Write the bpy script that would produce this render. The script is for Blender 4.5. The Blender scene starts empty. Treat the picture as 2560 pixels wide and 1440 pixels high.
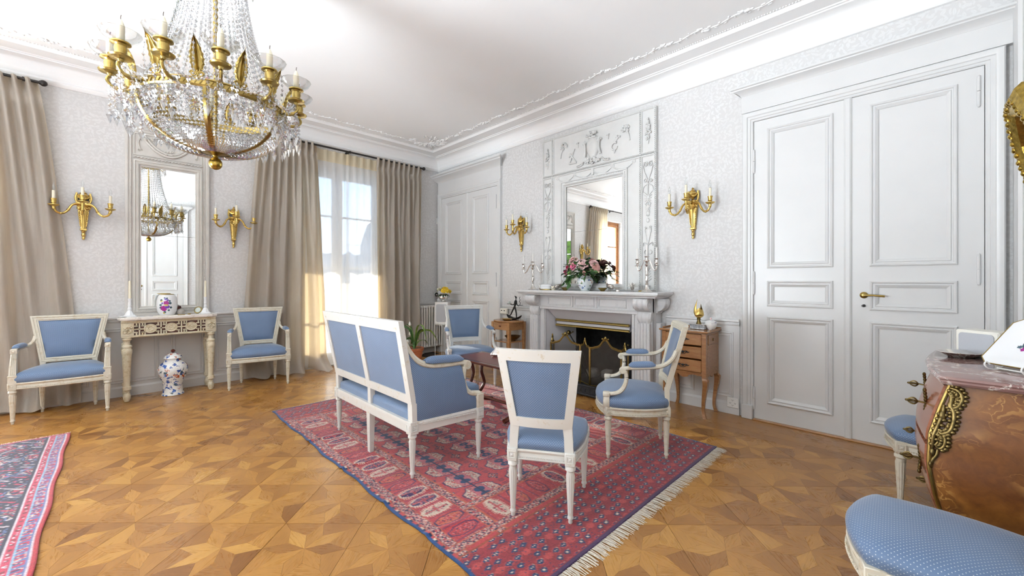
import bpy, bmesh, math, random
import numpy as np
from mathutils import Vector, Matrix
PI = math.pi
rng = random.Random(7)
C = bpy.context.scene.collection
scene = bpy.context.scene

# ------------------------------------------------------------------ camera, world, sun, exposure
cam_data = bpy.data.cameras.new('camera'); cam = bpy.data.objects.new('camera', cam_data); C.objects.link(cam)
cam_data.sensor_width = 36.0; cam_data.lens = 36.0 * 1012 / 2560; cam_data.shift_y = -18 / 2560
cam_data.clip_start = 0.02; cam_data.clip_end = 3000
cam.location = (6.321, -4.323, 1.3); cam.rotation_euler = (PI / 2, 0, math.radians(45.342))
scene.camera = cam
EXPOSURE = 0.70
SKY_STRENGTH = 0.36
SUN_STRENGTH = 9.0
vs = scene.view_settings
scene.display_settings.display_device = 'sRGB'
vs.view_transform = 'Standard'; vs.look = 'None'; vs.gamma = 1.0; vs.exposure = EXPOSURE; vs.use_curve_mapping = False
world = bpy.data.worlds.new('sky_world'); scene.world = world; world.use_nodes = True
wn = world.node_tree.nodes; wl = world.node_tree.links; wn.clear()
sky = wn.new('ShaderNodeTexSky'); sky.sky_type = 'NISHITA'; sky.sun_disc = False
sky.sun_elevation = math.radians(16); sky.sun_rotation = math.radians(255); sky.air_density = 0.9; sky.dust_density = 3.0; sky.ozone_density = 0.5
hsv = wn.new('ShaderNodeHueSaturation'); hsv.inputs['Saturation'].default_value = 0.35
bgn = wn.new('ShaderNodeBackground'); bgn.inputs['Strength'].default_value = SKY_STRENGTH
wo = wn.new('ShaderNodeOutputWorld')
wl.new(sky.outputs[0], hsv.inputs['Color']); wl.new(hsv.outputs[0], bgn.inputs[0]); wl.new(bgn.outputs[0], wo.inputs[0])
sun_d = bpy.data.lights.new('sun', 'SUN'); sun_d.energy = SUN_STRENGTH; sun_d.angle = math.radians(1.2); sun_d.color = (1.0, 0.93, 0.80)
sun_o = bpy.data.objects.new('sun', sun_d); C.objects.link(sun_o)
SUN_DIR = Vector((0.95, 0.14, -0.265)).normalized()
sun_o.rotation_euler = (-SUN_DIR).to_track_quat('Z', 'Y').to_euler(); sun_o.location = (-8, -2, 8)
# window daylight: lamps added outside the glass, tilted up to brighten the ceiling
WIN_LIGHTS = [('left', -5.95, 1.3, 2.8, 230.0),
              ('back', 1.3, 1.3, 2.7, 15.0), ('back', 3.4, 1.3, 2.7, 375.0), ('back', 5.45, 1.3, 2.7, 20.0)]
ROOM_X, ROOM_Y, CEIL = 6.76, 7.75, 3.56
for side, c, w, h, e in WIN_LIGHTS:
    ld = bpy.data.lights.new('window_light', 'AREA'); ld.shape = 'RECTANGLE'; ld.size = w; ld.size_y = h; ld.energy = e; ld.spread = math.radians(125 if side == 'back' else 150); ld.color = (0.85, 0.925, 1.0)
    lo = bpy.data.objects.new('window_light', ld); C.objects.link(lo)
    if side == 'left':
        lo.location = (-0.42, c, 0.15 + h / 2); d = Vector((1, 0, 0.45))
    else:
        lo.location = (c, -ROOM_Y - 0.42, 0.15 + h / 2); d = Vector((0.32 if c < 4 else 0.0, 1, 1.3))
    lo.rotation_euler = (-d).to_track_quat('Z', 'Y').to_euler()
cy = scene.cycles
cy.max_bounces = 8; cy.diffuse_bounces = 4; cy.glossy_bounces = 4; cy.transmission_bounces = 6; cy.transparent_max_bounces = 18
cy.caustics_reflective = False; cy.caustics_refractive = False; cy.sample_clamp_indirect = 6.0
cy.use_denoising = True; cy.adaptive_threshold = 0.02

# ------------------------------------------------------------------ materials
MATS = {}
def mat(name):
    m = bpy.data.materials.new(name); m.use_nodes = True; nt = m.node_tree
    MATS[name] = m
    return m, nt, nt.nodes['Principled BSDF'], nt.nodes['Material Output']
def N(nt, t, **kw):
    n = nt.nodes.new(t)
    for k, v in kw.items():
        if k in n.inputs.keys(): n.inputs[k].default_value = v
        else: setattr(n, k, v)
    return n
def LK(nt, a, b): nt.links.new(a, b)
def coords(nt, kind='Object', scale=(1, 1, 1), rot=(0, 0, 0)):
    tc = N(nt, 'ShaderNodeTexCoord'); mp = N(nt, 'ShaderNodeMapping')
    mp.inputs['Scale'].default_value = scale; mp.inputs['Rotation'].default_value = rot
    LK(nt, tc.outputs[kind], mp.inputs[0]); return mp.outputs[0]
def ramp(nt, fac, stops, interp='LINEAR'):
    r = N(nt, 'ShaderNodeValToRGB'); r.color_ramp.interpolation = interp
    els = r.color_ramp.elements
    while len(els) < len(stops): els.new(0.5)
    for e, (p, c) in zip(els, stops):
        e.position = p; e.color = (c[0], c[1], c[2], 1) if len(c) == 3 else c
    LK(nt, fac, r.inputs[0]); return r.outputs[0]
def bump(nt, bsdf, h, strength=0.2, dist=0.01):
    b = N(nt, 'ShaderNodeBump'); b.inputs['Strength'].default_value = strength; b.inputs['Distance'].default_value = dist
    LK(nt, h, b.inputs['Height']); LK(nt, b.outputs[0], bsdf.inputs['Normal'])
def noise(nt, vec, scale, detail=4, rough=0.55):
    n = N(nt, 'ShaderNodeTexNoise'); n.inputs['Scale'].default_value = scale; n.inputs['Detail'].default_value = detail; n.inputs['Roughness'].default_value = rough
    if vec is not None: LK(nt, vec, n.inputs['Vector'])
    return n.outputs[0]
def mixc(nt, fac, a, b, mode='MIX'):
    m = N(nt, 'ShaderNodeMix', data_type='RGBA', blend_type=mode)
    for s, v in ((m.inputs['Factor'], fac), (m.inputs['A'], a), (m.inputs['B'], b)) if False else ((m.inputs[0], fac), (m.inputs[6], a), (m.inputs[7], b)):
        if hasattr(v, 'is_linked') or hasattr(v, 'links'): LK(nt, v, s)
        elif isinstance(v, (int, float)): s.default_value = v
        else: s.default_value = (v[0], v[1], v[2], 1)
    return m.outputs[2]
def math_(nt, op, a, b=None, c=None):
    m = N(nt, 'ShaderNodeMath', operation=op)
    for i, v in enumerate((a, b, c)):
        if v is None: continue
        if isinstance(v, (int, float)): m.inputs[i].default_value = v
        else: LK(nt, v, m.inputs[i])
    return m.outputs[0]
def plain(name, col, rough=0.5, metal=0.0, var=0.0, vscale=8.0, bumps=0.0, bscale=60.0, spec=None):
    m, nt, b, o = mat(name)
    b.inputs['Roughness'].default_value = rough; b.inputs['Metallic'].default_value = metal
    if spec is not None: b.inputs['Specular IOR Level'].default_value = spec
    co = coords(nt)
    if var > 0:
        f = noise(nt, co, vscale)
        LK(nt, ramp(nt, f, [(0.3, [c * (1 - var) for c in col]), (0.7, [min(1, c * (1 + var)) for c in col])]), b.inputs['Base Color'])
    else: b.inputs['Base Color'].default_value = (*col, 1)
    if bumps > 0: bump(nt, b, noise(nt, co, bscale, 3), bumps, 0.003)
    return m
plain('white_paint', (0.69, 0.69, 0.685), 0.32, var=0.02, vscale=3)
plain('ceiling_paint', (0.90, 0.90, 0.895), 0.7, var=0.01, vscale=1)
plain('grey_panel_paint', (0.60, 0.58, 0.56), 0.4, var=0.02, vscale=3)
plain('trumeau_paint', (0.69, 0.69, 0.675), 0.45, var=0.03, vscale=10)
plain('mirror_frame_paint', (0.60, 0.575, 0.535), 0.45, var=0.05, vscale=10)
plain('gilt', (0.62, 0.44, 0.14), 0.30, 1.0, var=0.15, vscale=30, bumps=0.25, bscale=140)
plain('brass', (0.37, 0.265, 0.085), 0.28, 1.0, var=0.15, vscale=40, bumps=0.2, bscale=150)
plain('repousse_brass', (0.42, 0.29, 0.06), 0.28, 1.0, var=0.35, vscale=60, bumps=0.9, bscale=45)
plain('dark_bronze', (0.22, 0.13, 0.05), 0.4, 1.0, var=0.3, vscale=30)
plain('antique_brass', (0.18, 0.13, 0.05), 0.35, 1.0, var=0.4, vscale=50, bumps=0.3)
plain('silver', (0.82, 0.79, 0.75), 0.16, 1.0, var=0.08, vscale=40)
plain('black_iron', (0.018, 0.017, 0.017), 0.5, 0.3)
plain('cast_iron', (0.05, 0.05, 0.055), 0.45, 0.6, bumps=0.5, bscale=60)
plain('soot', (0.035, 0.034, 0.035), 0.85, var=0.5, vscale=12)
plain('white_plaster', (0.66, 0.66, 0.68), 0.7, var=0.02)
plain('candle_wax', (0.86, 0.80, 0.63), 0.45)
plain('white_wax', (0.88, 0.86, 0.82), 0.45)
plain('wick', (0.08, 0.06, 0.05), 0.9)
plain('glazed_white', (0.82, 0.83, 0.84), 0.12)
plain('celadon', (0.56, 0.62, 0.58), 0.12)
plain('white_plastic', (0.84, 0.84, 0.82), 0.35)
plain('speaker_mesh', (0.46, 0.47, 0.50), 0.6, bumps=0.4, bscale=400)
plain('cream_plastic', (0.80, 0.78, 0.70), 0.4)
plain('radiator_paint', (0.72, 0.68, 0.63), 0.4)
plain('terracotta', (0.50, 0.16, 0.07), 0.75, var=0.2, vscale=20)
plain('soil', (0.16, 0.08, 0.04), 0.95, var=0.5, vscale=60)
plain('leaf_green', (0.05, 0.13, 0.03), 0.45, var=0.5, vscale=25)
plain('leaf_dark', (0.025, 0.07, 0.03), 0.45, var=0.5, vscale=25)
plain('leaf_light', (0.16, 0.26, 0.05), 0.5, var=0.4, vscale=25)
plain('petal_pale_pink', (0.86, 0.58, 0.56), 0.6, var=0.12, vscale=40)
plain('petal_pink', (0.78, 0.20, 0.34), 0.6, var=0.2, vscale=40)
plain('petal_magenta', (0.65, 0.03, 0.14), 0.6, var=0.2, vscale=40)
plain('petal_dusty', (0.62, 0.32, 0.28), 0.6, var=0.2, vscale=40)
plain('petal_yellow', (0.88, 0.60, 0.03), 0.6, var=0.12, vscale=40)
plain('petal_white', (0.86, 0.86, 0.62), 0.6, var=0.08, vscale=40)
plain('dark_rod', (0.035, 0.03, 0.028), 0.4, 0.4)
plain('white_blossom', (0.85, 0.86, 0.80), 0.55)
plain('ash', (0.30, 0.27, 0.24), 0.95, var=0.4, vscale=30)
plain('log_stone', (0.42, 0.38, 0.34), 0.9, var=0.3, vscale=20)
plain('mirror_edge', (0.10, 0.11, 0.11), 0.4)
plain('oak_window', (0.40, 0.17, 0.06), 0.45, var=0.25, vscale=14)
plain('terrace_stone', (0.62, 0.60, 0.56), 0.9, var=0.15, vscale=3)
plain('hedge', (0.12, 0.26, 0.03), 0.8, var=0.7, vscale=6)
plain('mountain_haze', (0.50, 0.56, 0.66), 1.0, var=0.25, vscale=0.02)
plain('fringe_wool', (0.72, 0.66, 0.55), 0.95, var=0.15, vscale=80)
plain('blue_selvedge', (0.06, 0.09, 0.26), 0.95, var=0.2, vscale=80)
plain('red_selvedge', (0.45, 0.05, 0.06), 0.95, var=0.25, vscale=80)
plain('floor_gap', (0.03, 0.018, 0.01), 0.9)
plain('perforated_silver', (0.80, 0.77, 0.72), 0.15, 1.0)
plain('outlet_hole', (0.03, 0.03, 0.03), 0.6)
plain('crystal_base', (0.62, 0.64, 0.66), 0.08, 0.55, var=0.4, vscale=60)
plain('silver_pheasant', (0.50, 0.46, 0.42), 0.3, 1.0, var=0.55, vscale=70, bumps=0.7, bscale=110)
plain('red_leather', (0.10, 0.016, 0.012), 0.32, var=0.25, vscale=30)

def m_mirror():
    m, nt, b, o = mat('mirror_glass')
    b.inputs['Base Color'].default_value = (0.90, 0.92, 0.91, 1); b.inputs['Metallic'].default_value = 1; b.inputs['Roughness'].default_value = 0.0
m_mirror()
def m_wallpaper():
    m, nt, b, o = mat('damask_wallpaper')
    co = coords(nt, 'UV')
    nz = N(nt, 'ShaderNodeTexNoise'); nz.inputs['Scale'].default_value = 7.0; nz.inputs['Detail'].default_value = 1; LK(nt, co, nz.inputs['Vector'])
    warp = mixc(nt, 0.05, co, nz.outputs['Color'], 'ADD')
    def leaves(scale, ax, ay, seed):
        off = N(nt, 'ShaderNodeVectorMath', operation='ADD'); LK(nt, warp, off.inputs[0]); off.inputs[1].default_value = (seed, seed * .7, 0)
        v = N(nt, 'ShaderNodeTexVoronoi', voronoi_dimensions='2D'); v.inputs['Scale'].default_value = scale; v.inputs['Randomness'].default_value = .75; LK(nt, off.outputs[0], v.inputs['Vector'])
        sb = N(nt, 'ShaderNodeVectorMath', operation='SUBTRACT'); LK(nt, off.outputs[0], sb.inputs[0]); LK(nt, v.outputs['Position'], sb.inputs[1])
        sc = N(nt, 'ShaderNodeSeparateColor'); LK(nt, v.outputs['Color'], sc.inputs[0])
        ro = N(nt, 'ShaderNodeVectorRotate', rotation_type='Z_AXIS'); LK(nt, sb.outputs[0], ro.inputs['Vector']); LK(nt, math_(nt, 'MULTIPLY', sc.outputs[0], 6.28), ro.inputs['Angle'])
        xy = N(nt, 'ShaderNodeSeparateXYZ'); LK(nt, ro.outputs[0], xy.inputs[0])
        ux = math_(nt, 'DIVIDE', xy.outputs[0], ax); uy = math_(nt, 'DIVIDE', xy.outputs[1], ay)
        r = math_(nt, 'ADD', math_(nt, 'MULTIPLY', ux, ux), math_(nt, 'ABSOLUTE', uy))      # pointed leaf
        lf = ramp(nt, r, [(0.82, (1, 1, 1)), (0.95, (0, 0, 0))])
        rib = ramp(nt, math_(nt, 'ABSOLUTE', uy), [(0.06, (0.35, 0.35, 0.35)), (0.14, (1, 1, 1))])
        return mixc(nt, 1.0, lf, rib, 'MULTIPLY')
    f = mixc(nt, 1.0, leaves(19, .026, .011, 0), leaves(27, .019, .0065, 3.3), 'LIGHTEN')
    f = mixc(nt, 1.0, f, leaves(13, .012, .012, 7.1), 'LIGHTEN')
    big = noise(nt, co, 3.0, 2)
    f2 = mixc(nt, 1.0, f, ramp(nt, big, [(0.35, (0.5, 0.5, 0.5)), (0.65, (1, 1, 1))]), 'MULTIPLY')
    LK(nt, mixc(nt, f2, (0.635, 0.625, 0.617), (0.72, 0.715, 0.71)), b.inputs['Base Color']); b.inputs['Roughness'].default_value = 0.6
    bump(nt, b, f2, 0.10, 0.002)
m_wallpaper()
def m_fabric(name, col, dot):
    m, nt, b, o = mat(name)
    tc = N(nt, 'ShaderNodeTexCoord')
    def lattice(off):
        mp = N(nt, 'ShaderNodeMapping'); s = 1 / 0.0135
        mp.inputs['Scale'].default_value = (s, s, s); mp.inputs['Location'].default_value = (off, off, 0)
        LK(nt, tc.outputs['UV'], mp.inputs[0])
        fr = N(nt, 'ShaderNodeVectorMath', operation='FRACTION'); LK(nt, mp.outputs[0], fr.inputs[0])
        sb = N(nt, 'ShaderNodeVectorMath', operation='SUBTRACT'); LK(nt, fr.outputs[0], sb.inputs[0]); sb.inputs[1].default_value = (0.5, 0.5, 0)
        mu = N(nt, 'ShaderNodeVectorMath', operation='MULTIPLY'); LK(nt, sb.outputs[0], mu.inputs[0]); mu.inputs[1].default_value = (1, 1, 0)
        ln = N(nt, 'ShaderNodeVectorMath', operation='LENGTH'); LK(nt, mu.outputs[0], ln.inputs[0]); return ln.outputs['Value']
    d = math_(nt, 'MINIMUM', lattice(0.0), lattice(0.5))
    f = ramp(nt, d, [(0.085, (1, 1, 1)), (0.12, (0, 0, 0))])
    big = noise(nt, coords(nt, 'Object'), 5, 2)
    base = ramp(nt, big, [(0.3, [c * 0.93 for c in col]), (0.7, [c * 1.07 for c in col])])
    LK(nt, mixc(nt, f, base, dot), b.inputs['Base Color'])
    b.inputs['Roughness'].default_value = 0.62; b.inputs['Sheen Weight'].default_value = 0.35; b.inputs['Sheen Roughness'].default_value = 0.4
    fine = noise(nt, coords(nt, 'UV'), 900, 2); bump(nt, b, fine, 0.12, 0.001)
m_fabric('blue_fabric', (0.104, 0.166, 0.280), (0.44, 0.48, 0.53))
def m_chair_paint(name, c1, c2, lo=0.52):
    m, nt, b, o = mat(name)
    co = coords(nt); f = noise(nt, co, 26, 5, 0.6); f2 = noise(nt, co, 120, 3, 0.6)
    LK(nt, ramp(nt, math_(nt, 'ADD', math_(nt, 'MULTIPLY', f, 0.75), math_(nt, 'MULTIPLY', f2, 0.25)), [(0.36, c2), (lo, c1)]), b.inputs['Base Color'])
    b.inputs['Roughness'].default_value = 0.45; bump(nt, b, f2, 0.08, 0.002)
m_chair_paint('cream_chair_paint', (0.65, 0.61, 0.51), (0.55, 0.47, 0.34), 0.48)
m_chair_paint('white_chair_paint', (0.68, 0.675, 0.645), (0.60, 0.55, 0.45), 0.42)
m_chair_paint('console_paint', (0.65, 0.58, 0.43), (0.50, 0.40, 0.24), 0.50)
def m_wood(name, c1, c2, c3, rough=0.25, scale=9.0, stretch=(1, 1, 8), coat=0.3, kind='Object'):
    m, nt, b, o = mat(name)
    co = coords(nt, kind, stretch)
    f = noise(nt, co, scale, 8, 0.6); g = noise(nt, co, scale * 9, 4, 0.6)
    s = math_(nt, 'ADD', math_(nt, 'MULTIPLY', f, 0.7), math_(nt, 'MULTIPLY', g, 0.3))
    LK(nt, ramp(nt, s, [(0.3, c3), (0.48, c1), (0.68, c2)]), b.inputs['Base Color'])
    b.inputs['Roughness'].default_value = rough; b.inputs['Coat Weight'].default_value = coat; b.inputs['Coat Roughness'].default_value = 0.08
m_wood('honey_walnut', (0.30, 0.135, 0.048), (0.38, 0.19, 0.072), (0.20, 0.078, 0.026), stretch=(1, 6, 6))
m_wood('cherry_wood', (0.42, 0.20, 0.075), (0.52, 0.27, 0.11), (0.28, 0.11, 0.04), stretch=(1, 6, 6))
m_wood('mahogany', (0.085, 0.020, 0.012), (0.13, 0.035, 0.018), (0.04, 0.01, 0.006), 0.22, stretch=(1, 6, 6))
m_wood('rosewood', (0.30, 0.105, 0.055), (0.38, 0.15, 0.08), (0.17, 0.05, 0.025), 0.2, stretch=(6, 1, 6))
def m_parquet():
    m, nt, b, o = mat('parquet_oak')
    a1 = N(nt, 'ShaderNodeAttribute', attribute_name='tone', attribute_type='OBJECT'); a2 = N(nt, 'ShaderNodeAttribute', attribute_name='tonef', attribute_type='GEOMETRY')
    tone = math_(nt, 'ADD', a1.outputs['Fac'], a2.outputs['Fac'])
    tc = N(nt, 'ShaderNodeTexCoord'); off = N(nt, 'ShaderNodeCombineXYZ')
    LK(nt, math_(nt, 'MULTIPLY', tone, 37.0), off.inputs[0]); LK(nt, math_(nt, 'MULTIPLY', tone, 91.0), off.inputs[1])
    ad = N(nt, 'ShaderNodeVectorMath', operation='ADD'); LK(nt, tc.outputs['UV'], ad.inputs[0]); LK(nt, off.outputs[0], ad.inputs[1])
    mp = N(nt, 'ShaderNodeMapping'); mp.inputs['Scale'].default_value = (1.2, 11, 1); LK(nt, ad.outputs[0], mp.inputs[0])
    f = noise(nt, mp.outputs[0], 11, 6, 0.65)
    mp2 = N(nt, 'ShaderNodeMapping'); mp2.inputs['Scale'].default_value = (5, 40, 1); LK(nt, ad.outputs[0], mp2.inputs[0])
    g = noise(nt, mp2.outputs[0], 14, 2, 0.6)
    base = ramp(nt, tone, [(0.0, (0.185, 0.076, 0.021)), (0.35, (0.29, 0.130, 0.034)), (0.7, (0.41, 0.200, 0.048)), (1.0, (0.50, 0.27, 0.070))])
    c = mixc(nt, 1.0, base, ramp(nt, f, [(0.3, (0.82, 0.79, 0.75)), (0.65, (1.08, 1.08, 1.08))]), 'MULTIPLY')
    c = mixc(nt, 1.0, c, ramp(nt, g, [(0.26, (0.72, 0.66, 0.60)), (0.38, (1, 1, 1))]), 'MULTIPLY')
    LK(nt, c, b.inputs['Base Color'])
    wv = noise(nt, coords(nt, 'Object'), 3.0, 3)
    LK(nt, ramp(nt, math_(nt, 'ADD', math_(nt, 'MULTIPLY', wv, 0.5), math_(nt, 'MULTIPLY', f, 0.5)), [(0.3, (0.22, 0.22, 0.22)), (0.7, (0.38, 0.38, 0.38))]), b.inputs['Roughness'])
    b.inputs['Specular IOR Level'].default_value = 0.35; b.inputs['Coat Weight'].default_value = 0.14; b.inputs['Coat Roughness'].default_value = 0.12
    bump(nt, b, math_(nt, 'ADD', f, g), 0.10, 0.002)
m_parquet()
def m_marble(name, c1, c2, c3, scale=4.0, rough=0.18, w=0.035):
    m, nt, b, o = mat(name)
    co = coords(nt)
    nz = N(nt, 'ShaderNodeTexNoise'); nz.inputs['Scale'].default_value = scale; nz.inputs['Detail'].default_value = 6; LK(nt, co, nz.inputs['Vector'])
    warp = mixc(nt, 0.35, co, nz.outputs['Color'], 'ADD')
    f = noise(nt, warp, scale * 1.3, 6, 0.6)
    v = math_(nt, 'ABSOLUTE', math_(nt, 'SUBTRACT', f, 0.5))
    vein = ramp(nt, v, [(0.0, (1, 1, 1)), (w, (0, 0, 0))])
    big = noise(nt, co, scale * 0.8, 3)
    base = mixc(nt, ramp(nt, big, [(0.35, (0, 0, 0)), (0.65, (1, 1, 1))]), c1, c2)
    LK(nt, mixc(nt, vein, base, c3), b.inputs['Base Color']); b.inputs['Roughness'].default_value = rough
m_marble('white_marble', (0.72, 0.715, 0.705), (0.69, 0.69, 0.695), (0.61, 0.61, 0.625), rough=.36, w=.014)
m_marble('cream_marble', (0.78, 0.74, 0.69), (0.74, 0.69, 0.64), (0.60, 0.54, 0.48))
m_marble('plum_marble', (0.20, 0.10, 0.09), (0.28, 0.17, 0.15), (0.62, 0.55, 0.50), 5.0, 0.08, 0.02)
def m_porcelain(name, cells, thr=0.33, scale=22, base=(0.80, 0.80, 0.78)):
    m, nt, b, o = mat(name)
    co = coords(nt); nz = N(nt, 'ShaderNodeTexNoise'); nz.inputs['Scale'].default_value = scale * 1.5; LK(nt, co, nz.inputs['Vector'])
    warp = mixc(nt, 0.05, co, nz.outputs['Color'], 'ADD')
    v = N(nt, 'ShaderNodeTexVoronoi'); v.inputs['Scale'].default_value = scale; LK(nt, warp, v.inputs['Vector'])
    sp = N(nt, 'ShaderNodeSeparateColor'); LK(nt, v.outputs['Color'], sp.inputs[0])
    pal = ramp(nt, sp.outputs[0], cells, 'CONSTANT')
    f = ramp(nt, v.outputs['Distance'], [(thr, (1, 1, 1)), (thr + 0.05, (0, 0, 0))])
    n2 = noise(nt, warp, scale * 1.2, 3)
    f = mixc(nt, 1.0, f, ramp(nt, n2, [(0.44, (0, 0, 0)), (0.5, (1, 1, 1))]), 'MULTIPLY')
    LK(nt, mixc(nt, f, base, pal), b.inputs['Base Color']); b.inputs['Roughness'].default_value = 0.1; b.inputs['Coat Weight'].default_value = 0.3
W_ = (0.80, 0.80, 0.78)
m_porcelain('imari_porcelain', [(0.0, (0.03, 0.07, 0.26)), (0.45, (0.05, 0.10, 0.14)), (0.6, (0.45, 0.09, 0.03)), (0.82, (0.03, 0.10, 0.35))], 0.46, 24)
m_porcelain('sprig_porcelain', [(0.0, (0.30, 0.08, 0.25)), (0.3, W_), (0.6, (0.15, 0.2, 0.35)), (0.8, W_)], 0.3, 45)
m_porcelain('bird_porcelain', [(0.0, (0.07, 0.12, 0.35)), (0.25, (0.10, 0.22, 0.08)), (0.5, (0.35, 0.10, 0.04)), (0.7, (0.78, 0.83, 0.84))], 0.36, 30, (0.78, 0.83, 0.84))
def m_marquetry():
    m, nt, b, o = mat('marquetry')
    co = coords(nt)
    nz = N(nt, 'ShaderNodeTexNoise'); nz.inputs['Scale'].default_value = 5.0; nz.inputs['Detail'].default_value = 5; LK(nt, co, nz.inputs['Vector'])
    warp = mixc(nt, 0.5, co, nz.outputs['Color'], 'ADD')
    f = noise(nt, warp, 7, 4, 0.6)
    v = N(nt, 'ShaderNodeTexVoronoi', feature='DISTANCE_TO_EDGE'); v.inputs['Scale'].default_value = 11; LK(nt, warp, v.inputs['Vector'])
    leaf = ramp(nt, v.outputs[0], [(0.22, (0, 0, 0)), (0.27, (1, 1, 1))])
    veins = ramp(nt, v.outputs[0], [(0.012, (1, 1, 1)), (0.03, (0, 0, 0))])
    big = noise(nt, co, 3.2, 2)
    mask = ramp(nt, big, [(0.47, (0, 0, 0)), (0.55, (1, 1, 1))])
    fig = mixc(nt, 1.0, mixc(nt, 1.0, leaf, veins, 'ADD'), mask, 'MULTIPLY')
    base = ramp(nt, f, [(0.3, (0.10, 0.030, 0.008)), (0.5, (0.175, 0.062, 0.014)), (0.7, (0.24, 0.095, 0.021))])
    LK(nt, mixc(nt, fig, base, (0.40, 0.20, 0.055)), b.inputs['Base Color'])
    b.inputs['Roughness'].default_value = 0.3; b.inputs['Coat Weight'].default_value = 0.35; b.inputs['Coat Roughness'].default_value = 0.10
m_marquetry()
def m_cloth(name, col, trans, rough=0.5, sheen=0.3, gauze=0.0):
    m, nt, b, o = mat(name)
    co = coords(nt, 'UV', (1, 1, 1)); f = noise(nt, coords(nt, 'Object', (120, 120, 6)), 1.0, 2)
    c = ramp(nt, f, [(0.3, [x * 0.93 for x in col]), (0.7, [min(1, x * 1.07) for x in col])])
    LK(nt, c, b.inputs['Base Color']); b.inputs['Roughness'].default_value = rough; b.inputs['Sheen Weight'].default_value = sheen
    tr = N(nt, 'ShaderNodeBsdfTranslucent'); tr.inputs[0].default_value = (*trans[:3], 1)
    mx = N(nt, 'ShaderNodeMixShader'); mx.inputs[0].default_value = trans[3]
    LK(nt, b.outputs[0], mx.inputs[1]); LK(nt, tr.outputs[0], mx.inputs[2]); out = mx.outputs[0]
    if gauze > 0:
        tp = N(nt, 'ShaderNodeBsdfTransparent'); m2 = N(nt, 'ShaderNodeMixShader'); m2.inputs[0].default_value = gauze
        LK(nt, out, m2.inputs[1]); LK(nt, tp.outputs[0], m2.inputs[2]); out = m2.outputs[0]
    LK(nt, out, o.inputs[0])
m_cloth('taupe_silk', (0.415, 0.38, 0.335), (0.85, 0.66, 0.40, 0.26), 0.42)
m_cloth('white_voile', (0.90, 0.89, 0.86), (0.92, 0.92, 0.90, 0.5), 0.8, 0.0, 0.38)
m_cloth('cream_voile', (0.86, 0.78, 0.60), (0.90, 0.78, 0.55, 0.5), 0.8, 0.0, 0.12)
m_cloth('awning_cloth', (0.56, 0.64, 0.76), (0.62, 0.74, 0.92, 0.55), 0.9, 0.0)
def m_glass(name, tint, refl=0.08, rough=0.0):
    m, nt, b, o = mat(name)
    tp = N(nt, 'ShaderNodeBsdfTransparent'); tp.inputs[0].default_value = (*tint, 1)
    gl = N(nt, 'ShaderNodeBsdfGlossy'); gl.inputs['Roughness'].default_value = rough
    lw = N(nt, 'ShaderNodeLayerWeight'); lw.inputs['Blend'].default_value = 0.25
    f = math_(nt, 'MULTIPLY_ADD', lw.outputs['Fresnel'], 0.35, refl)
    mx = N(nt, 'ShaderNodeMixShader'); LK(nt, f, mx.inputs[0]); LK(nt, tp.outputs[0], mx.inputs[1]); LK(nt, gl.outputs[0], mx.inputs[2]); LK(nt, mx.outputs[0], o.inputs[0])
m_glass('window_glass', (0.97, 0.98, 0.98), 0.02)
m_glass('crystal', (0.94, 0.95, 0.96), 0.38, 0.04)
m_glass('clear_glass', (0.96, 0.97, 0.97), 0.13, 0.03)
def m_screen():
    m, nt, b, o = mat('fire_mesh')
    b.inputs['Base Color'].default_value = (0.10, 0.085, 0.07, 1); b.inputs['Roughness'].default_value = 0.6; b.inputs['Metallic'].default_value = 0.5
    tp = N(nt, 'ShaderNodeBsdfTransparent'); mx = N(nt, 'ShaderNodeMixShader'); mx.inputs[0].default_value = 0.5
    LK(nt, b.outputs[0], mx.inputs[1]); LK(nt, tp.outputs[0], mx.inputs[2]); LK(nt, mx.outputs[0], o.inputs[0])
m_screen()
def m_rug():
    m, nt, b, o = mat('rug_pile')
    a = N(nt, 'ShaderNodeVertexColor', layer_name='knots')
    co = coords(nt); f = noise(nt, co, 260, 2); w = noise(nt, co, 9, 3)
    c = mixc(nt, 1.0, a.outputs[0], ramp(nt, f, [(0.3, (0.72, 0.72, 0.72)), (0.7, (1.2, 1.2, 1.2))]), 'MULTIPLY')
    c = mixc(nt, 1.0, c, ramp(nt, w, [(0.3, (0.88, 0.86, 0.86)), (0.7, (1.1, 1.1, 1.1))]), 'MULTIPLY')
    LK(nt, c, b.inputs['Base Color']); b.inputs['Roughness'].default_value = 0.9; b.inputs['Sheen Weight'].default_value = 0.2
    bump(nt, b, f, 0.5, 0.004)
m_rug()

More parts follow.
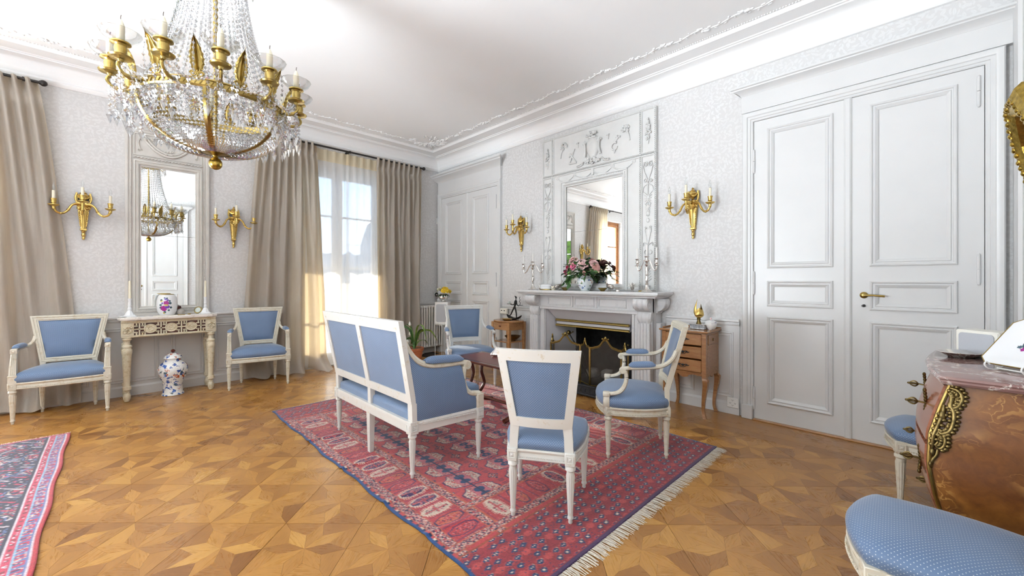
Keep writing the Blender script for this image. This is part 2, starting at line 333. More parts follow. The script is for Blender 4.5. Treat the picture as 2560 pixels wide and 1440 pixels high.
# ------------------------------------------------------------------ mesh building
def norm(v):
    l = math.sqrt(sum(x * x for x in v)) or 1.0
    return tuple(x / l for x in v)
class MB:
    def __init__(s): s.v = []; s.f = []; s.M = None
    def add(s, vs, fs):
        o = len(s.v)
        if s.M is not None: vs = [tuple(s.M @ Vector(p)) for p in vs]
        s.v.extend(vs); s.f.extend([tuple(i + o for i in f) for f in fs]); return s
    def box(s, x0, x1, y0, y1, z0, z1, c=0.0):
        c = min(c, abs(x1 - x0) * .45, abs(y1 - y0) * .45, abs(z1 - z0) * .45)
        if c <= 0:
            return s.add([(x0, y0, z0), (x1, y0, z0), (x1, y1, z0), (x0, y1, z0), (x0, y0, z1), (x1, y0, z1), (x1, y1, z1), (x0, y1, z1)],
                         [(0, 3, 2, 1), (4, 5, 6, 7), (0, 1, 5, 4), (1, 2, 6, 5), (2, 3, 7, 6), (3, 0, 4, 7)])
        vs = []; ix = {}
        X = (x0, x1); Y = (y0, y1); Z = (z0, z1)
        for i in (0, 1):
            for j in (0, 1):
                for k in (0, 1):
                    sx, sy, sz = (c if i == 0 else -c), (c if j == 0 else -c), (c if k == 0 else -c)
                    ix[i, j, k, 0] = len(vs); vs.append((X[i], Y[j] + sy, Z[k] + sz))
                    ix[i, j, k, 1] = len(vs); vs.append((X[i] + sx, Y[j], Z[k] + sz))
                    ix[i, j, k, 2] = len(vs); vs.append((X[i] + sx, Y[j] + sy, Z[k]))
        fs = []
        for i in (0, 1): fs.append(tuple(ix[i, j, k, 0] for j, k in ((0, 0), (1, 0), (1, 1), (0, 1))))
        for j in (0, 1): fs.append(tuple(ix[i, j, k, 1] for i, k in ((0, 0), (1, 0), (1, 1), (0, 1))))
        for k in (0, 1): fs.append(tuple(ix[i, j, k, 2] for i, j in ((0, 0), (1, 0), (1, 1), (0, 1))))
        for j in (0, 1):
            for k in (0, 1): fs.append((ix[0, j, k, 1], ix[1, j, k, 1], ix[1, j, k, 2], ix[0, j, k, 2]))
        for i in (0, 1):
            for k in (0, 1): fs.append((ix[i, 0, k, 0], ix[i, 1, k, 0], ix[i, 1, k, 2], ix[i, 0, k, 2]))
        for i in (0, 1):
            for j in (0, 1): fs.append((ix[i, j, 0, 0], ix[i, j, 1, 0], ix[i, j, 1, 1], ix[i, j, 0, 1]))
        for i in (0, 1):
            for j in (0, 1):
                for k in (0, 1): fs.append((ix[i, j, k, 0], ix[i, j, k, 1], ix[i, j, k, 2]))
        return s.add(vs, fs)
    def loft(s, rings, closed=True, cap=True, loop=False):
        n = len(rings[0]); vs = [tuple(p) for r in rings for p in r]; fs = []
        m = len(rings)
        for a in range(m if loop else m - 1):
            b = (a + 1) % m
            for i in range(n if closed else n - 1):
                j = (i + 1) % n; fs.append((a * n + i, a * n + j, b * n + j, b * n + i))
        if cap and closed and not loop:
            fs.append(tuple(range(n - 1, -1, -1))); fs.append(tuple((m - 1) * n + i for i in range(n)))
        return s.add(vs, fs)
    def lathe(s, prof, n=20, c=(0, 0, 0), mod=None, cap=True, sc=(1, 1)):
        rings = []
        for r, z in prof:
            ring = []
            for i in range(n):
                a = 2 * PI * i / n; q = r * (mod(a, z) if mod else 1)
                ring.append((c[0] + q * math.cos(a) * sc[0], c[1] + q * math.sin(a) * sc[1], c[2] + z))
            rings.append(ring)
        return s.loft(rings, True, cap)
    def tube(s, pts, r, n=8, cap=True, loop=False, flat=None):
        pts = [Vector(p) for p in pts]; m = len(pts); rr = r if isinstance(r, (list, tuple)) else [r] * m
        rings = []; up = None
        for i, p in enumerate(pts):
            if loop: t = pts[(i + 1) % m] - pts[i - 1]
            else: t = pts[min(i + 1, m - 1)] - pts[max(i - 1, 0)]
            t = t.normalized() if t.length > 1e-9 else Vector((0, 0, 1))
            if up is None:
                up = Vector((0, 0, 1)) if abs(t.z) < .9 else Vector((1, 0, 0))
            u = (up - t * up.dot(t)); u = u.normalized() if u.length > 1e-6 else t.orthogonal().normalized(); up = u
            w = t.cross(u)
            fu, fw = flat if flat else (1, 1)
            rings.append([p + u * (math.cos(2 * PI * k / n) * rr[i] * fu) + w * (math.sin(2 * PI * k / n) * rr[i] * fw) for k in range(n)])
        return s.loft(rings, True, cap, loop)
    def sweep(s, pts, sec, up=(0, 0, 1), cap=True, loop=False, scale=None):
        """sweep a closed 2-D section (a across, b along up) along pts with a fixed up vector"""
        pts = [Vector(p) for p in pts]; m = len(pts); U = Vector(up); rings = []
        for i, p in enumerate(pts):
            if loop: t = pts[(i + 1) % m] - pts[i - 1]
            else: t = pts[min(i + 1, m - 1)] - pts[max(i - 1, 0)]
            t.normalize(); a = t.cross(U); a = a.normalized() if a.length > 1e-6 else Vector((1, 0, 0)); b = a.cross(t)
            k = scale[i] if scale else 1
            rings.append([p + a * (q[0] * k) + b * (q[1] * k) for q in sec])
        return s.loft(rings, True, cap, loop)
    def prism(s, poly, y0, y1, plane='xz'):
        f = (lambda a, b, c: (a, c, b)) if plane == 'xz' else ((lambda a, b, c: (a, b, c)) if plane == 'xy' else (lambda a, b, c: (c, a, b)))
        return s.loft([[f(a, b, y0) for a, b in poly], [f(a, b, y1) for a, b in poly]])
    def ball(s, c, r, n=10, m=6):
        r = r if isinstance(r, (list, tuple)) else (r, r, r)
        vs = [(c[0], c[1], c[2] - r[2])]; fs = []
        for j in range(1, m):
            t = -PI / 2 + PI * j / m
            for i in range(n):
                a = 2 * PI * i / n; vs.append((c[0] + r[0] * math.cos(t) * math.cos(a), c[1] + r[1] * math.cos(t) * math.sin(a), c[2] + r[2] * math.sin(t)))
        vs.append((c[0], c[1], c[2] + r[2])); L = len(vs) - 1
        for i in range(n):
            fs.append((0, 1 + (i + 1) % n, 1 + i)); fs.append((L, 1 + (m - 2) * n + i, 1 + (m - 2) * n + (i + 1) % n))
        for j in range(m - 2):
            for i in range(n):
                k = (i + 1) % n; fs.append((1 + j * n + i, 1 + j * n + k, 1 + (j + 1) * n + k, 1 + (j + 1) * n + i))
        return s.add(vs, fs)
    def gem(s, c, r, d=(0, 0, 1), l=None, n=6, belly=0.5):
        d = Vector(d).normalized(); u = d.orthogonal().normalized(); w = d.cross(u); l = l or r; c = Vector(c)
        vs = [c - d * l] + [c + d * l * (belly * 2 - 1) + u * (r * math.cos(2 * PI * i / n)) + w * (r * math.sin(2 * PI * i / n)) for i in range(n)] + [c + d * l]
        fs = []
        for i in range(n):
            j = (i + 1) % n; fs += [(0, 1 + j, 1 + i), (n + 1, 1 + i, 1 + j)]
        return s.add([tuple(v) for v in vs], fs)
    def grid(s, nu, nv, fn, wrap=False):
        vs = [tuple(fn(i / nu, j / nv)) for j in range(nv + 1) for i in range(nu + (0 if wrap else 1))]
        w = nu if wrap else nu + 1; fs = []
        for j in range(nv):
            for i in range(nu):
                k = (i + 1) % w if wrap else i + 1
                fs.append((j * w + i, j * w + k, (j + 1) * w + k, (j + 1) * w + i))
        return s.add(vs, fs)
    def slab(s, nu, nv, front, back):
        """closed solid between two grids"""
        W = nu + 1; vs = [tuple(front(i / nu, j / nv)) for j in range(nv + 1) for i in range(W)]; o = len(vs)
        vs += [tuple(back(i / nu, j / nv)) for j in range(nv + 1) for i in range(W)]; fs = []
        for j in range(nv):
            for i in range(nu):
                q = (j * W + i, j * W + i + 1, (j + 1) * W + i + 1, (j + 1) * W + i); fs.append(q); fs.append(tuple(o + k for k in reversed(q)))
        rim = [i for i in range(W)] + [j * W + nu for j in range(1, nv + 1)] + [nv * W + i for i in range(nu - 1, -1, -1)] + [j * W for j in range(nv - 1, 0, -1)]
        for a, b in zip(rim, rim[1:] + rim[:1]): fs.append((a, o + a, o + b, b))
        return s.add(vs, fs)
    def frame(s, x0, x1, z0, z1, prof, y=0.0):
        """mitred picture-frame moulding on the plane y; prof = closed section of (inward offset, height towards -y)"""
        rings = []
        for cx, cz, dx, dz in ((x0, z0, 1, 1), (x1, z0, -1, 1), (x1, z1, -1, -1), (x0, z1, 1, -1)):
            rings.append([(cx + dx * a, y - h, cz + dz * a) for a, h in prof])
        return s.loft(rings, True, False, True)
    def beads(s, p0, p1, step, r, n=6, m=4, el=None):
        p0 = Vector(p0); p1 = Vector(p1); L = (p1 - p0).length; k = max(1, int(L / step))
        for i in range(k):
            p = p0.lerp(p1, (i + .5) / k); s.ball(p, el or r, n, m)
        return s
    def build(s, name, m, parent=None, smooth=40, recalc=True, uv=True, loc=None, rot=None):
        me = bpy.data.meshes.new(name); me.from_pydata(s.v, [], s.f)
        if recalc and len(s.f) < 60000:
            bm = bmesh.new(); bm.from_mesh(me); bmesh.ops.recalc_face_normals(bm, faces=bm.faces); bm.to_mesh(me); bm.free()
        if smooth:
            me.polygons.foreach_set('use_smooth', [True] * len(me.polygons))
            me.set_sharp_from_angle(angle=math.radians(smooth))
        if uv: box_uv(me)
        me.materials.append(MATS[m])
        o = bpy.data.objects.new(name, me); C.objects.link(o)
        if parent is not None: o.parent = parent
        if loc is not None: o.location = loc
        if rot is not None: o.rotation_euler = rot
        return o
def box_uv(me):
    nl = len(me.loops)
    if nl == 0: return
    co = np.empty(len(me.vertices) * 3); me.vertices.foreach_get('co', co); co = co.reshape(-1, 3)
    lv = np.empty(nl, dtype=np.int32); me.loops.foreach_get('vertex_index', lv)
    npz = len(me.polygons); nr = np.empty(npz * 3); me.polygons.foreach_get('normal', nr); nr = np.abs(nr.reshape(-1, 3))
    tot = np.empty(npz, dtype=np.int32); me.polygons.foreach_get('loop_total', tot)
    ax = np.repeat(np.argmax(nr, axis=1), tot); p = co[lv]
    uv = np.where((ax == 0)[:, None], p[:, [1, 2]], np.where((ax == 1)[:, None], p[:, [0, 2]], p[:, [0, 1]]))
    l = me.uv_layers.new(name='UVMap'); l.data.foreach_set('uv', uv.astype(np.float32).ravel())
def empty(name, loc=(0, 0, 0), rz=0.0, parent=None):
    o = bpy.data.objects.new(name, None); C.objects.link(o); o.location = loc; o.rotation_euler = (0, 0, rz); o.empty_display_size = 0.1
    if parent is not None: o.parent = parent
    return o
def tag(o, label, cat, group=None):
    o['label'] = label; o['category'] = cat
    if group: o['group'] = group
    return o
def thing(name, label, cat, loc=(0, 0, 0), rz=0.0, group=None): return tag(empty(name, loc, rz), label, cat, group)
def struct(o): o['kind'] = 'structure'; return o
def stuff(o): o['kind'] = 'stuff'; return o
def dup(root, loc, rz, label, scale=None):
    def cp(o, par):
        c = o.copy(); C.objects.link(c); c.parent = par
        for ch in kids.get(o.name, []): cp(ch, c)
        return c
    kids = {}
    def walk(o):
        for ch in o.children: kids.setdefault(o.name, []).append(ch); walk(ch)
    walk(root)
    r = cp(root, None); r.location = loc; r.rotation_euler = (0, 0, rz); r['label'] = label
    if scale: r.scale = scale
    return r
WALL_A = PI / 2      # things modelled as on the fireplace wall (facing -y), turned for the window wall
WALL_C = -PI / 2
def bez(p0, p1, p2, p3, n=10):
    p0, p1, p2, p3 = map(Vector, (p0, p1, p2, p3)); out = []
    for i in range(n + 1):
        t = i / n; out.append(p0 * (1 - t) ** 3 + p1 * 3 * t * (1 - t) ** 2 + p2 * 3 * t * t * (1 - t) + p3 * t ** 3)
    return out
def spline(pts, k=6):
    P = [Vector(p) for p in pts]; out = []
    for i in range(len(P) - 1):
        a = P[max(i - 1, 0)]; b = P[i]; c = P[i + 1]; d = P[min(i + 2, len(P) - 1)]
        for j in range(k):
            t = j / k; out.append(0.5 * ((2 * b) + (c - a) * t + (2 * a - 5 * b + 4 * c - d) * t * t + (3 * b - a - 3 * c + d) * t ** 3))
    out.append(P[-1]); return out
ROOM_X = 6.775
# ------------------------------------------------------------------ floor: parquet panels of star marquetry
def clip(poly, nx, ny, d):
    out = []
    for i in range(len(poly)):
        a, b = poly[i], poly[(i + 1) % len(poly)]
        da = a[0] * nx + a[1] * ny - d; db = b[0] * nx + b[1] * ny - d
        if da <= 0: out.append(a)
        if da * db < 0: t = da / (da - db); out.append((a[0] + (b[0] - a[0]) * t, a[1] + (b[1] - a[1]) * t))
    return out
def parea(p): return 0.5 * sum(p[i][0] * p[(i + 1) % len(p)][1] - p[(i + 1) % len(p)][0] * p[i][1] for i in range(len(p)))
fb = MB(); fb.box(-0.4, ROOM_X + .1, -ROOM_Y - .1, 0.1, -0.12, -0.006)
floor = struct(fb.build('floor', 'floor_gap', smooth=None))
PS = 0.408; H2 = PS / 2 - 0.0008
R_ = H2; S_ = R_ / (2 * math.cos(PI / 8)); g_ = 0.0004
def shrink(p, g):
    cx = sum(q[0] for q in p) / len(p); cy_ = sum(q[1] for q in p) / len(p)
    return [(q[0] + (cx - q[0]) * g / max(.02, math.hypot(q[0] - cx, q[1] - cy_)), q[1] + (cy_ - q[1]) * g / max(.02, math.hypot(q[0] - cx, q[1] - cy_))) for q in p]
RHOMB = shrink([(0, 0), (S_ * math.cos(-PI / 8), S_ * math.sin(-PI / 8)), (R_, 0), (S_ * math.cos(PI / 8), S_ * math.sin(PI / 8))], g_)
q2 = R_ * math.sqrt(.5)
QA = shrink([(R_, 0), (R_, R_), (q2, q2), (S_ * math.cos(PI / 8), S_ * math.sin(PI / 8))], g_)
QB = shrink([(p[0], -p[1]) for p in reversed(QA)], g_ * 0)
def piece_mesh(poly, axis):
    n = len(poly); top = [(x, y, 0) for x, y in poly]; bot = [(x, y, -0.006) for x, y in poly]
    me = bpy.data.meshes.new('parquet_piece'); me.from_pydata(top + bot, [], [tuple(range(n))] + [(i, i + n, (i + 1) % n + n, (i + 1) % n) for i in range(n)])
    l = me.uv_layers.new(name='UVMap'); c, s = math.cos(axis), math.sin(axis)
    for lp in me.loops:
        v = me.vertices[lp.vertex_index].co; l.data[lp.index].uv = (v.x * c + v.y * s, -v.x * s + v.y * c)
    me.materials.append(MATS['parquet_oak']); return me
PM = {'r': piece_mesh(RHOMB, 0), 'a': piece_mesh(QA, PI / 2), 'b': piece_mesh(QB, PI / 2)}
PPOLY = {'r': RHOMB, 'a': QA, 'b': QB}
BORDER = 0.54
ax_ = (-math.sqrt(.5), math.sqrt(.5)); bx_ = (math.sqrt(.5), math.sqrt(.5)); A0, B0 = -5.364, 1.413
cand = []; rest = []
camF = (-0.711, 0.703); camR = (0.703, 0.711)
for i in range(-30, 31):
    for j in range(-30, 31):
        a = A0 + (i + .5) * PS; b = B0 + (j + .5) * PS
        x = a * ax_[0] + b * bx_[0]; y = a * ax_[1] + b * bx_[1]
        if not (-.4 < x < ROOM_X + .3 and -ROOM_Y - .3 < y < .3): continue
        for k in range(8):
            for kind in ('r', 'a', 'b'):
                if kind != 'r' and k % 2: continue
                ang = PI / 4 + k * PI / 4; c, s = math.cos(ang), math.sin(ang)
                poly = [(x + px * c - py * s, y + px * s + py * c) for px, py in PPOLY[kind]]
                P = poly
                for cl in ((0, 1, -BORDER), (-1, 0, -0.004), (1, 0, ROOM_X - .004), (0, -1, ROOM_Y - .004)): P = clip(P, *cl) if len(P) > 2 else P
                if len(P) < 3 or abs(parea(P)) < 1e-5: continue
                tone = min(1, max(0, rng.gauss(.61, .16) if kind == 'r' else rng.gauss(.50, .19)))
                whole = abs(abs(parea(P)) - abs(parea(poly))) < 1e-7
                mx, my = sum(p[0] for p in P) / len(P) - 6.321, sum(p[1] for p in P) / len(P) + 4.323
                dep = mx * camF[0] + my * camF[1]; lat = mx * camR[0] + my * camR[1]
                vis = dep > 1.74 and abs(lat / dep) < 1.24
                covered = (1.8 < mx + 6.321 < 5.2 and -3.2 < my - 4.323 < -.97)
                if vis and whole and not covered: cand.append((dep, kind, x, y, ang, tone))
                else: rest.append((P, ang, tone, kind))
cand.sort(key=lambda q: q[0])
for n_, (dep, kind, x, y, ang, tone) in enumerate(cand):
    if n_ < 292:
        o = bpy.data.objects.new('parquet_piece', PM[kind]); C.objects.link(o); o.parent = floor
        o.location = (x, y, rng.uniform(-.0002, .0002)); o.rotation_euler = (0, 0, ang); o['tone'] = tone
    else:
        c, s = math.cos(ang), math.sin(ang)
        rest.append(([(x + px * c - py * s, y + px * s + py * c) for px, py in PPOLY[kind]], ang, tone, kind))
def joined_floor(name, polys):
    V, F, T, UV = [], [], [], []
    for P, ang, tone, kind in polys:
        if parea(P) < 0: P = P[::-1]
        o = len(V); n = len(P); V += [(p[0], p[1], 0) for p in P] + [(p[0], p[1], -.006) for p in P]
        F.append(tuple(o + i for i in range(n))); T.append(tone)
        for i in range(n): F.append((o + i, o + i + n, o + (i + 1) % n + n, o + (i + 1) % n)); T.append(tone)
        g = ang + (0 if kind == 'r' else PI / 2) if kind != 'w' else ang
        cx, cy_ = P[0]; c, s = math.cos(g), math.sin(g)
        for p in P + P: UV.append(((p[0] - cx) * c + (p[1] - cy_) * s, -(p[0] - cx) * s + (p[1] - cy_) * c))
    me = bpy.data.meshes.new(name); me.from_pydata(V, [], F)
    at = me.attributes.new('tonef', 'FLOAT', 'FACE'); at.data.foreach_set('value', T)
    lv = np.empty(len(me.loops), dtype=np.int32); me.loops.foreach_get('vertex_index', lv)
    l = me.uv_layers.new(name='UVMap'); l.data.foreach_set('uv', np.array(UV, dtype=np.float32)[lv].ravel())
    me.materials.append(MATS['parquet_oak']); o = bpy.data.objects.new(name, me); C.objects.link(o); return o
o = stuff(joined_floor('parquet_field', rest)); o.parent = floor
for r in range(4):                       # straight boards along the fireplace wall
    y1 = -r * .135 - .004; y0 = y1 - .134; x = -.1 + r * .37
    while x < ROOM_X:
        L = rng.uniform(.9, 1.5); x2 = min(x + L, ROOM_X - .003); xs = max(x, 0.003)
        if x2 - xs > .05:
            bm_ = joined_floor('border_board', [([(xs, y0 + .0006), (x2 - .0008, y0 + .0006), (x2 - .0008, y1), (xs, y1)], 0.0, min(1, max(0, rng.gauss(.42, .1))), 'w')]); bm_.parent = floor
        x += L

# ------------------------------------------------------------------ walls with window openings
def wall(name, m, axis, segs):
    b = MB()
    for q in segs: b.box(*q)
    return struct(b.build(name, m, smooth=None, recalc=False))
WT = 0.42
W1, W2 = (-2.50, -1.10), (-6.65, -5.25); WTOP = 3.04
wall('wall_left', 'damask_wallpaper', 'y', [(-WT, 0, -ROOM_Y - WT, W2[0], -.1, CEIL), (-WT, 0, W2[1], W1[0], -.1, CEIL), (-WT, 0, W1[1], .3, -.1, CEIL),
     (-WT, 0, W2[0], W2[1], WTOP, CEIL), (-WT, 0, W1[0], W1[1], WTOP, CEIL), (-WT, -.005, W2[0], W2[1], -.1, -.006), (-WT, -.005, W1[0], W1[1], -.1, -.006)])
wall('wall_right', 'damask_wallpaper', 'x', [(0, 2.72, 0, .3, -.1, CEIL), (4.12, ROOM_X + .3, 0, .3, -.1, CEIL), (2.72, 4.12, 0, .3, 1.0, CEIL), (2.72, 4.12, .62, .8, -.1, CEIL)])
wall('wall_near', 'damask_wallpaper', 'y', [(ROOM_X, ROOM_X + .3, -ROOM_Y - WT, .3, -.1, CEIL)])
BW = [(0.65, 1.95), (2.75, 4.05), (4.8, 6.1)]
sg = [(a, b, -ROOM_Y - WT, -ROOM_Y, -.1, CEIL) for a, b in ((0, .65), (1.95, 2.75), (4.05, 4.8), (6.1, ROOM_X))]
sg += [(a, b, -ROOM_Y - WT, -ROOM_Y, 2.95, CEIL) for a, b in BW] + [(a, b, -ROOM_Y - WT, -ROOM_Y, -.1, .02) for a, b in BW]
wall('wall_back', 'damask_wallpaper', 'x', sg)
b = MB(); b.box(-WT, ROOM_X + .3, -ROOM_Y - WT, .8, CEIL, CEIL + .25); ceiling = struct(b.build('ceiling', 'ceiling_paint', smooth=None))
# cornice round the room
def room_loop(prof):
    rings = []
    for cx, cy_, dx, dy in ((0, 0, 1, -1), (ROOM_X, 0, -1, -1), (ROOM_X, -ROOM_Y, -1, 1), (0, -ROOM_Y, 1, 1)):
        rings.append([(cx + dx * a, cy_ + dy * a, z) for a, z in prof])
    return rings
cor = [(0, 3.312), (.022, 3.314), (.03, 3.322), (.044, 3.335), (.048, 3.35), (.036, 3.364), (.036, 3.372), (.05, 3.39), (.052, 3.41), (.058, 3.425), (.072, 3.45), (.095, 3.475), (.125, 3.492),
       (.16, 3.502), (.176, 3.504), (.178, 3.514), (.196, 3.514), (.204, 3.522), (.24, 3.526), (.345, 3.530), (.352, 3.538), (.362, 3.552), (.37, 3.5605), (0, 3.5605)]
b = MB(); b.loft(room_loop(cor), True, False, True); struct(b.build('trim_1', 'ceiling_paint', smooth=35))
# bead line and plaster vine on the ceiling
b = MB()
for p0, p1 in (((.385, -.385, 3.557), (ROOM_X - .385, -.385, 3.557)), ((.385, -.385, 3.557), (.385, -6.5, 3.557))): b.beads(p0, p1, .022, .0075, 6, 3)
stuff(b.build('plaster_bead_line', 'ceiling_paint', ceiling, recalc=False))
b = MB(); r2 = random.Random(3)
def vine(p0, p1):
    p0, p1 = Vector(p0), Vector(p1); L = (p1 - p0).length; d = (p1 - p0).normalized(); n = Vector((-d.y, d.x, 0))
    k = int(L / .021); pts = []
    for i in range(k):
        s = i * .021; w = .018 * math.sin(s * 2 * PI / .34); p = p0 + d * s + n * w; pts.append(p + Vector((0, 0, -.003)))
        if i % 2 == 0 or i % 16 < 5:
            side = 1 if (i // 2) % 2 else -1
            M = Matrix.Translation(p + n * side * .02 + Vector((0, 0, -.004))) @ Matrix.Rotation(r2.uniform(0, PI), 4, 'Z')
            b.M = M; b.ball((0, 0, 0), (.019, .009, .009), 6, 3); b.M = None
        if i % 16 < 4: b.ball(p + n * r2.uniform(-.025, .025) + Vector((0, 0, -.005)), (.015, .015, .014), 6, 4)
    b.tube(pts, .006, 5)
vine((.54, -.54, CEIL), (ROOM_X - .5, -.54, CEIL)); vine((.54, -6.8, CEIL), (.54, -.54, CEIL))
for cx in (.62,):
    for i in range(70):
        a = r2.uniform(0, 2 * PI); rr = .34 * math.sqrt(r2.random())
        p = Vector((cx + rr * math.cos(a), -.62 + rr * math.sin(a), CEIL - .004))
        if p.x < .42 or p.y > -.42: continue
        b.M = Matrix.Translation(p) @ Matrix.Rotation(a, 4, 'Z'); b.ball((0, 0, 0), (.04, .013, .012), 6, 4); b.M = None
stuff(b.build('plaster_vine_relief', 'ceiling_paint', ceiling, recalc=False))

# ------------------------------------------------------------------ wainscot, dado rails and baseboards (local frame of the fireplace wall)
PANEL = [(0, 0), (.003, .010), (.012, .013), (.018, .005), (.030, .005), (.033, .011), (.040, .011), (.043, 0)]
def wainscot(name, x0, x1, panels, m, top=.90, rz=0.0):
    root = empty(name, (0, 0, 0), rz); struct(root)
    b = MB(); b.box(x0, x1, -.010, .0, 0, top - .02); b.build('board', m, root, smooth=None)
    b = MB(); b.loft([[(x, -h, z) for h, z in ((0, top - .055), (.018, top - .05), (.022, top - .035), (.020, top - .02), (.034, top - .012), (.034, top + .004), (.022, top + .012), (0, top + .014))] for x in (x0, x1)])
    b.build('dado_rail', m, root, smooth=30)
    for a, c, z0, z1 in panels:
        b = MB(); b.frame(a, c, z0, z1, [(p, h + .010) for p, h in PANEL]); b.build('panel', m, root, smooth=30)
    return root
def baseboard(name, x0, x1, m, rz=0.0, h=.115):
    b = MB(); b.loft([[(x, -q, z) for q, z in ((0, 0), (.022, 0), (.022, h - .02), (.016, h - .012), (.012, h), (0, h))] for x in (x0, x1)])
    o = struct(b.build(name, m, smooth=30)); o.rotation_euler = (0, 0, rz); return o
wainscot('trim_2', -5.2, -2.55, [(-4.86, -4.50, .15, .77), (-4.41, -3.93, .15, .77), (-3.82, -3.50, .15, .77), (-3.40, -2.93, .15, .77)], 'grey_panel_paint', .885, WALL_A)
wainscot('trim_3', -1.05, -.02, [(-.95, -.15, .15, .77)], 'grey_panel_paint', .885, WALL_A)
wainscot('trim_4', 1.77, 2.56, [(1.84, 2.14, .16, .80), (2.22, 2.50, .16, .80)], 'white_paint', .915)
wainscot('trim_5', 4.36, 5.085, [(4.44, 4.66, .16, .80), (4.73, 5.03, .16, .80)], 'white_paint', .915)
wainscot('trim_6', 4.6, 7.7, [(4.7, 5.6, .16, .78), (5.75, 7.5, .16, .78)], 'white_paint', .90, 0).location = (0, 0, 0)
bpy.data.objects['trim_6'].rotation_euler = (0, 0, WALL_C); bpy.data.objects['trim_6'].location = (ROOM_X, 0, 0)
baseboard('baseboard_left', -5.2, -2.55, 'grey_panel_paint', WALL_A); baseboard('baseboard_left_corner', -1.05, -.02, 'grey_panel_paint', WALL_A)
baseboard('baseboard_right', 1.77, 2.56, 'white_paint'); baseboard('baseboard_right_end', 4.36, 5.085, 'white_paint')

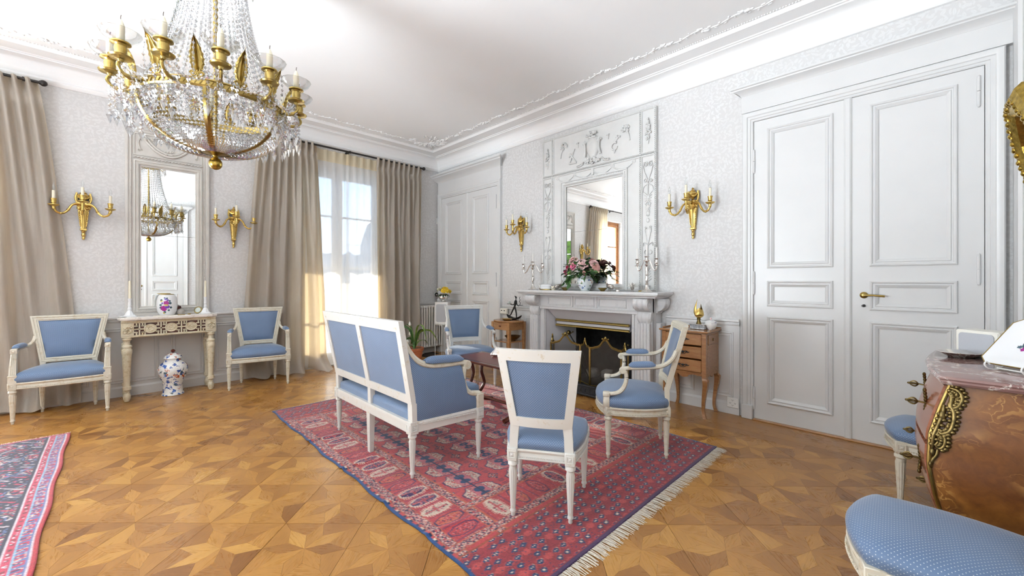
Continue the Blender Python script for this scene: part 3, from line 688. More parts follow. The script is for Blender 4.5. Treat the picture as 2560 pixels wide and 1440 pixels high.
# ------------------------------------------------------------------ doors
def arch(b, x0, x1, z0, z1, prof):
    b.loft([[(x0 - a, -h, z0) for a, h in prof], [(x0 - a, -h, z1 + a) for a, h in prof], [(x1 + a, -h, z1 + a) for a, h in prof], [(x1 + a, -h, z0) for a, h in prof]])
CASE = [(0, 0), (0, .028), (.006, .034), (.020, .034), (.024, .042), (.044, .042), (.050, .050), (.066, .056), (.082, .056), (.090, .048), (.092, 0)]
DPAN = [(0, 0), (.002, .012), (.010, .016), (.018, .012), (.022, .004), (.030, .004), (.034, .010), (.048, .002), (.055, -.006), (.055, -.012)]
def double_door(name, x0, x1, xm, panels, zt, corn, loc=(0, 0, 0), rz=0.0, handle=None, hinge_x=(), cw=1.0, right_cut=None):
    root = struct(empty(name, loc, rz))
    b = MB(); arch(b, x0, x1, 0, zt, [(a * cw, h) for a, h in CASE]); b.build('casing', 'white_paint', root, smooth=30)
    for xx, sgn in ((x0, -1), (x1, 1)):
        b = MB(); e0, e1 = sorted((xx + sgn * .002, xx + sgn * (.094 * cw))); b.box(e0, e1, -.064, 0, 0, .13, .004); b.build('plinth_block', 'white_paint', root)
    ztop, zc0, zc1, ex0, ex1, pr = corn
    b = MB(); b.box(ex0, ex1, -.045, 0, ztop, zc0 + .005, .002); b.build('frieze', 'white_paint', root)
    pc = [(0, zc0), (.048, zc0), (.054, zc0 + .012), (.06, zc0 + .018), (.05 + pr * .35, zc0 + (zc1 - zc0) * .45), (.05 + pr * .75, zc0 + (zc1 - zc0) * .6), (.05 + pr * .8, zc0 + (zc1 - zc0) * .72), (.05 + pr, zc0 + (zc1 - zc0) * .8), (.05 + pr, zc1), (0, zc1)]
    b = MB(); rings = []
    for x, sx in ((ex0, -1), (ex1, 1)):
        rings.append([(x + sx * max(0, q - .045) * (1 if (right_cut is None or sx < 0) else right_cut), -q, z) for q, z in pc])
    b.loft(rings); b.build('door_cornice', 'white_paint', root, smooth=30)
    for li, (lx0, lx1, pl) in enumerate(((x0 + .004, xm - .002, panels[0]), (xm + .002, x1 - .004, panels[1]))):
        b = MB()
        zs = [(.17, .975), (1.065, 1.30), (1.415, 2.705)]; px0, px1 = pl; T = -.024
        b.box(lx0, px0 + .05, T, 0, .012, zt - .003); b.box(px1 - .05, lx1, T, 0, .012, zt - .003)
        b.box(px0 + .05, px1 - .05, T, 0, .012, zs[0][0] + .05); b.box(px0 + .05, px1 - .05, T, 0, zs[2][1] - .05, zt - .003)
        b.box(px0 + .05, px1 - .05, T, 0, zs[0][1] - .05, zs[1][0] + .05); b.box(px0 + .05, px1 - .05, T, 0, zs[1][1] - .05, zs[2][0] + .05)
        leaf = b.build('leaf', 'white_paint', root, smooth=None)
        for z0, z1 in zs:
            b = MB(); b.frame(px0, px1, z0, z1, [(a, h + .024) for a, h in DPAN]); b.box(px0 + .045, px1 - .045, -.013, -.002, z0 + .045, z1 - .045)
            b.build('panel', 'white_paint', leaf, smooth=30)
        if handle is not None and li == 1:
            hx, hz = handle
            b = MB(); b.M = Matrix.Translation((hx, -.024, hz)) @ Matrix.Rotation(PI / 2, 4, 'X')
            b.lathe([(0, 0), (.026, 0), (.026, .006), (.020, .010), (.012, .014), (.010, .045), (0, .046)], 20); b.M = None
            b.tube([(hx, -.065, hz), (hx + .02, -.068, hz), (hx + .06, -.066, hz), (hx + .10, -.064, hz - .004), (hx + .125, -.062, hz - .006)], [.009, .009, .0075, .009, .008], 10)
            b.build('door_handle', 'brass', leaf)
            b = MB(); b.M = Matrix.Translation((hx, -.024, hz - .085)) @ Matrix.Rotation(PI / 2, 4, 'X'); b.lathe([(0, 0), (.011, 0), (.009, .004), (0, .005)], 14); b.M = None
            b.tube([(hx, -.028, hz - .085), (hx, -.05, hz - .085)], .0025, 6); b.tube([(hx + .012 * math.cos(t), -.055, hz - .085 + .012 * math.sin(t) * .7) for t in [i * PI / 6 for i in range(12)]], .002, 5, loop=True)
            b.build('key', 'black_iron', leaf)
        for hx_, hz_ in [h for h in hinge_x if (h[0] < xm) == (li == 0)]:
            b = MB(); b.tube([(hx_, -.032, hz_ - .10), (hx_, -.032, hz_ - .002)], .009, 8); b.tube([(hx_, -.032, hz_ + .002), (hx_, -.032, hz_ + .10)], .009, 8)
            b.ball((hx_, -.032, hz_ + .105), .008, 8, 4); b.ball((hx_, -.032, hz_ - .105), .008, 8, 4); b.build('hinge', 'white_paint', leaf)
    b = MB(); b.loft([[(xm - .026, -.024, z), (xm - .024, -.034, z), (xm - .012, -.042, z), (xm + .012, -.042, z), (xm + .024, -.034, z), (xm + .026, -.024, z)] for z in (.012, zt - .003)])
    b.build('astragal', 'white_paint', root, smooth=30)
    return root
d1 = double_door('door_1', 5.208, 6.63, 5.895, ((5.318, 5.80), (6.028, 6.502)), 2.795, (2.89, 3.05, 3.125, 5.11, 6.755, .075), handle=(5.995, 1.185),
                 hinge_x=((5.213, 2.42), (5.213, 1.28), (5.213, .20), (6.60, 2.62), (6.60, 1.38), (6.60, .3)), right_cut=.1)
b = MB(); b.box(5.21, 6.62, -.07, -.02, 0, .011, .003); b.build('threshold', 'cherry_wood', d1)
double_door('door_2', .135, 1.64, .886, ((.255, .744), (1.03, 1.44)), 2.795, (2.885, 3.085, 3.215, .05, 1.735, .13), hinge_x=((1.62, 2.55), (1.62, 1.32), (1.62, .3)))
double_door('door_3', 3.05, 4.45, 3.75, ((3.17, 3.64), (3.86, 4.33)), 2.795, (2.885, 3.05, 3.15, 2.96, 4.54, .08), loc=(ROOM_X, 0, 0), rz=WALL_C, handle=(3.83, 1.18))
b = MB(); b.loft([[(x, -h, z) for x, h in ((.03, 0), (.03, .018), (.05, .026), (.10, .026), (.12, .018), (.17, .018), (.18, 0))] for z in (.0, 3.31)]); o = struct(b.build('trim_7', 'white_paint', smooth=30)); o.location = (ROOM_X, 0, 0); o.rotation_euler = (0, 0, WALL_C)

# ------------------------------------------------------------------ windows
def window(name, x0, x1, zt, m, loc, rz, z0=.02, depth=.16):
    root = struct(empty(name, loc, rz)); y = depth
    b = MB(); b.box(x0, x0 + .05, y - .03, y + .05, z0, zt); b.box(x1 - .05, x1, y - .03, y + .05, z0, zt); b.box(x0 + .05, x1 - .05, y - .03, y + .05, zt - .06, zt); b.box(x0 + .05, x1 - .05, y - .03, y + .05, z0, z0 + .05)
    b.build('window_frame', m, root, smooth=None)
    xm = (x0 + x1) / 2
    for a, c in ((x0 + .052, xm - .004), (xm + .004, x1 - .052)):
        b = MB(); b.box(a, a + .075, y - .02, y + .03, z0 + .055, zt - .065, .004); b.box(c - .075, c, y - .02, y + .03, z0 + .055, zt - .065, .004)
        b.box(a + .075, c - .075, y - .02, y + .03, zt - .145, zt - .065); b.box(a + .075, c - .075, y - .02, y + .03, z0 + .055, z0 + .25)
        for zb in (.72, 1.5, 2.30): b.box(a + .075, c - .075, y - .012, y + .02, zb - .014, zb + .014)
        sash = b.build('sash', m, root, smooth=30)
        zz = [z0 + .25, .706, .734, 1.486, 1.514, 2.286, 2.314, zt - .145]
        for q in range(0, 8, 2):
            b = MB(); b.box(a + .07, c - .07, y + .002, y + .006, zz[q] - .005, zz[q + 1] + .005); b.build('pane', 'window_glass', sash, smooth=None)
    b = MB(); b.box(x0, x0 + .006, .0, y - .03, z0, zt); b.box(x1 - .006, x1, .0, y - .03, z0, zt); b.box(x0, x1, 0, y - .03, zt - .006, zt); b.box(x0, x1, 0, y - .03, z0 - .03, z0)
    b.build('reveal', 'white_paint', root, smooth=None)
    return root
window('window_1', W1[0] + .004, W1[1] - .004, WTOP - .004, 'white_paint', (0, 0, 0), WALL_A)
window('window_2', W2[0] + .004, W2[1] - .004, WTOP - .004, 'oak_window', (0, 0, 0), WALL_A)
for i, (a, c) in enumerate(BW): window('window_%d' % (i + 3), -c + .004, -a - .004, 2.945, 'white_paint', (0, -ROOM_Y, 0), PI, .025)
# outside: terrace, awning over the first window, hedge, mountains over the lake
b = MB(); b.box(-60, -WT - .01, -60, 40, -.3, -.16); b.box(-60, 60, -60, -ROOM_Y - WT - .01, -.3, -.16); struct(b.build('ground', 'terrace_stone', smooth=None))
aw = thing('awning', 'pale striped cloth awning with scalloped valance outside the curtained window', 'awning', (-WT, 0, 0))
b = MB(); b.slab(8, 4, lambda u, v: (-.02 - v * 1.0, -2.75 + u * 1.9, 3.22 - v * 1.22), lambda u, v: (-.02 - v * 1.0, -2.75 + u * 1.9, 3.21 - v * 1.22)); b.build('canopy', 'awning_cloth', aw)
b = MB(); b.slab(76, 1, lambda u, v: (-1.02, -2.75 + u * 1.9, 2.0 - v * (.13 + .07 * abs(math.sin(u * 1.9 / .28 * PI)))), lambda u, v: (-1.03, -2.75 + u * 1.9, 2.0 - v * (.13 + .07 * abs(math.sin(u * 1.9 / .28 * PI))))); b.build('valance', 'awning_cloth', aw)
r3 = random.Random(11)
hd = MB()
for i in range(26):
    hd.ball((-3 + i * .55 + r3.uniform(-.2, .2), -14.5 + r3.uniform(-.5, .5), r3.uniform(.8, 3.6)), (r3.uniform(.8, 1.3), .9, r3.uniform(.9, 1.5)), 12, 8)
o = hd.build('garden_hedge', 'hedge', smooth=60, recalc=False); tag(o, 'tall bright green hedge in the garden seen in the mirror over the mantel', 'hedge'); o['kind'] = 'stuff'
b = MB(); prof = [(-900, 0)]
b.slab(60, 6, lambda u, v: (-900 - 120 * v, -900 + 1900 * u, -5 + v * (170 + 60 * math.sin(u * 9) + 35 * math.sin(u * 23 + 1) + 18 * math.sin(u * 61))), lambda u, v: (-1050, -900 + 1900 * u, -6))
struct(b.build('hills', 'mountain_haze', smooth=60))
# ------------------------------------------------------------------ Louis XVI seat furniture
def seat_outline(wb, wf, d, bulge, bow, back_bow=0.0):
    hb, hf, y0, y1 = wb / 2, wf / 2, -d / 2, d / 2
    q = lambda a, c, b, n: [((1 - t) ** 2 * a[0] + 2 * t * (1 - t) * c[0] + t * t * b[0], (1 - t) ** 2 * a[1] + 2 * t * (1 - t) * c[1] + t * t * b[1]) for t in [i / n for i in range(n)]]
    P = q((-hb, y0), (0, y0 - 2 * back_bow), (hb, y0), 6)
    P += q((hb, y0), ((hb + hf) / 2 + 2 * bulge, y0 + d * .45), (hf, y1), 10)
    P += q((hf, y1), (0, y1 + 2 * bow), (-hf, y1), 14)
    P += q((-hf, y1), (-(hb + hf) / 2 - 2 * bulge, y0 + d * .45), (-hb, y0), 10)
    return P
def off_ring(P, o, z):
    n = len(P); out = []
    for i in range(n):
        a, b = P[i - 1], P[(i + 1) % n]; tx, ty = b[0] - a[0], b[1] - a[1]; l = math.hypot(tx, ty) or 1
        out.append((P[i][0] + ty / l * o, P[i][1] - tx / l * o, z))
    return out
def sc_ring(P, k, z, cy0=0.0): return [(p[0] * k, cy0 + (p[1] - cy0) * k, z) for p in P]
ZR0, ZR1 = .315, .375
def leg_mesh(h, r0=.0255, r1=.0145):
    fl = lambda a, z: (1 - .15 * max(0, math.cos(12 * a)) ) if .052 < z < h - .055 else 1
    pr = [(0.009, 0), (.0115, .004), (.0105, .022), (.0165, .026), (.0165, .034), (.0135, .038), (.0140, .05), (.0146, .055)]
    for i in range(7): t = i / 6; pr.append((r1 + (r0 * .93 - r1) * t, .06 + (h - .125) * t))
    pr += [(r0 * .95, h - .056), (r0 * .80, h - .045), (r0 * .78, h - .032), (r0 * 1.1, h - .026), (r0 * 1.1, h - .012), (r0 * .85, h - .006), (r0 * .85, h)]
    return MB().lathe(pr, 24, mod=fl)
def rosette_block(b, x, y, z0, z1, w, ang=0):
    b.M = Matrix.Translation((x, y, 0)) @ Matrix.Rotation(ang, 4, 'Z')
    b.box(-w, w, -w, w, z0, z1, .003); zc = (z0 + z1) / 2; s = min(w, (z1 - z0) / 2) * .72
    for k in range(4):
        R = Matrix.Rotation(k * PI / 2, 4, 'Z'); b.M = Matrix.Translation((x, y, 0)) @ Matrix.Rotation(ang, 4, 'Z') @ R
        b.frame(-s, s, zc - s, zc + s, [(0, 0), (.001, .003), (.004, .003), (.005, 0)], -w); b.ball((0, -w, zc), (s * .5, .004, s * .5), 8, 4)
        for e in range(4): b.ball((s * .42 * math.cos(PI / 4 + e * PI / 2), -w, zc + s * .42 * math.sin(PI / 4 + e * PI / 2)), (s * .25, .003, s * .25), 6, 4)
    b.M = None
class Back:
    def __init__(s, z0, z1, w0, w1, y0, tilt, curve, th=.03): s.__dict__.update(locals())
    def hw(s, v): return (s.w0 + (s.w1 - s.w0) * v) / 2
    def P(s, u, v, dy=0.0):
        return (u * s.hw(v), s.y0 - s.tilt * v - s.curve * (1 - u * u) + dy, s.z0 + (s.z1 - s.z0) * v)
def make_back(root, B, sw, rail0, rail1, paint, cloth='blue_fabric', mids=(), dome=.026, studs=True, cloth2=None):
    H = B.z1 - B.z0; v0 = rail0 / H; v1 = 1 - rail1 / H; t = B.th / 2
    b = MB(); ui = lambda v: 1 - sw / B.hw(v)
    for sg in (-1, 1):
        f = lambda uu, v, d: B.P(sg * (ui(v) + (1 - ui(v)) * uu), v, d)
        b.slab(2, 10, lambda a, v: f(a, v, t), lambda a, v: f(a, v, -t))
    cols = [-1] + [m for m in mids] + [1]
    for (va, vb) in ((0, v0), (v1, 1)):
        b.slab(14, 2, lambda a, v: B.P((a * 2 - 1) * ui(va + (vb - va) * v), va + (vb - va) * v, t), lambda a, v: B.P((a * 2 - 1) * ui(va + (vb - va) * v), va + (vb - va) * v, -t))
    mw = sw * .55
    for m in mids:
        b.slab(2, 4, lambda a, v: B.P(m + (a * 2 - 1) * mw / B.hw(v), v0 + (v1 - v0) * v, t), lambda a, v: B.P(m + (a * 2 - 1) * mw / B.hw(v), v0 + (v1 - v0) * v, -t))
    # raised front moulding
    def edge(u, v, d=.0): return B.P(u, v, t + d)
    for k, dd in ((.28, .004), (.72, .006)):
        loop = []
        for i in range(13): v = i / 12; loop.append(edge(1 - sw * k / B.hw(v), v0 * k + v * (1 - v0 * k - (1 - v1) * k), dd * .4))
        vt = 1 - (1 - v1) * k
        for i in range(1, 14): u = 1 - 2 * i / 14; loop.append(edge(u * (1 - sw * k / B.hw(vt)), vt, dd * .4))
        for i in range(13): v = 1 - i / 12; loop.append(edge(-(1 - sw * k / B.hw(v)), v0 * k + v * (1 - v0 * k - (1 - v1) * k), dd * .4))
        vb = v0 * k
        for i in range(1, 14): u = -1 + 2 * i / 14; loop.append(edge(u * (1 - sw * k / B.hw(vb)), vb, dd * .4))
        b.tube(loop, .0045, 6, loop=True)
    b.build('backrest_frame', paint, root, smooth=40)
    for m0, m1 in zip(cols[:-1], cols[1:]):
        lo = lambda v: (-ui(v) if m0 == -1 else m0 + mw / B.hw(v)); hi = lambda v: (ui(v) if m1 == 1 else m1 - mw / B.hw(v))
        U = lambda a, v: lo(v) + (hi(v) - lo(v)) * a; V = lambda q: v0 + (v1 - v0) * q
        dm = lambda a, q: (1 - (2 * a - 1) ** 6) * (1 - (2 * q - 1) ** 6)
        b = MB(); b.slab(14, 14, lambda a, q: B.P(U(a, V(q)), V(q), t - .006 + dome * dm(a, q)), lambda a, q: B.P(U(a, V(q)), V(q), -t + .010 - .003 * dm(a, q)))
        b.build('back_cushion', cloth2 or cloth, root, smooth=60)
        if studs:
            b = MB(); K = 34
            for i in range(K + 1):
                for sg in (0, 1):
                    q = i / K; b.ball(B.P(U(sg, V(q)) + (.003 if sg else -.003) / B.hw(V(q)), V(q), t + .001), .0032, 6, 4)
            for i in range(1, 28):
                for q in (0, 1): b.ball(B.P(U(i / 28, V(q)), V(q), t + .001), .0032, 6, 4)
            stuff(b.build('bead_trim', paint, root, recalc=False))
def make_seat(root, P, legs, paint, front_legs=(0, 1), dome=.035, z_top=.425, blocks=.027, angs=None):
    b = MB()
    prof = [(-.03, ZR0), (.004, ZR0), (.008, ZR0 + .006), (.003, ZR0 + .012), (.0, ZR0 + .018), (.0, ZR1 - .022), (.006, ZR1 - .016), (.009, ZR1 - .008), (.006, ZR1), (-.03, ZR1)]
    b.loft([off_ring(P, o, z) for o, z in prof], True, True)
    for i, (x, y) in enumerate(legs): rosette_block(b, x, y, ZR0 - .006, ZR1 + .004, blocks, angs[i] if angs else 0)
    rail = b.build('seat_rail', paint, root, smooth=40)
    b = MB(); n = len(P); ring = off_ring(P, .009, ZR0 + .017); L = 0
    for i in range(n):
        a, c = Vector(ring[i]), Vector(ring[(i + 1) % n]); k = max(1, int((c - a).length / .0095))
        for j in range(k): b.ball(a.lerp(c, j / k), .0040, 6, 4)
    o = b.build('bead_trim', paint, rail, recalc=False); stuff(o)
    b = MB()
    rings = [off_ring(P, -.004, ZR1 - .004), off_ring(P, .003, ZR1 + .004), off_ring(P, .010, ZR1 + .022), off_ring(P, .011, ZR1 + .036), off_ring(P, .004, z_top - .002)]
    for k, h in ((.95, .25), (.86, .52), (.72, .74), (.55, .88), (.36, .96), (.16, 1.0), (.02, 1.0)): rings.append(sc_ring(P, k, z_top + dome * h))
    b.loft(rings, True, True); b.build('seat', 'blue_fabric', root, smooth=60)
    for x, y in legs:
        o = leg_mesh(ZR0 - .004).build('leg', paint, root, smooth=50); o.location = (x, y, 0)
def arm_pad(b, p0, p1, w, h, n=10):
    p0, p1 = Vector(p0), Vector(p1); rings = []
    d = (p1 - p0); t = d.normalized(); a = t.cross(Vector((0, 0, 1))).normalized(); u = a.cross(t)
    for i in range(n + 1):
        s = i / n; k = max(.12, (1 - abs(2 * s - 1) ** 5)) ** .5; c = p0 + d * s
        rings.append([c + a * (w * (0.75 + .25 * k) * math.cos(q)) + u * (h * k * max(-.35, math.sin(q))) for q in [2 * PI * j / 14 for j in range(14)]])
    b.loft(rings, True, True)
def volute(b, c, r, axis_x=.014):
    b.M = Matrix.Translation(c) @ Matrix.Rotation(PI / 2, 4, 'Y'); b.lathe([(0, -axis_x), (r * .9, -axis_x), (r, -axis_x * .7), (r, axis_x * .7), (r * .9, axis_x), (0, axis_x)], 18)
    for sg in (-1, 1):
        sp = [(r * (1 - .75 * i / 22) * math.cos(i * .55) * .86, r * (1 - .75 * i / 22) * math.sin(i * .55) * .86, sg * (axis_x + .001)) for i in range(23)]
        b.tube(sp, .0022, 5)
    b.ball((0, 0, 0), (r * .25, r * .25, axis_x + .004), 8, 4); b.M = None
RSEC = [(.017 * math.cos(a) * (1.0 if abs(math.cos(a)) > .3 else 1.0), .015 * math.sin(a)) for a in [PI / 8 + i * PI / 4 for i in range(8)]]

def side_chair(name, label, loc, rz, paint, group='white framed side chairs'):
    t = thing(name, label, 'chair', loc, rz, group)
    legs = [(-.205, .195), (.205, .195), (-.157, -.20), (.157, -.20)]
    P = seat_outline(.335, .425, .415, .030, .055)
    make_seat(t, P, legs, paint, angs=[.25, -.25, 0, 0])
    B = Back(.505, .935, .335, .445, -.205, .095, .022, .030)
    make_back(t, B, .045, .055, .062, paint)
    for s in (-1, 1):
        b = MB(); rr = []
        for q in range(9):
            k = q / 8; z = ZR1 - .01 + (.512 - ZR1 + .01) * k; x0 = .157 + .020 - .010 * (1 - k) * 0; xo = .168 + (.1675 - .168) * k + .008 * (1 - k); xi = .128 + (.1225 - .128) * k - .012 * max(0, k - .6) ; y = -.202 - .004 * k
            rr.append([(s * xi, y - .015, z), (s * xo, y - .015, z), (s * xo, y + .015, z), (s * xi, y + .015, z)])
        b.loft(rr); b.build('stile', paint, t, smooth=30)
    return t
def fauteuil(name, label, loc, rz, paint, group='open armchairs with swept arms'):
    t = thing(name, label, 'armchair', loc, rz, group)
    legs = [(-.275, .20), (.275, .20), (-.187, -.21), (.187, -.21)]
    P = seat_outline(.42, .575, .43, .045, .075)
    make_seat(t, P, legs, paint, dome=.045, z_top=.435, angs=[.3, -.3, 0, 0])
    B = Back(.505, .965, .415, .52, -.215, .115, .030, .034)
    make_back(t, B, .042, .05, .05, paint)
    for s in (-1, 1):
        b = MB(); rr = []
        for q in range(7):
            k = q / 6; z = ZR1 - .01 + (.512 - ZR1 + .01) * k
            rr.append([(s * (.170 - .004 * k), -.23, z), (s * .2075, -.23, z), (s * .2075, -.198, z), (s * (.170 - .004 * k), -.198, z)])
        b.loft(rr); b.build('stile', paint, t, smooth=30)
        b = MB()
        path = spline([(s * .232, -.272, .79), (s * .240, -.245, .735), (s * .252, -.195, .693), (s * .268, -.13, .675), (s * .28, -.03, .668), (s * .288, .065, .662), (s * .290, .095, .655)], 5)
        b.sweep(path, RSEC); volute(b, (s * .290, .098, .645), .025)
        for dx in (-.006, .006): b.tube([p + Vector((dx, 0, .013)) for p in path[:20]], .003, 5)
        arm = b.build('arm', paint, t, smooth=45)
        b = MB(); path = spline([(s * .285, .212, .470), (s * .285, .165, .472), (s * .285, .115, .490), (s * .286, .083, .535), (s * .287, .072, .59), (s * .288, .078, .645)], 5)
        b.sweep(path, RSEC)
        for dx in (-.007, .007): b.tube([p + Vector((dx, .011, 0.008)) for p in path], .003, 5)
        b.box(s * .285 - .021, s * .285 + .021, .19, .232, ZR1, .452, .003)
        for dx in (-.012, 0, .012): b.tube([(s * .285 + dx, .233, ZR1 + .008), (s * .285 + dx, .233, .442)], .0035, 6)
        b.box(s * .285 - .026, s * .285 + .026, .186, .238, .450, .484, .006)
        b.build('arm_support', paint, t, smooth=45)
        b = MB(); arm_pad(b, (s * .270, -.125, .690), (s * .287, .055, .680), .028, .030); b.build('arm_pad', 'blue_fabric', t, smooth=60)
    return t
def armchair_square(name, label, loc, rz, paint, group='square backed armchairs by the window wall'):
    t = thing(name, label, 'armchair', loc, rz, group)
    legs = [(-.305, .20), (.305, .20), (-.185, -.165), (.185, -.165)]
    P = [(x, y + .015) for x, y in seat_outline(.42, .60, .40, .02, .030)]
    make_seat(t, P, legs, paint, dome=.055, z_top=.44)
    B = Back(.49, .95, .40, .555, -.168, .075, .0, .036)
    make_back(t, B, .048, .045, .05, paint, studs=False)
    for s in (-1, 1):
        b = MB(); rr = []
        for q in range(5):
            k = q / 4; z = ZR1 - .01 + (.51 - ZR1) * k
            rr.append([(s * .160, -.185, z), (s * .200, -.185, z), (s * .200, -.151, z), (s * .160, -.151, z)])
        b.loft(rr); b.build('stile', paint, t, smooth=30)
        b = MB(); path = spline([(s * .236, -.205, .755), (s * .248, -.185, .702), (s * .272, -.15, .672), (s * .292, -.05, .664), (s * .300, .06, .660), (s * .302, .135, .648)], 5)
        b.sweep(path, RSEC); b.build('arm', paint, t, smooth=45)
        b = MB(); rr = []
        for (z, y, w, dd) in ((ZR1 - .005, .200, .026, .026), (.43, .200, .026, .026), (.434, .200, .029, .029), (.440, .200, .029, .029), (.444, .198, .023, .024), (.53, .185, .021, .022), (.60, .165, .019, .02), (.632, .158, .018, .02), (.636, .158, .021, .024), (.672, .158, .021, .024), (.678, .156, .017, .02)):
            rr.append([(s * .304 - w, y - dd, z), (s * .304 + w, y - dd, z), (s * .304 + w, y + dd, z), (s * .304 - w, y + dd, z)])
        b.loft(rr)
        for dx in (-.010, 0, .010): b.tube([(s * .304 + dx, .222, .448), (s * .304 + dx, .207, .53), (s * .304 + dx * .9, .184, .63)], .0035, 6)
        b.ball((s * .304, .183, .655), (.012, .006, .012), 8, 5); b.build('arm_support', paint, t, smooth=30)
        b = MB(); arm_pad(b, (s * .285, -.07, .684), (s * .302, .135, .684), .028, .030); b.build('arm_pad', 'blue_fabric', t, smooth=60)
    return t
side_chair('side_chair', 'white side chair seen from behind on the red rug, blue dotted back panel', (4.767, -2.499, 0.0095), math.radians(31.8), 'white_chair_paint')
side_chair('side_chair', 'side chair seat in the lower corner nearest the camera, in front of the chest', (6.41, -2.385, 0), math.radians(92), 'cream_chair_paint').scale = (1.05, 1.05, 1.06)
side_chair('side_chair', 'blue seated side chair half hidden behind the inlaid chest by the double door', (6.43, -.885, 0), math.radians(90), 'cream_chair_paint')
fauteuil('open_armchair', 'cream armchair in profile before the three drawer stand, rounded blue seat', (4.739, -1.407, 0.0095), math.radians(121.5), 'cream_chair_paint')
fauteuil('open_armchair', 'cream armchair facing the room between radiator and small drawer table', (2.335, -1.135, 0.0095), math.radians(-116), 'white_chair_paint')
armchair_square('square_armchair', 'square backed blue armchair before the curtain at far left of console table', (.365, -4.643, 0), math.radians(-94.6), 'cream_chair_paint')
armchair_square('square_armchair', 'square backed blue armchair between the console table and the tall window', (.425, -3.0, 0), math.radians(-101.1), 'cream_chair_paint')

# ------------------------------------------------------------------ settee
st = thing('settee', 'two seat white settee with blue dotted upholstery, back towards the camera', 'settee', (3.38, -2.665, .0095), 0)
pw = 'white_chair_paint'
LB, LF = .598, .66
P = [(-LB - .02, -.285), (LB + .02, -.285), (LF + .02, .275), (-LF - .02, .275)]
b = MB(); b.loft([off_ring(P, 0, z) if False else [(x * k, y * k, z) for x, y in P] for k, z in ((.99, ZR0 - .02), (1.0, ZR0 - .016), (1.0, ZR1 - .03), (1.006, ZR1 - .02), (1.0, ZR1 - .006), (.99, ZR1 - .006))])
for x, y in ((-LB, -.26), (LB, -.26), (-LF, .25), (LF, .25)): rosette_block(b, x, y, ZR0 - .026, ZR1 - .002, .030)
for a, c in (((LB + .026, -.22, .345), (LF + .026, .21, .345)), ((-LB - .026, -.22, .345), (-LF - .026, .21, .345)), ((-LF + .04, .279, .345), (LF - .04, .279, .345))): b.beads(a, c, .010, .0042)
b.build('seat_rail', pw, st, smooth=30)
for x, y in ((-LB, -.26), (LB, -.26), (-LF, .25), (LF, .25)):
    o = leg_mesh(ZR0 - .022).build('leg', pw, st, smooth=50); o.location = (x, y, 0)
for x, y in ((.01, -.265),):
    b = MB(); b.loft([[(x - w, y - w * .8, z), (x + w, y - w * .8, z), (x + w, y + w * .8, z), (x - w, y + w * .8, z)] for w, z in ((.019, 0), (.027, ZR0 - .01))]); b.build('leg', pw, st, smooth=30)
o = leg_mesh(ZR0 - .022).build('leg', pw, st, smooth=50); o.location = (0, .25, 0)
B = Back(.485, 1.035, 2 * LB + .05, 2 * LB + .085, -.262, .105, .0, .036)
make_back(st, B, .055, .062, .072, pw, mids=(0.017,), dome=.05, studs=False)
for xc, hw_ in ((-LB - .001, .027), (LB + .001, .027), (.01, .024)):
    b = MB(); b.loft([[(xc - hw_, y - .018, z), (xc + hw_, y - .018, z), (xc + hw_, y + .018, z), (xc - hw_, y + .018, z)] for y, z in ((-.258, ZR1 - .02), (-.262, .49))]); b.build('stile', pw, st, smooth=30)
b = MB()     # tight seat and the loose cushion on it
S1 = [(-LB + .0, -.262), (LB - .0, -.262), (LF - .02, .26), (-LF + .02, .26)]
def dens(P, k=10): return [(P[i][0] + (P[(i + 1) % 4][0] - P[i][0]) * j / k, P[i][1] + (P[(i + 1) % 4][1] - P[i][1]) * j / k) for i in range(4) for j in range(k)]
b.loft([[(x * k, y * k, z) for x, y in dens(S1)] for k, z in ((.99, ZR1 - .012), (1.0, ZR1 + .002), (1.0, ZR1 + .03), (.985, ZR1 + .048), (.9, ZR1 + .06), (.5, ZR1 + .065), (.05, ZR1 + .065))])
b.build('seat', 'blue_fabric', st, smooth=60)
b = MB(); S2 = dens([(-LB + .06, -.20), (LB - .06, -.20), (LF - .06, .305), (-LF + .06, .305)])
b.loft([[(x * k, .05 + (y - .05) * k, z) for x, y in S2] for k, z in ((.96, .438), (.995, .446), (1.0, .475), (.995, .505), (.96, .518), (.8, .530), (.4, .538), (.03, .540))])
b.build('seat_cushion', 'blue_fabric', st, smooth=60)
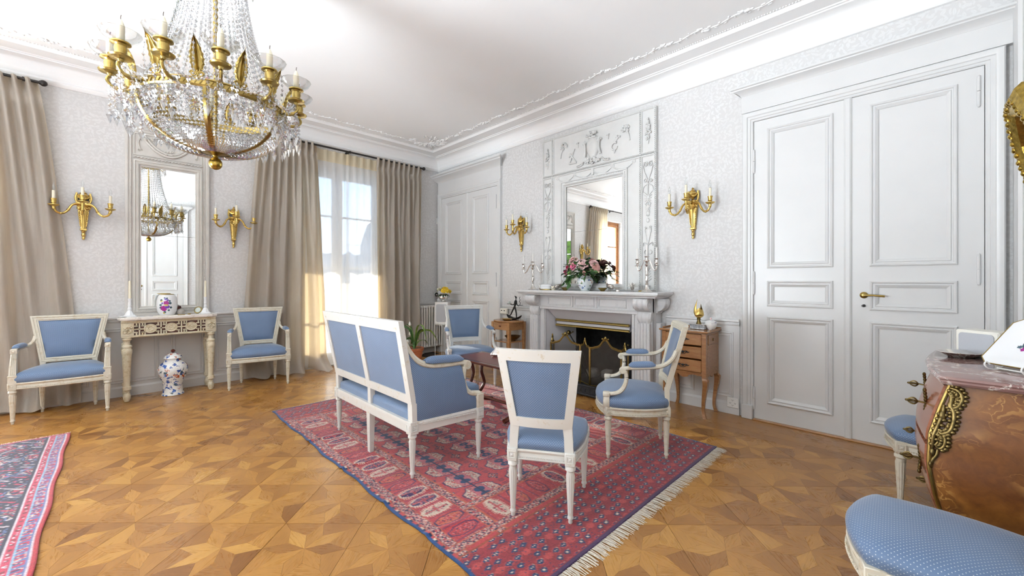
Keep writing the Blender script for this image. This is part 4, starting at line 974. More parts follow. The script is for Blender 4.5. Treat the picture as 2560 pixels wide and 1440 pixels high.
for s in (-1, 1):
    X0, X1 = LB + .005, LF                      # at the back, at the front
    xat = lambda y: s * (X0 + (X1 - X0) * (y + .26) / .51)
    top = spline([(-.362, 1.0), (-.335, .93), (-.295, .84), (-.235, .765), (-.165, .728), (-.08, .715), (.02, .712), (.10, .712), (.145, .704)], 5) if False else spline([Vector((0, y, z)) for y, z in ((-.362, 1.0), (-.335, .93), (-.295, .84), (-.235, .765), (-.165, .728), (-.08, .715), (.02, .712), (.10, .712), (.145, .704))], 5)
    topP = [Vector((xat(p.y), p.y, p.z)) for p in top]
    sec = [(.024 * math.cos(a), .021 * math.sin(a)) for a in [PI / 8 + i * PI / 4 for i in range(8)]]
    b = MB(); b.sweep(topP, sec); volute(b, (xat(.150), .150, .690), .032, .020)
    for dx in (-.011, .011): b.tube([p + Vector((dx, .004, .018)) for p in topP[:-4]], .0035, 5)
    b.build('arm', pw if False else 'cream_chair_paint', st, smooth=45)
    fr = spline([Vector((0, y, z)) for y, z in ((.128, .68), (.118, .62), (.120, .56), (.140, .51), (.178, .482), (.225, .472), (.255, .468))], 5)
    frP = [Vector((xat(p.y), p.y, p.z)) for p in fr]
    b = MB(); b.sweep(frP, sec)
    for dx in (-.011, .011): b.tube([p + Vector((dx, .016, .010)) for p in frP], .0035, 5)
    b.box(xat(.25) - .028, xat(.25) + .028, .222, .280, ZR1 - .01, .470, .003)
    for dx in (-.014, 0, .014): b.tube([(xat(.25) + dx, .281, ZR1 + .01), (xat(.25) + dx, .281, .455)], .004, 6)
    b.build('arm_support', 'cream_chair_paint', st, smooth=45)
    # padded side panel: outline between rail, back stile, arm and support
    N_ = 14
    def side(u, v, d):
        y_lo = -.262 - .105 * max(0, (0)) ; yb = -.250
        # bottom edge from back to front, top edge follows the arm then drops along the support
        yb_ = yb + (.235 - yb) * u; zb = ZR1 - .006
        q = min(u / .82, 1.0); k = q * (len(topP) - 6) ; i0 = int(k); fr_ = k - i0; pt = topP[i0].lerp(topP[min(i0 + 1, len(topP) - 1)], fr_)
        if u > .82:
            k2 = (u - .82) / .18 * (len(frP) - 6); j0 = int(k2); pt = frP[j0].lerp(frP[min(j0 + 1, len(frP) - 1)], k2 - j0); pt = Vector((pt.x, pt.y - .012, pt.z))
        else: pt = Vector((pt.x, pt.y, pt.z - .014))
        y = yb_ + (pt.y - yb_) * v; z = zb + (pt.z - zb) * v
        dm = (1 - (2 * u - 1) ** 4) * (1 - (2 * v - 1) ** 4)
        return (xat(y) + d * (.012 + .020 * dm), y, z)
    b = MB(); b.slab(26, N_, lambda u, v: side(u, v, 1), lambda u, v: side(u, v, -1)); b.build('side_panel', 'blue_fabric', st, smooth=60)
    b = MB(); arm_pad(b, (xat(-.175), -.178, .752), (xat(.115), .112, .736), .033, .036, 12); b.build('arm_pad', 'blue_fabric', st, smooth=60)
# ------------------------------------------------------------------ fireplace
fp = thing('fireplace', 'white veined marble fireplace with scrolled corbels and white hood', 'fireplace', (0, 0, 0))
XC = 3.415
def tri_side(x0, x1, y, prof):     # moulded edge on three sides: (inset, z)
    return [[(x0 + a, 0, z) for a, z in prof], [(x0 + a, y + a, z) for a, z in prof], [(x1 - a, y + a, z) for a, z in prof], [(x1 - a, 0, z) for a, z in prof]]
b = MB(); pr = [(.06, 1.112), (.045, 1.116), (.040, 1.128), (.020, 1.136), (.010, 1.144), (.010, 1.150), (0, 1.154), (0, 1.174), (.004, 1.178)]
R4 = tri_side(2.40, 4.43, -.37, pr); b.loft(R4, False, False); b.add([(2.404, 0, 1.178), (4.426, 0, 1.178), (4.426, -.366, 1.178), (2.404, -.366, 1.178)], [(0, 1, 2, 3)]); b.add([(2.46, 0, 1.112), (4.37, 0, 1.112), (4.37, -.31, 1.112), (2.46, -.31, 1.112)], [(3, 2, 1, 0)])
b.build('mantel_shelf', 'white_marble', fp, smooth=30)
b = MB(); b.box(2.56, 4.27, -.21, -.02, .965, 1.113, .003); b.box(2.70, 4.13, -.222, -.1, .926, .968, .006); b.box(2.70, 4.13, -.228, -.1, .955, .968, .004)
for a, c in ((2.84, 3.21), (3.27, 3.56), (3.62, 3.99)): b.frame(a, c, .985, 1.095, [(0, 0), (.002, .008), (.010, .010), (.014, .004), (.018, 0)], -.21)
for a in (3.235, 3.59): b.box(a - .014, a + .014, -.222, -.2, .97, 1.11, .004)
b.build('lintel', 'white_marble', fp, smooth=30)
def corbel(b, xc, hw, base, side=1):
    prof = [(.0, 1.108), (.125, 1.108), (.140, 1.095), (.147, 1.07), (.143, 1.04), (.128, 1.012), (.105, .99), (.085, .978), (.066, .972), (.050, .968), (.042, .960), (.042, .95)]
    def fn(u, v):
        k = v * (len(prof) - 1); i = min(int(k), len(prof) - 2); f = k - i; p = prof[i][0] * (1 - f) + prof[i + 1][0] * f; z = prof[i][1] * (1 - f) + prof[i + 1][1] * f
        lobe = abs(math.sin(u * 3 * PI)) ** .6 * .012 * min(1, p / .08)
        return (xc + (u * 2 - 1) * hw, -(base + max(0, p - .012) + lobe), z)
    b.slab(24, 22, fn, lambda u, v: (xc + (u * 2 - 1) * hw, -base + .03, fn(u, v)[2]))
    for s in (-1, 1):
        b.M = Matrix.Translation((xc + s * hw, -(base + .085), 1.045)) @ Matrix.Rotation(PI / 2, 4, 'Y'); b.lathe([(.05, -.004), (.05, .004), (.042, .006), (.036, .002), (.016, .002), (.014, .006), (0, .007)] if s > 0 else [(0, -.007), (.014, -.006), (.016, -.002), (.036, -.002), (.042, -.006), (.05, -.004), (.05, .004)], 20); b.M = None
    def leaf(u, v):
        z = .965 - .175 * v; w = hw * (1.02 if v < .3 else math.sqrt(max(0.02, 1 - ((v - .3) / .7) ** 2.2)) * 1.02)
        a = (u * 2 - 1); fl = .010 * abs(math.cos(a * 3.2 * PI / 2 * 1.0)) ; cur = .030 * math.sin(min(1, v * 1.15) * PI) * .8 + .022 * (1 - v)
        return (xc + a * w, -(base + .018 + cur + fl - .012 * a * a), z - .012 * abs(math.sin(a * 3 * PI / 2)) * v * 0 + .018 * a * a * v)
    b.slab(24, 16, leaf, lambda u, v: (leaf(u, v)[0], -base + .01, leaf(u, v)[2]))
def leg(b, x0, x1, base, front):
    b.box(x0 - .012, x1 + .012, -front - .012, -base, 0, .13, .005); b.box(x0, x1, -front + .05, -base, .13, .97, .002)
    n = 4; w = (x1 - x0) / n
    rr = []
    for z, k in ((.135, 1), (.84, .86)):
        ring = []
        for i in range(41):
            u = i / 40; ring.append((x0 + (x1 - x0) * (.5 + (u - .5) * k), -(front - .012 + .012 * abs(math.sin(u * n * PI)) ** .5), z))
        ring += [(x1 - (x1 - x0) * (1 - k) / 2, -base, z), (x0 + (x1 - x0) * (1 - k) / 2, -base, z)]
        rr.append(ring)
    b.loft(rr)
for x0, x1, s in ((2.535, 2.70, -1), (4.13, 4.295, 1)):
    b = MB(); leg(b, x0, x1, .19, .255); b.box(x0 + .004, x1 - .002, -.235, -.05, .94, 1.111, .002); b.build('pilaster', 'white_marble', fp, smooth=35)
    b = MB(); corbel(b, (x0 + x1) / 2, (x1 - x0) / 2, .20); b.build('corbel', 'white_marble', fp, smooth=45)
    b = MB(); j0, j1 = (2.60, 2.785) if s < 0 else (4.045, 4.23)
    b.box(j0, j1, -.20, -.02, 0, .966, .003); e = 2.772 if s < 0 else 4.058; b.box(min(e, e + s * .026), max(e, e + s * .026), -.212, -.19, 0, .95, .004); b.build('jamb', 'white_marble', fp, smooth=30)
    xs = 2.535 if s < 0 else 4.295
    b = MB(); b.box(min(xs - s * .04, xs), max(xs - s * .04, xs), -.2, 0, 0, 1.112, .002); b.build('side_slab', 'white_marble', fp, smooth=30)
    b = MB(); b.M = Matrix.Translation((xs, -.075, 0)) @ Matrix.Rotation(s * PI / 2, 4, 'Z')
    leg(b, -.062, .062, .0, .055); b.M = None; b.build('pilaster', 'white_marble', fp, smooth=35)
    b = MB(); b.M = Matrix.Translation((xs - s * .002, -.075, 0)) @ Matrix.Rotation(s * PI / 2, 4, 'Z') @ Matrix.Scale(.78, 4, (0, 1, 0)); corbel(b, 0, .062, .0, 1)
    b.M = None; b.build('corbel', 'white_marble', fp, smooth=45)
# firebox, hood, brass rails
b = MB()
b.slab(1, 1, lambda u, v: (2.785 + .20 * u, -.18 + .42 * u, .0 + v * .95), lambda u, v: (2.70 + .20 * u, -.10 + .42 * u, v * .95))
b.build('splayed_side', 'white_plaster', fp, smooth=None); b = MB()
b.slab(1, 1, lambda u, v: (4.045 - .20 * u, -.18 + .42 * u, .0 + v * .95), lambda u, v: (4.13 - .20 * u, -.10 + .42 * u, v * .95)); b.build('splayed_side', 'white_plaster', fp, smooth=None)
b = MB(); b.box(2.985, 3.845, .58, .6, 0, .8); b.box(2.965, 2.985, .22, .6, 0, .8); b.box(3.845, 3.865, .22, .6, 0, .8); b.box(2.965, 3.865, .10, .6, .78, .80); b.build('firebox', 'soot', fp, smooth=None)
b = MB(); b.slab(1, 1, lambda u, v: (2.80 + 1.23 * u + (.07 - .14 * u) * v, -.175 + .10 * v, .93 - .135 * v), lambda u, v: (2.80 + 1.23 * u + (.07 - .14 * u) * v, -.155 + .10 * v, .93 - .135 * v))
b.box(2.88, 3.95, -.075, -.055, .70, .80); b.slab(1, 1, lambda u, v: (2.88 + 1.07 * u, -.06 + .2 * v, .70 + .08 * v), lambda u, v: (2.88 + 1.07 * u, -.06 + .2 * v, .72 + .08 * v)); b.build('hood', 'white_plaster', fp, smooth=None)
for z in (.765, .698):
    b = MB(); b.loft([[(x, -.075 - h, zz) for h, zz in ((0, z), (.020, z + .002), (.026, z + .010), (.022, z + .022), (.012, z + .030), (0, z + .032))] for x in (2.875, 3.955)]); b.build('brass_rail', 'brass', fp, smooth=40)
b = MB(); b.box(2.72, 4.12, -.50, .6, .002, .010); b.build('hearth', 'cast_iron', fp, smooth=None)
r5 = random.Random(5)
for i in range(3):
    b = MB(); b.M = Matrix.Translation((3.22 + i * .20, .26 + .05 * (i % 2), .071)) @ Matrix.Rotation(r5.uniform(-.2, .2), 4, 'Z'); b.box(-.075, .075, -.08, .08, -.06, .06, .03); b.M = None; tag(b.build('log', 'log_stone', smooth=60), ['grey log stub at left behind the fire screen', 'grey log stub in the middle of the grate behind the screen', 'grey log stub at right behind the fire screen'][i], 'log', 'logs in the grate')
# fender
fd = thing('fender', 'low black cast iron fender with scrollwork on the hearth', 'fender', (0, 0, 0))
b = MB()
for (x0, x1, y0, y1) in ((2.86, 3.98, -.545, -.515), (2.86, 2.89, -.515, -.25), (3.95, 3.98, -.515, -.25)):
    b.box(x0, x1, y0, y1, .012, .118, .003); b.box(x0 - .012, x1 + .012, y0 - .012, y1 + .008, .012, .032, .004); b.box(x0 - .008, x1 + .008, y0 - .008, y1 + .006, .112, .128, .004)
for i in range(18):
    xx = 2.89 + i * .0615; b.tube([(xx + .024 * math.cos(t), -.547, .072 + .026 * math.sin(t)) for t in [k * PI / 6 for k in range(10)]], .004, 5); b.ball((xx + .03, -.547, .072), (.008, .004, .02), 6, 4)
b.build('fender_rail', 'cast_iron', fd, smooth=35)
# folding screen
sc = thing('fire_screen', 'folding brass fire screen with arched mesh panels', 'fire screen', (0, 0, .012))
folds = [(2.855, -.10), (2.905, -.235), (3.305, -.135), (3.515, -.235), (3.90, -.165), (4.03, -.24)]
def arch_z(t, w):
    big = w > .3
    u = abs(2 * t - 1); return .485 + (.10 if big else .05) * (0.5 + .5 * math.cos(min(1, u / .72) * PI)) + .012 * math.cos(u * 3 * PI) * (1 if u < .8 else 0)
for p, q in zip(folds[:-1], folds[1:]):
    p, q = Vector((*p, 0)), Vector((*q, 0)); w = (q - p).length; d = (q - p).normalized(); n = Vector((-d.y, d.x, 0)); p = p + d * .006; q = q - d * .006
    top = [p.lerp(q, t / 24) + Vector((0, 0, arch_z(t / 24, w))) for t in range(25)]
    b = MB()
    for off, r in ((0, .010), (-.015, .004)): b.tube([v + Vector((0, 0, off)) for v in top], r, 6)
    b.tube([p + Vector((0, 0, .0)), p + Vector((0, 0, .49))], .009, 6); b.tube([q + Vector((0, 0, .0)), q + Vector((0, 0, .49))], .009, 6); b.tube([p + Vector((0, 0, .03)), q + Vector((0, 0, .03))], .008, 6)
    c = p.lerp(q, .5); zt = arch_z(.5, w)
    if w > .3:
        b.ball(c + Vector((0, 0, zt + .01)), (.022, .014, .026), 10, 6); b.ball(c - n * .012 + Vector((0, 0, zt + .01)), .012, 8, 5)
        for s in (-1, 1): b.ball(c + d * s * .035 + Vector((0, 0, zt + .004)), .012, 8, 4)
    else:
        b.ball(c + Vector((0, 0, zt + .016)), (.010, .010, .03), 8, 5); b.ball(c + d * .012 + Vector((0, 0, zt)), .012, 6, 4); b.ball(c - d * .012 + Vector((0, 0, zt)), .012, 6, 4)
    fr = b.build('screen_frame', 'brass', sc, smooth=50)
    b = MB(); b.grid(24, 1, lambda u, v: p.lerp(q, u) + Vector((0, 0, .03 + v * (arch_z(u, w) - .03)))); b.build('mesh_panel', 'fire_mesh', fr, smooth=None, recalc=False)
ft = thing('fire_tongs', 'brass ball headed fire tongs leaning inside the fireplace', 'fire tongs', (3.02, .0, .012))
b = MB(); b.tube(spline([(0, 0, .60), (.06, .02, .50), (.12, .04, .42)], 5), .008, 8); b.tube(spline([(.12, .04, .42), (.10, .05, .36), (.16, .08, .22), (.24, .12, .0)], 5), .007, 6); b.tube(spline([(.12, .04, .42), (.17, .05, .39), (.22, .08, .24), (.26, .13, .0)], 5), .007, 6); b.ball((.12, .04, .42), .016, 8, 6); b.build('tong_arms', 'black_iron', ft)
b = MB(); b.ball((0, 0, .60), .03, 14, 10); b.tube([(.02, -.01, .58), (.075, -.015, .615)], .006, 8); b.ball((.078, -.015, .617), .011, 8, 6); b.build('knob', 'antique_brass', ft)
an = thing('andiron', 'iron andiron with small ball finials at right of the fire screen', 'andiron', (3.93, .02, .012))
b = MB(); b.tube([(0, 0, 0), (0, 0, .50)], .010, 8); b.tube([(0, 0, .08), (0, .3, .08)], .01, 8); b.tube([(0, .3, .08), (0, .3, 0)], .01, 8); b.tube([(-.05, 0, .51), (0, 0, .49), (.05, 0, .51)], .007, 6); b.build('shaft', 'black_iron', an)
b = MB(); [b.ball(c, .014, 8, 6) for c in ((-.05, 0, .525), (0, 0, .515), (.05, 0, .525))]; b.build('finial', 'antique_brass', an)

# ------------------------------------------------------------------ carved relief helpers
def rope(b, p0, p1, r=.009, pitch=.022):
    p0, p1 = Vector(p0), Vector(p1); d = (p1 - p0).normalized(); L = (p1 - p0).length; k = max(1, int(L / pitch))
    side = Vector((0, -1, 0)).cross(d)
    for i in range(k):
        c = p0.lerp(p1, (i + .5) / k); b.tube([c - d * pitch * .42 - side * r * .7, c + d * pitch * .42 + side * r * .7], [r * .75, r * .75], 6)
def cluster(b, c, rx, rz, n, rr, sd=0, r=.016):
    q = random.Random(sd)
    for i in range(n):
        a = q.uniform(0, 2 * PI); k = math.sqrt(q.random()); p = Vector(c) + Vector((rx * k * math.cos(a), -q.uniform(0, .014), rz * k * math.sin(a)))
        b.M = Matrix.Translation(p) @ Matrix.Rotation(q.uniform(0, PI), 4, 'Y'); b.ball((0, 0, 0), (r * q.uniform(.7, 1.2), r * .7, r * q.uniform(.4, .8)), 7, 4); b.M = None
def scroll(b, c, r, turns, r0, ang=0, sg=1, end=.2):
    pts = []
    for i in range(int(turns * 12) + 1):
        t = i / 12 * 2 * PI; k = 1 - (1 - end) * i / (turns * 12); pts.append(Vector(c) + Vector((r * k * math.cos(ang + sg * t), 0, r * k * math.sin(ang + sg * t))))
    b.tube(pts, [r0 * (1 - .5 * i / len(pts)) for i in range(len(pts))], 6)
def swag(b, p0, p1, drop, r=.007, n=14):
    p0, p1 = Vector(p0), Vector(p1)
    b.tube([p0.lerp(p1, i / n) + Vector((0, 0, -drop * (1 - (2 * i / n - 1) ** 2))) for i in range(n + 1)], [r * (.6 + .8 * (1 - (2 * i / n - 1) ** 2)) for i in range(n + 1)], 6)
def pendant(b, c, h, w, sd):
    cx, y, z = c; cluster(b, (cx, y, z), w, h * .34, 26, 0, sd, .015); cluster(b, (cx, y, z + h * .38), w * .45, h * .14, 9, 0, sd + 1, .012)
    b.tube([(cx, y, z - h * .2), (cx + .008, y, z - h * .36), (cx, y, z - h * .5)], [.010, .006, .003], 6); b.tube([(cx, y, z + h * .3), (cx, y, z + h * .52)], [.007, .003], 6)

# ------------------------------------------------------------------ trumeau mirror over the mantel
tm = thing('trumeau_mirror', 'tall white carved overmantel mirror with urn relief above the fireplace', 'mirror', (0, 0, 0))
TX0, TX1, TZ0, TZM, TZ1 = 2.60, 4.255, 1.18, 2.725, 3.245
CX0, CX1 = 2.785, 4.07; MX0, MX1, MZ0, MZ1 = 2.985, 3.855, 1.245, 2.56
T = -.040
b = MB()
b.box(TX0, TX1, T, -.002, TZM + .004, TZ1, .003)
for a, c, z0, z1 in ((TX0, MX0 + .02, TZ0, TZM), (MX1 - .02, TX1, TZ0, TZM), (MX0 + .02, MX1 - .02, MZ1 - .02, TZM), (MX0 + .02, MX1 - .02, TZ0, MZ0 + .02)): b.box(a, c, T, -.002, z0, z1)
b.build('backboard', 'trumeau_paint', tm, smooth=None)
b = MB()
for x0, x1, z0, z1 in ((TX0 + .012, CX0 - .012, TZM + .016, TZ1 - .012), (CX0 + .006, CX1 - .006, TZM + .016, TZ1 - .012), (CX1 + .012, TX1 - .012, TZM + .016, TZ1 - .012), (TX0 + .012, CX0 - .012, TZ0 + .01, TZM - .012), (CX1 + .012, TX1 - .012, TZ0 + .01, TZM - .012), (CX0 + .006, CX1 - .006, TZ0 + .01, TZM - .012)):
    b.frame(x0, x1, z0, z1, [(0, 0), (.001, .012), (.010, .014), (.014, .004), (.016, 0)], T)
b.build('fillet', 'trumeau_paint', tm, smooth=30)
b = MB()
for x in (TX0 + .006, CX0 - .002, CX1 + .002, TX1 - .006): rope(b, (x, T - .006, TZ0 + .01), (x, T - .006, TZ1 - .01))
for z in (TZ1 - .008, TZM + .012, TZM - .012): rope(b, (TX0 + .01, T - .006, z), (TX1 - .01, T - .006, z), .007, .018)
stuff(b.build('rope_moulding', 'trumeau_paint', tm, recalc=False))
b = MB(); y = T - .008; zc = 2.965; xc = 3.43
b.M = Matrix.Translation((xc, T, 0)) @ Matrix.Scale(.45, 4, (0, 1, 0))
b.lathe([(0, zc - .155), (.04, zc - .15), (.028, zc - .125), (.055, zc - .10), (.085, zc - .04), (.098, zc + .03), (.094, zc + .07), (.075, zc + .09), (.06, zc + .105), (.07, zc + .115), (.075, zc + .125), (0, zc + .125)], 24, mod=lambda a, z: 1 + (.04 * math.cos(16 * a) if z < zc - .02 else 0)); b.M = None
cluster(b, (xc, y - .02, zc + .155), .075, .045, 34, 0, 1, .018)
cluster(b, (xc, y - .01, zc - .165), .10, .04, 40, 0, 2, .018)
for s in (-1, 1):
    cluster(b, (xc + s * .105, y - .02, zc + .075), .022, .022, 9, 0, 3, .013); b.tube(spline([(xc + s * .105, y - .02, zc + .06), (xc + s * .10, y - .02, zc - .02), (xc + s * .115, y - .01, zc - .10)], 5), [.010] * 6 + [.016] * 5, 6)
    b.tube(spline([(xc + s * .06, y, zc - .17), (xc + s * .13, y - .01, zc - .15), (xc + s * .17, y, zc - .19), (xc + s * .23, y, zc - .20)], 5), .010, 6)
    for k in range(6): b.ball((xc + s * (.15 + .018 * k), y - .004, zc - .178 - .003 * k), (.006, .008, .018), 6, 4)
    b0 = b; b = MB()
    # smaller trophies, corner sprays
    sx = xc + s * .46
    cluster(b, (sx, y, zc + .12), .055, .04, 24, 0, 6 + s, .018); b.tube(spline([(sx, y, zc + .10), (sx + s * .035, y, zc + .04), (sx + s * .05, y, zc - .03)], 5), [.012] * 4 + [.007] * 7, 6)
    cluster(b, (xc + s * .225, y, zc + .105), .018, .014, 7, 0, 9, .010); b.tube([(xc + s * .225, y, zc + .10), (xc + s * .222, y, zc + .05)], [.006, .003], 5)
    b.build('flower_spray', 'trumeau_paint', tm, smooth=60, recalc=False); b = MB(); tx = xc + s * .31
    if s > 0: scroll(b, (tx, y, zc - .06), .05, .9, .014, 1, 1, .7); cluster(b, (tx + .045, y, zc + .04), .025, .02, 9, 0, 12, .012); b.tube([(tx - .02, y, zc - .02), (tx + .045, y, zc + .04)], .012, 6); b.tube([(tx, y, zc - .1), (tx - .005, y, zc - .14)], [.012, .004], 6)
    else:
        for p, q in (((tx - .06, zc - .14), (tx + .03, zc + .05)), ((tx - .05, zc + .0), (tx + .06, zc - .13)), ((tx - .06, zc - .04), (tx + .03, zc + .04)), ((tx - .04, zc - .13), (tx + .06, zc - .14))): b.tube([(p[0], y, p[1]), (q[0], y, q[1])], [.014, .007], 6)
    b.build('trophy_relief', 'trumeau_paint', tm, smooth=60, recalc=False); b = MB()
    pendant(b, (TX0 + .092 if s < 0 else TX1 - .092, y, zc + .01), .28, .035, 20 + s); b.build('flower_pendant', 'trumeau_paint', tm, smooth=60, recalc=False); b = b0
b.build('urn_relief', 'trumeau_paint', tm, smooth=60, recalc=False)
b = MB()     # frieze of swags over the glass, arabesques down both sides
zs = 2.655
for i in range(4):
    xa = CX0 + .08 + i * .28; swag(b, (xa, y, zs + .02), (xa + .28, y, zs + .02), .06)
for i in range(5): b.M = Matrix.Translation((CX0 + .08 + i * .28, T, zs + .025)) @ Matrix.Rotation(PI / 2, 4, 'X'); b.lathe([(0, 0), (.026, 0), (.026, .006), (.018, .010), (.012, .006), (.006, .014), (0, .015)], 14) if i != 2 else b.box(-.02, .02, -.055, .03, 0, .016, .004); b.M = None
for i in (0, 1):
    xa = (TX0 + CX0) / 2 if i == 0 else (TX1 + CX1) / 2
    for s in (-1, 1):
        scroll(b, (xa + s * .032, y, 2.61), .030, 1.6, .007, PI / 2 - s * .6, s, .25); b.tube(spline([(xa + s * .06, y, 2.60), (xa + s * .04, y, 2.52), (xa + s * .008, y, 2.44), (xa, y, 2.40)], 5), .006, 6)
        scroll(b, (xa + s * .03, y, 2.43), .024, 1.3, .006, 0, -s, .3)
        b.tube(spline([(xa, y, 2.39), (xa + s * .05, y, 2.36), (xa + s * .062, y, 2.30)], 5), .005, 6)
        for k in range(5): b.tube([(xa, y, 2.25 - k * .012), (xa + s * (.05 - k * .004), y, 2.30 - k * .035)], [.008, .004], 5); b.tube([(xa, y, 2.12), (xa + s * (.04 - .006 * k), y, 2.14 - .035 * k + .03)], [.007, .003], 5)
        b.tube(spline([(xa + s * .03, y, 1.90), (xa + s * .036, y, 1.86), (xa + s * .02, y, 1.80), (xa + s * .004, y, 1.72)], 5), .0055, 6); scroll(b, (xa + s * .028, y, 1.90), .015, 1.2, .005, 0, s, .3)
        b.tube(spline([(xa, y, 1.70), (xa + s * .05, y, 1.73), (xa + s * .055, y, 1.69)], 4), .005, 6)
        scroll(b, (xa + s * .022, y, 1.62), .026, .9, .005, 1.6, -s, .7)
        for k in range(7): b.tube([(xa, y, 1.30 + k * .028), (xa + s * (.042 - .0045 * k), y, 1.325 + k * .03)], [.006, .003], 5)
    b.tube([(xa, y, 2.40), (xa, y, 2.02)], [.006, .004], 5); b.tube([(xa, y, 1.75), (xa, y, 1.22)], .0045, 5)
    for zz in (2.24, 2.13, 2.06, 1.98): b.ball((xa, y, zz), (.02, .008, .026), 8, 5)
    b.M = Matrix.Translation((xa, T, 0)) @ Matrix.Scale(.4, 4, (0, 1, 0)); b.lathe([(0, 1.71), (.012, 1.72), (.026, 1.78), (.032, 1.85), (.036, 1.88), (0, 1.885)], 12); b.M = None
b.build('arabesque_relief', 'trumeau_paint', tm, smooth=60, recalc=False)
b = MB(); b.frame(MX0 - .055, MX1 + .055, MZ0 - .052, MZ1 + .055, [(0, 0), (.001, .022), (.014, .026), (.018, .014), (.030, .012), (.034, .024), (.046, .026), (.056, .012), (.062, .006), (.062, -.03)], T); b.build('mirror_frame', 'trumeau_paint', tm, smooth=30)
b = MB()
for p, q in (((MX0 - .03, MZ0), (MX0 - .03, MZ1)), ((MX1 + .03, MZ0), (MX1 + .03, MZ1)), ((MX0, MZ1 + .03), (MX1, MZ1 + .03)), ((MX0, MZ0 - .028), (MX1, MZ0 - .028))): b.beads((p[0], T - .016, p[1]), (q[0], T - .016, q[1]), .024, .008, 6, 4, el=(.009, .006, .009))
stuff(b.build('bead_moulding', 'trumeau_paint', tm, recalc=False))
for z0, z1 in ((MZ0 - .02, 1.935), (1.938, MZ1 + .02)):
    b = MB(); b.box(MX0 - .01, MX1 + .01, T + .012, T + .018, z0, z1); b.build('mirror_plate', 'mirror_glass', tm, smooth=None)

# ------------------------------------------------------------------ pier glass on the window wall
pg = thing('pier_mirror', 'narrow grey painted pier mirror with swag relief above the console table', 'mirror', (0, 0, 0), WALL_A)
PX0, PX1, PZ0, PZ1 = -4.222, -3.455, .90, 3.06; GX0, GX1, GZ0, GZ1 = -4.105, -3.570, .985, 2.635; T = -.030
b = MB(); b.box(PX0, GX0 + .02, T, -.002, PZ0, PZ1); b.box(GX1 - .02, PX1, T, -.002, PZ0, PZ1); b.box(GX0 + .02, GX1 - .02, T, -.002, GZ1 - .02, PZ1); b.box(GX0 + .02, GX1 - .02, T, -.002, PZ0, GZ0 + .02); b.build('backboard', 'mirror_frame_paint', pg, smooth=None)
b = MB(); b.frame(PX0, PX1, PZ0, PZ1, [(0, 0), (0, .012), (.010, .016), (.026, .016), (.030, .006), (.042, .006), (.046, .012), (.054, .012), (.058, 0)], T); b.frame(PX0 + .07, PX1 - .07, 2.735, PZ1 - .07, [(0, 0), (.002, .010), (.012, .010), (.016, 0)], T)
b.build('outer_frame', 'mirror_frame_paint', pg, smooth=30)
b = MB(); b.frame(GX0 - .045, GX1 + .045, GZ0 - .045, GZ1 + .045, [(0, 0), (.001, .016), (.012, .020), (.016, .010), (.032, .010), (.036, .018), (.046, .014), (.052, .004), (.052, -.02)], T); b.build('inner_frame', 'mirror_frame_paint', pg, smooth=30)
b = MB()
for x in (PX0 + .05, PX1 - .05): b.beads((x, T - .012, PZ0 + .05), (x, T - .012, 2.70), .02, .006, 6, 4)
rope(b, (GX0 - .05, T - .012, 2.712), (GX1 + .05, T - .012, 2.712), .010, .03); rope(b, (GX0 - .02, T - .016, GZ0 - .03), (GX1 + .02, T - .016, GZ0 - .03), .007, .02)
stuff(b.build('rope_moulding', 'mirror_frame_paint', pg, recalc=False))
b = MB(); y = T - .006; xc = (PX0 + PX1) / 2
for r in (0, .028): swag(b, (xc - .24 + r, y, 2.965), (xc + .24 - r, y, 2.965), .20 - r, .013, 20)
swag(b, (xc - .20, y, 2.95), (xc + .20, y, 2.93), .02, .006)
cluster(b, (xc, y, 2.81), .05, .028, 26, 0, 31, .013); cluster(b, (xc - .14, y, 2.94), .08, .018, 16, 0, 32, .012)
for s in (-1, 1):
    b.ball((xc + s * .245, y, 2.965), (.02, .012, .02), 8, 5); b.tube(spline([(xc + s * .25, y, 2.95), (xc + s * .27, y, 2.88), (xc + s * .255, y, 2.80)], 5), .007, 6); scroll(b, (xc + s * .26, y, 2.795), .022, 1.2, .005)
b.build('swag_relief', 'mirror_frame_paint', pg, smooth=60, recalc=False)
for z0, z1 in ((GZ0 - .02, 1.83), (1.8325, GZ1 + .02)):
    b = MB(); b.box(GX0 - .01, GX1 + .01, T + .010, T + .016, z0, z1); b.build('mirror_plate', 'mirror_glass', pg, smooth=None)

# ------------------------------------------------------------------ console table (local frame of the fireplace wall, turned)
ct = thing('console_table', 'painted console table with pierced fret apron and pale marble top', 'console table', (0, 0, 0), WALL_A)
cx0, cx1, cyf = -4.285, -3.405, -.385
b = MB(); pr = [(.014, .872), (.004, .876), (0, .884), (0, .896), (.004, .903), (.010, .906)]
pl = [(cx0, -.036), (cx0, -.30), (cx0 + .02, -.37), (cx0 + .07, cyf - .015), (cx1 - .07, cyf - .015), (cx1 - .02, -.37), (cx1, -.30), (cx1, -.036)]
b.loft([[(x + (a if x < -3.845 else -a), y + a * .6, z) for x, y in pl] for a, z in pr]); b.build('top', 'cream_marble', ct, smooth=30)
b = MB(); ax0, ax1 = cx0 + .03, cx1 - .03
b.box(ax0, ax1, -.372, -.05, .852, .873, .005)
for p in ((ax0, ax1, -.365, -.345, .690, .712), (ax0, ax1, -.365, -.345, .840, .853)): b.box(*p, .003)
for x0 in (ax0, ax1 - .1): b.box(x0, x0 + .1, -.365, -.345, .705, .845)
for xx in (ax0, ax1 - .02): b.box(xx, xx + .02, -.345, -.04, .690, .853, .002)
fx0, fx1, fz0, fz1 = ax0 + .1, ax1 - .1, .712, .840
nu = 7; uw = (fx1 - fx0) / nu; zc = (fz0 + fz1) / 2; t_ = .0062
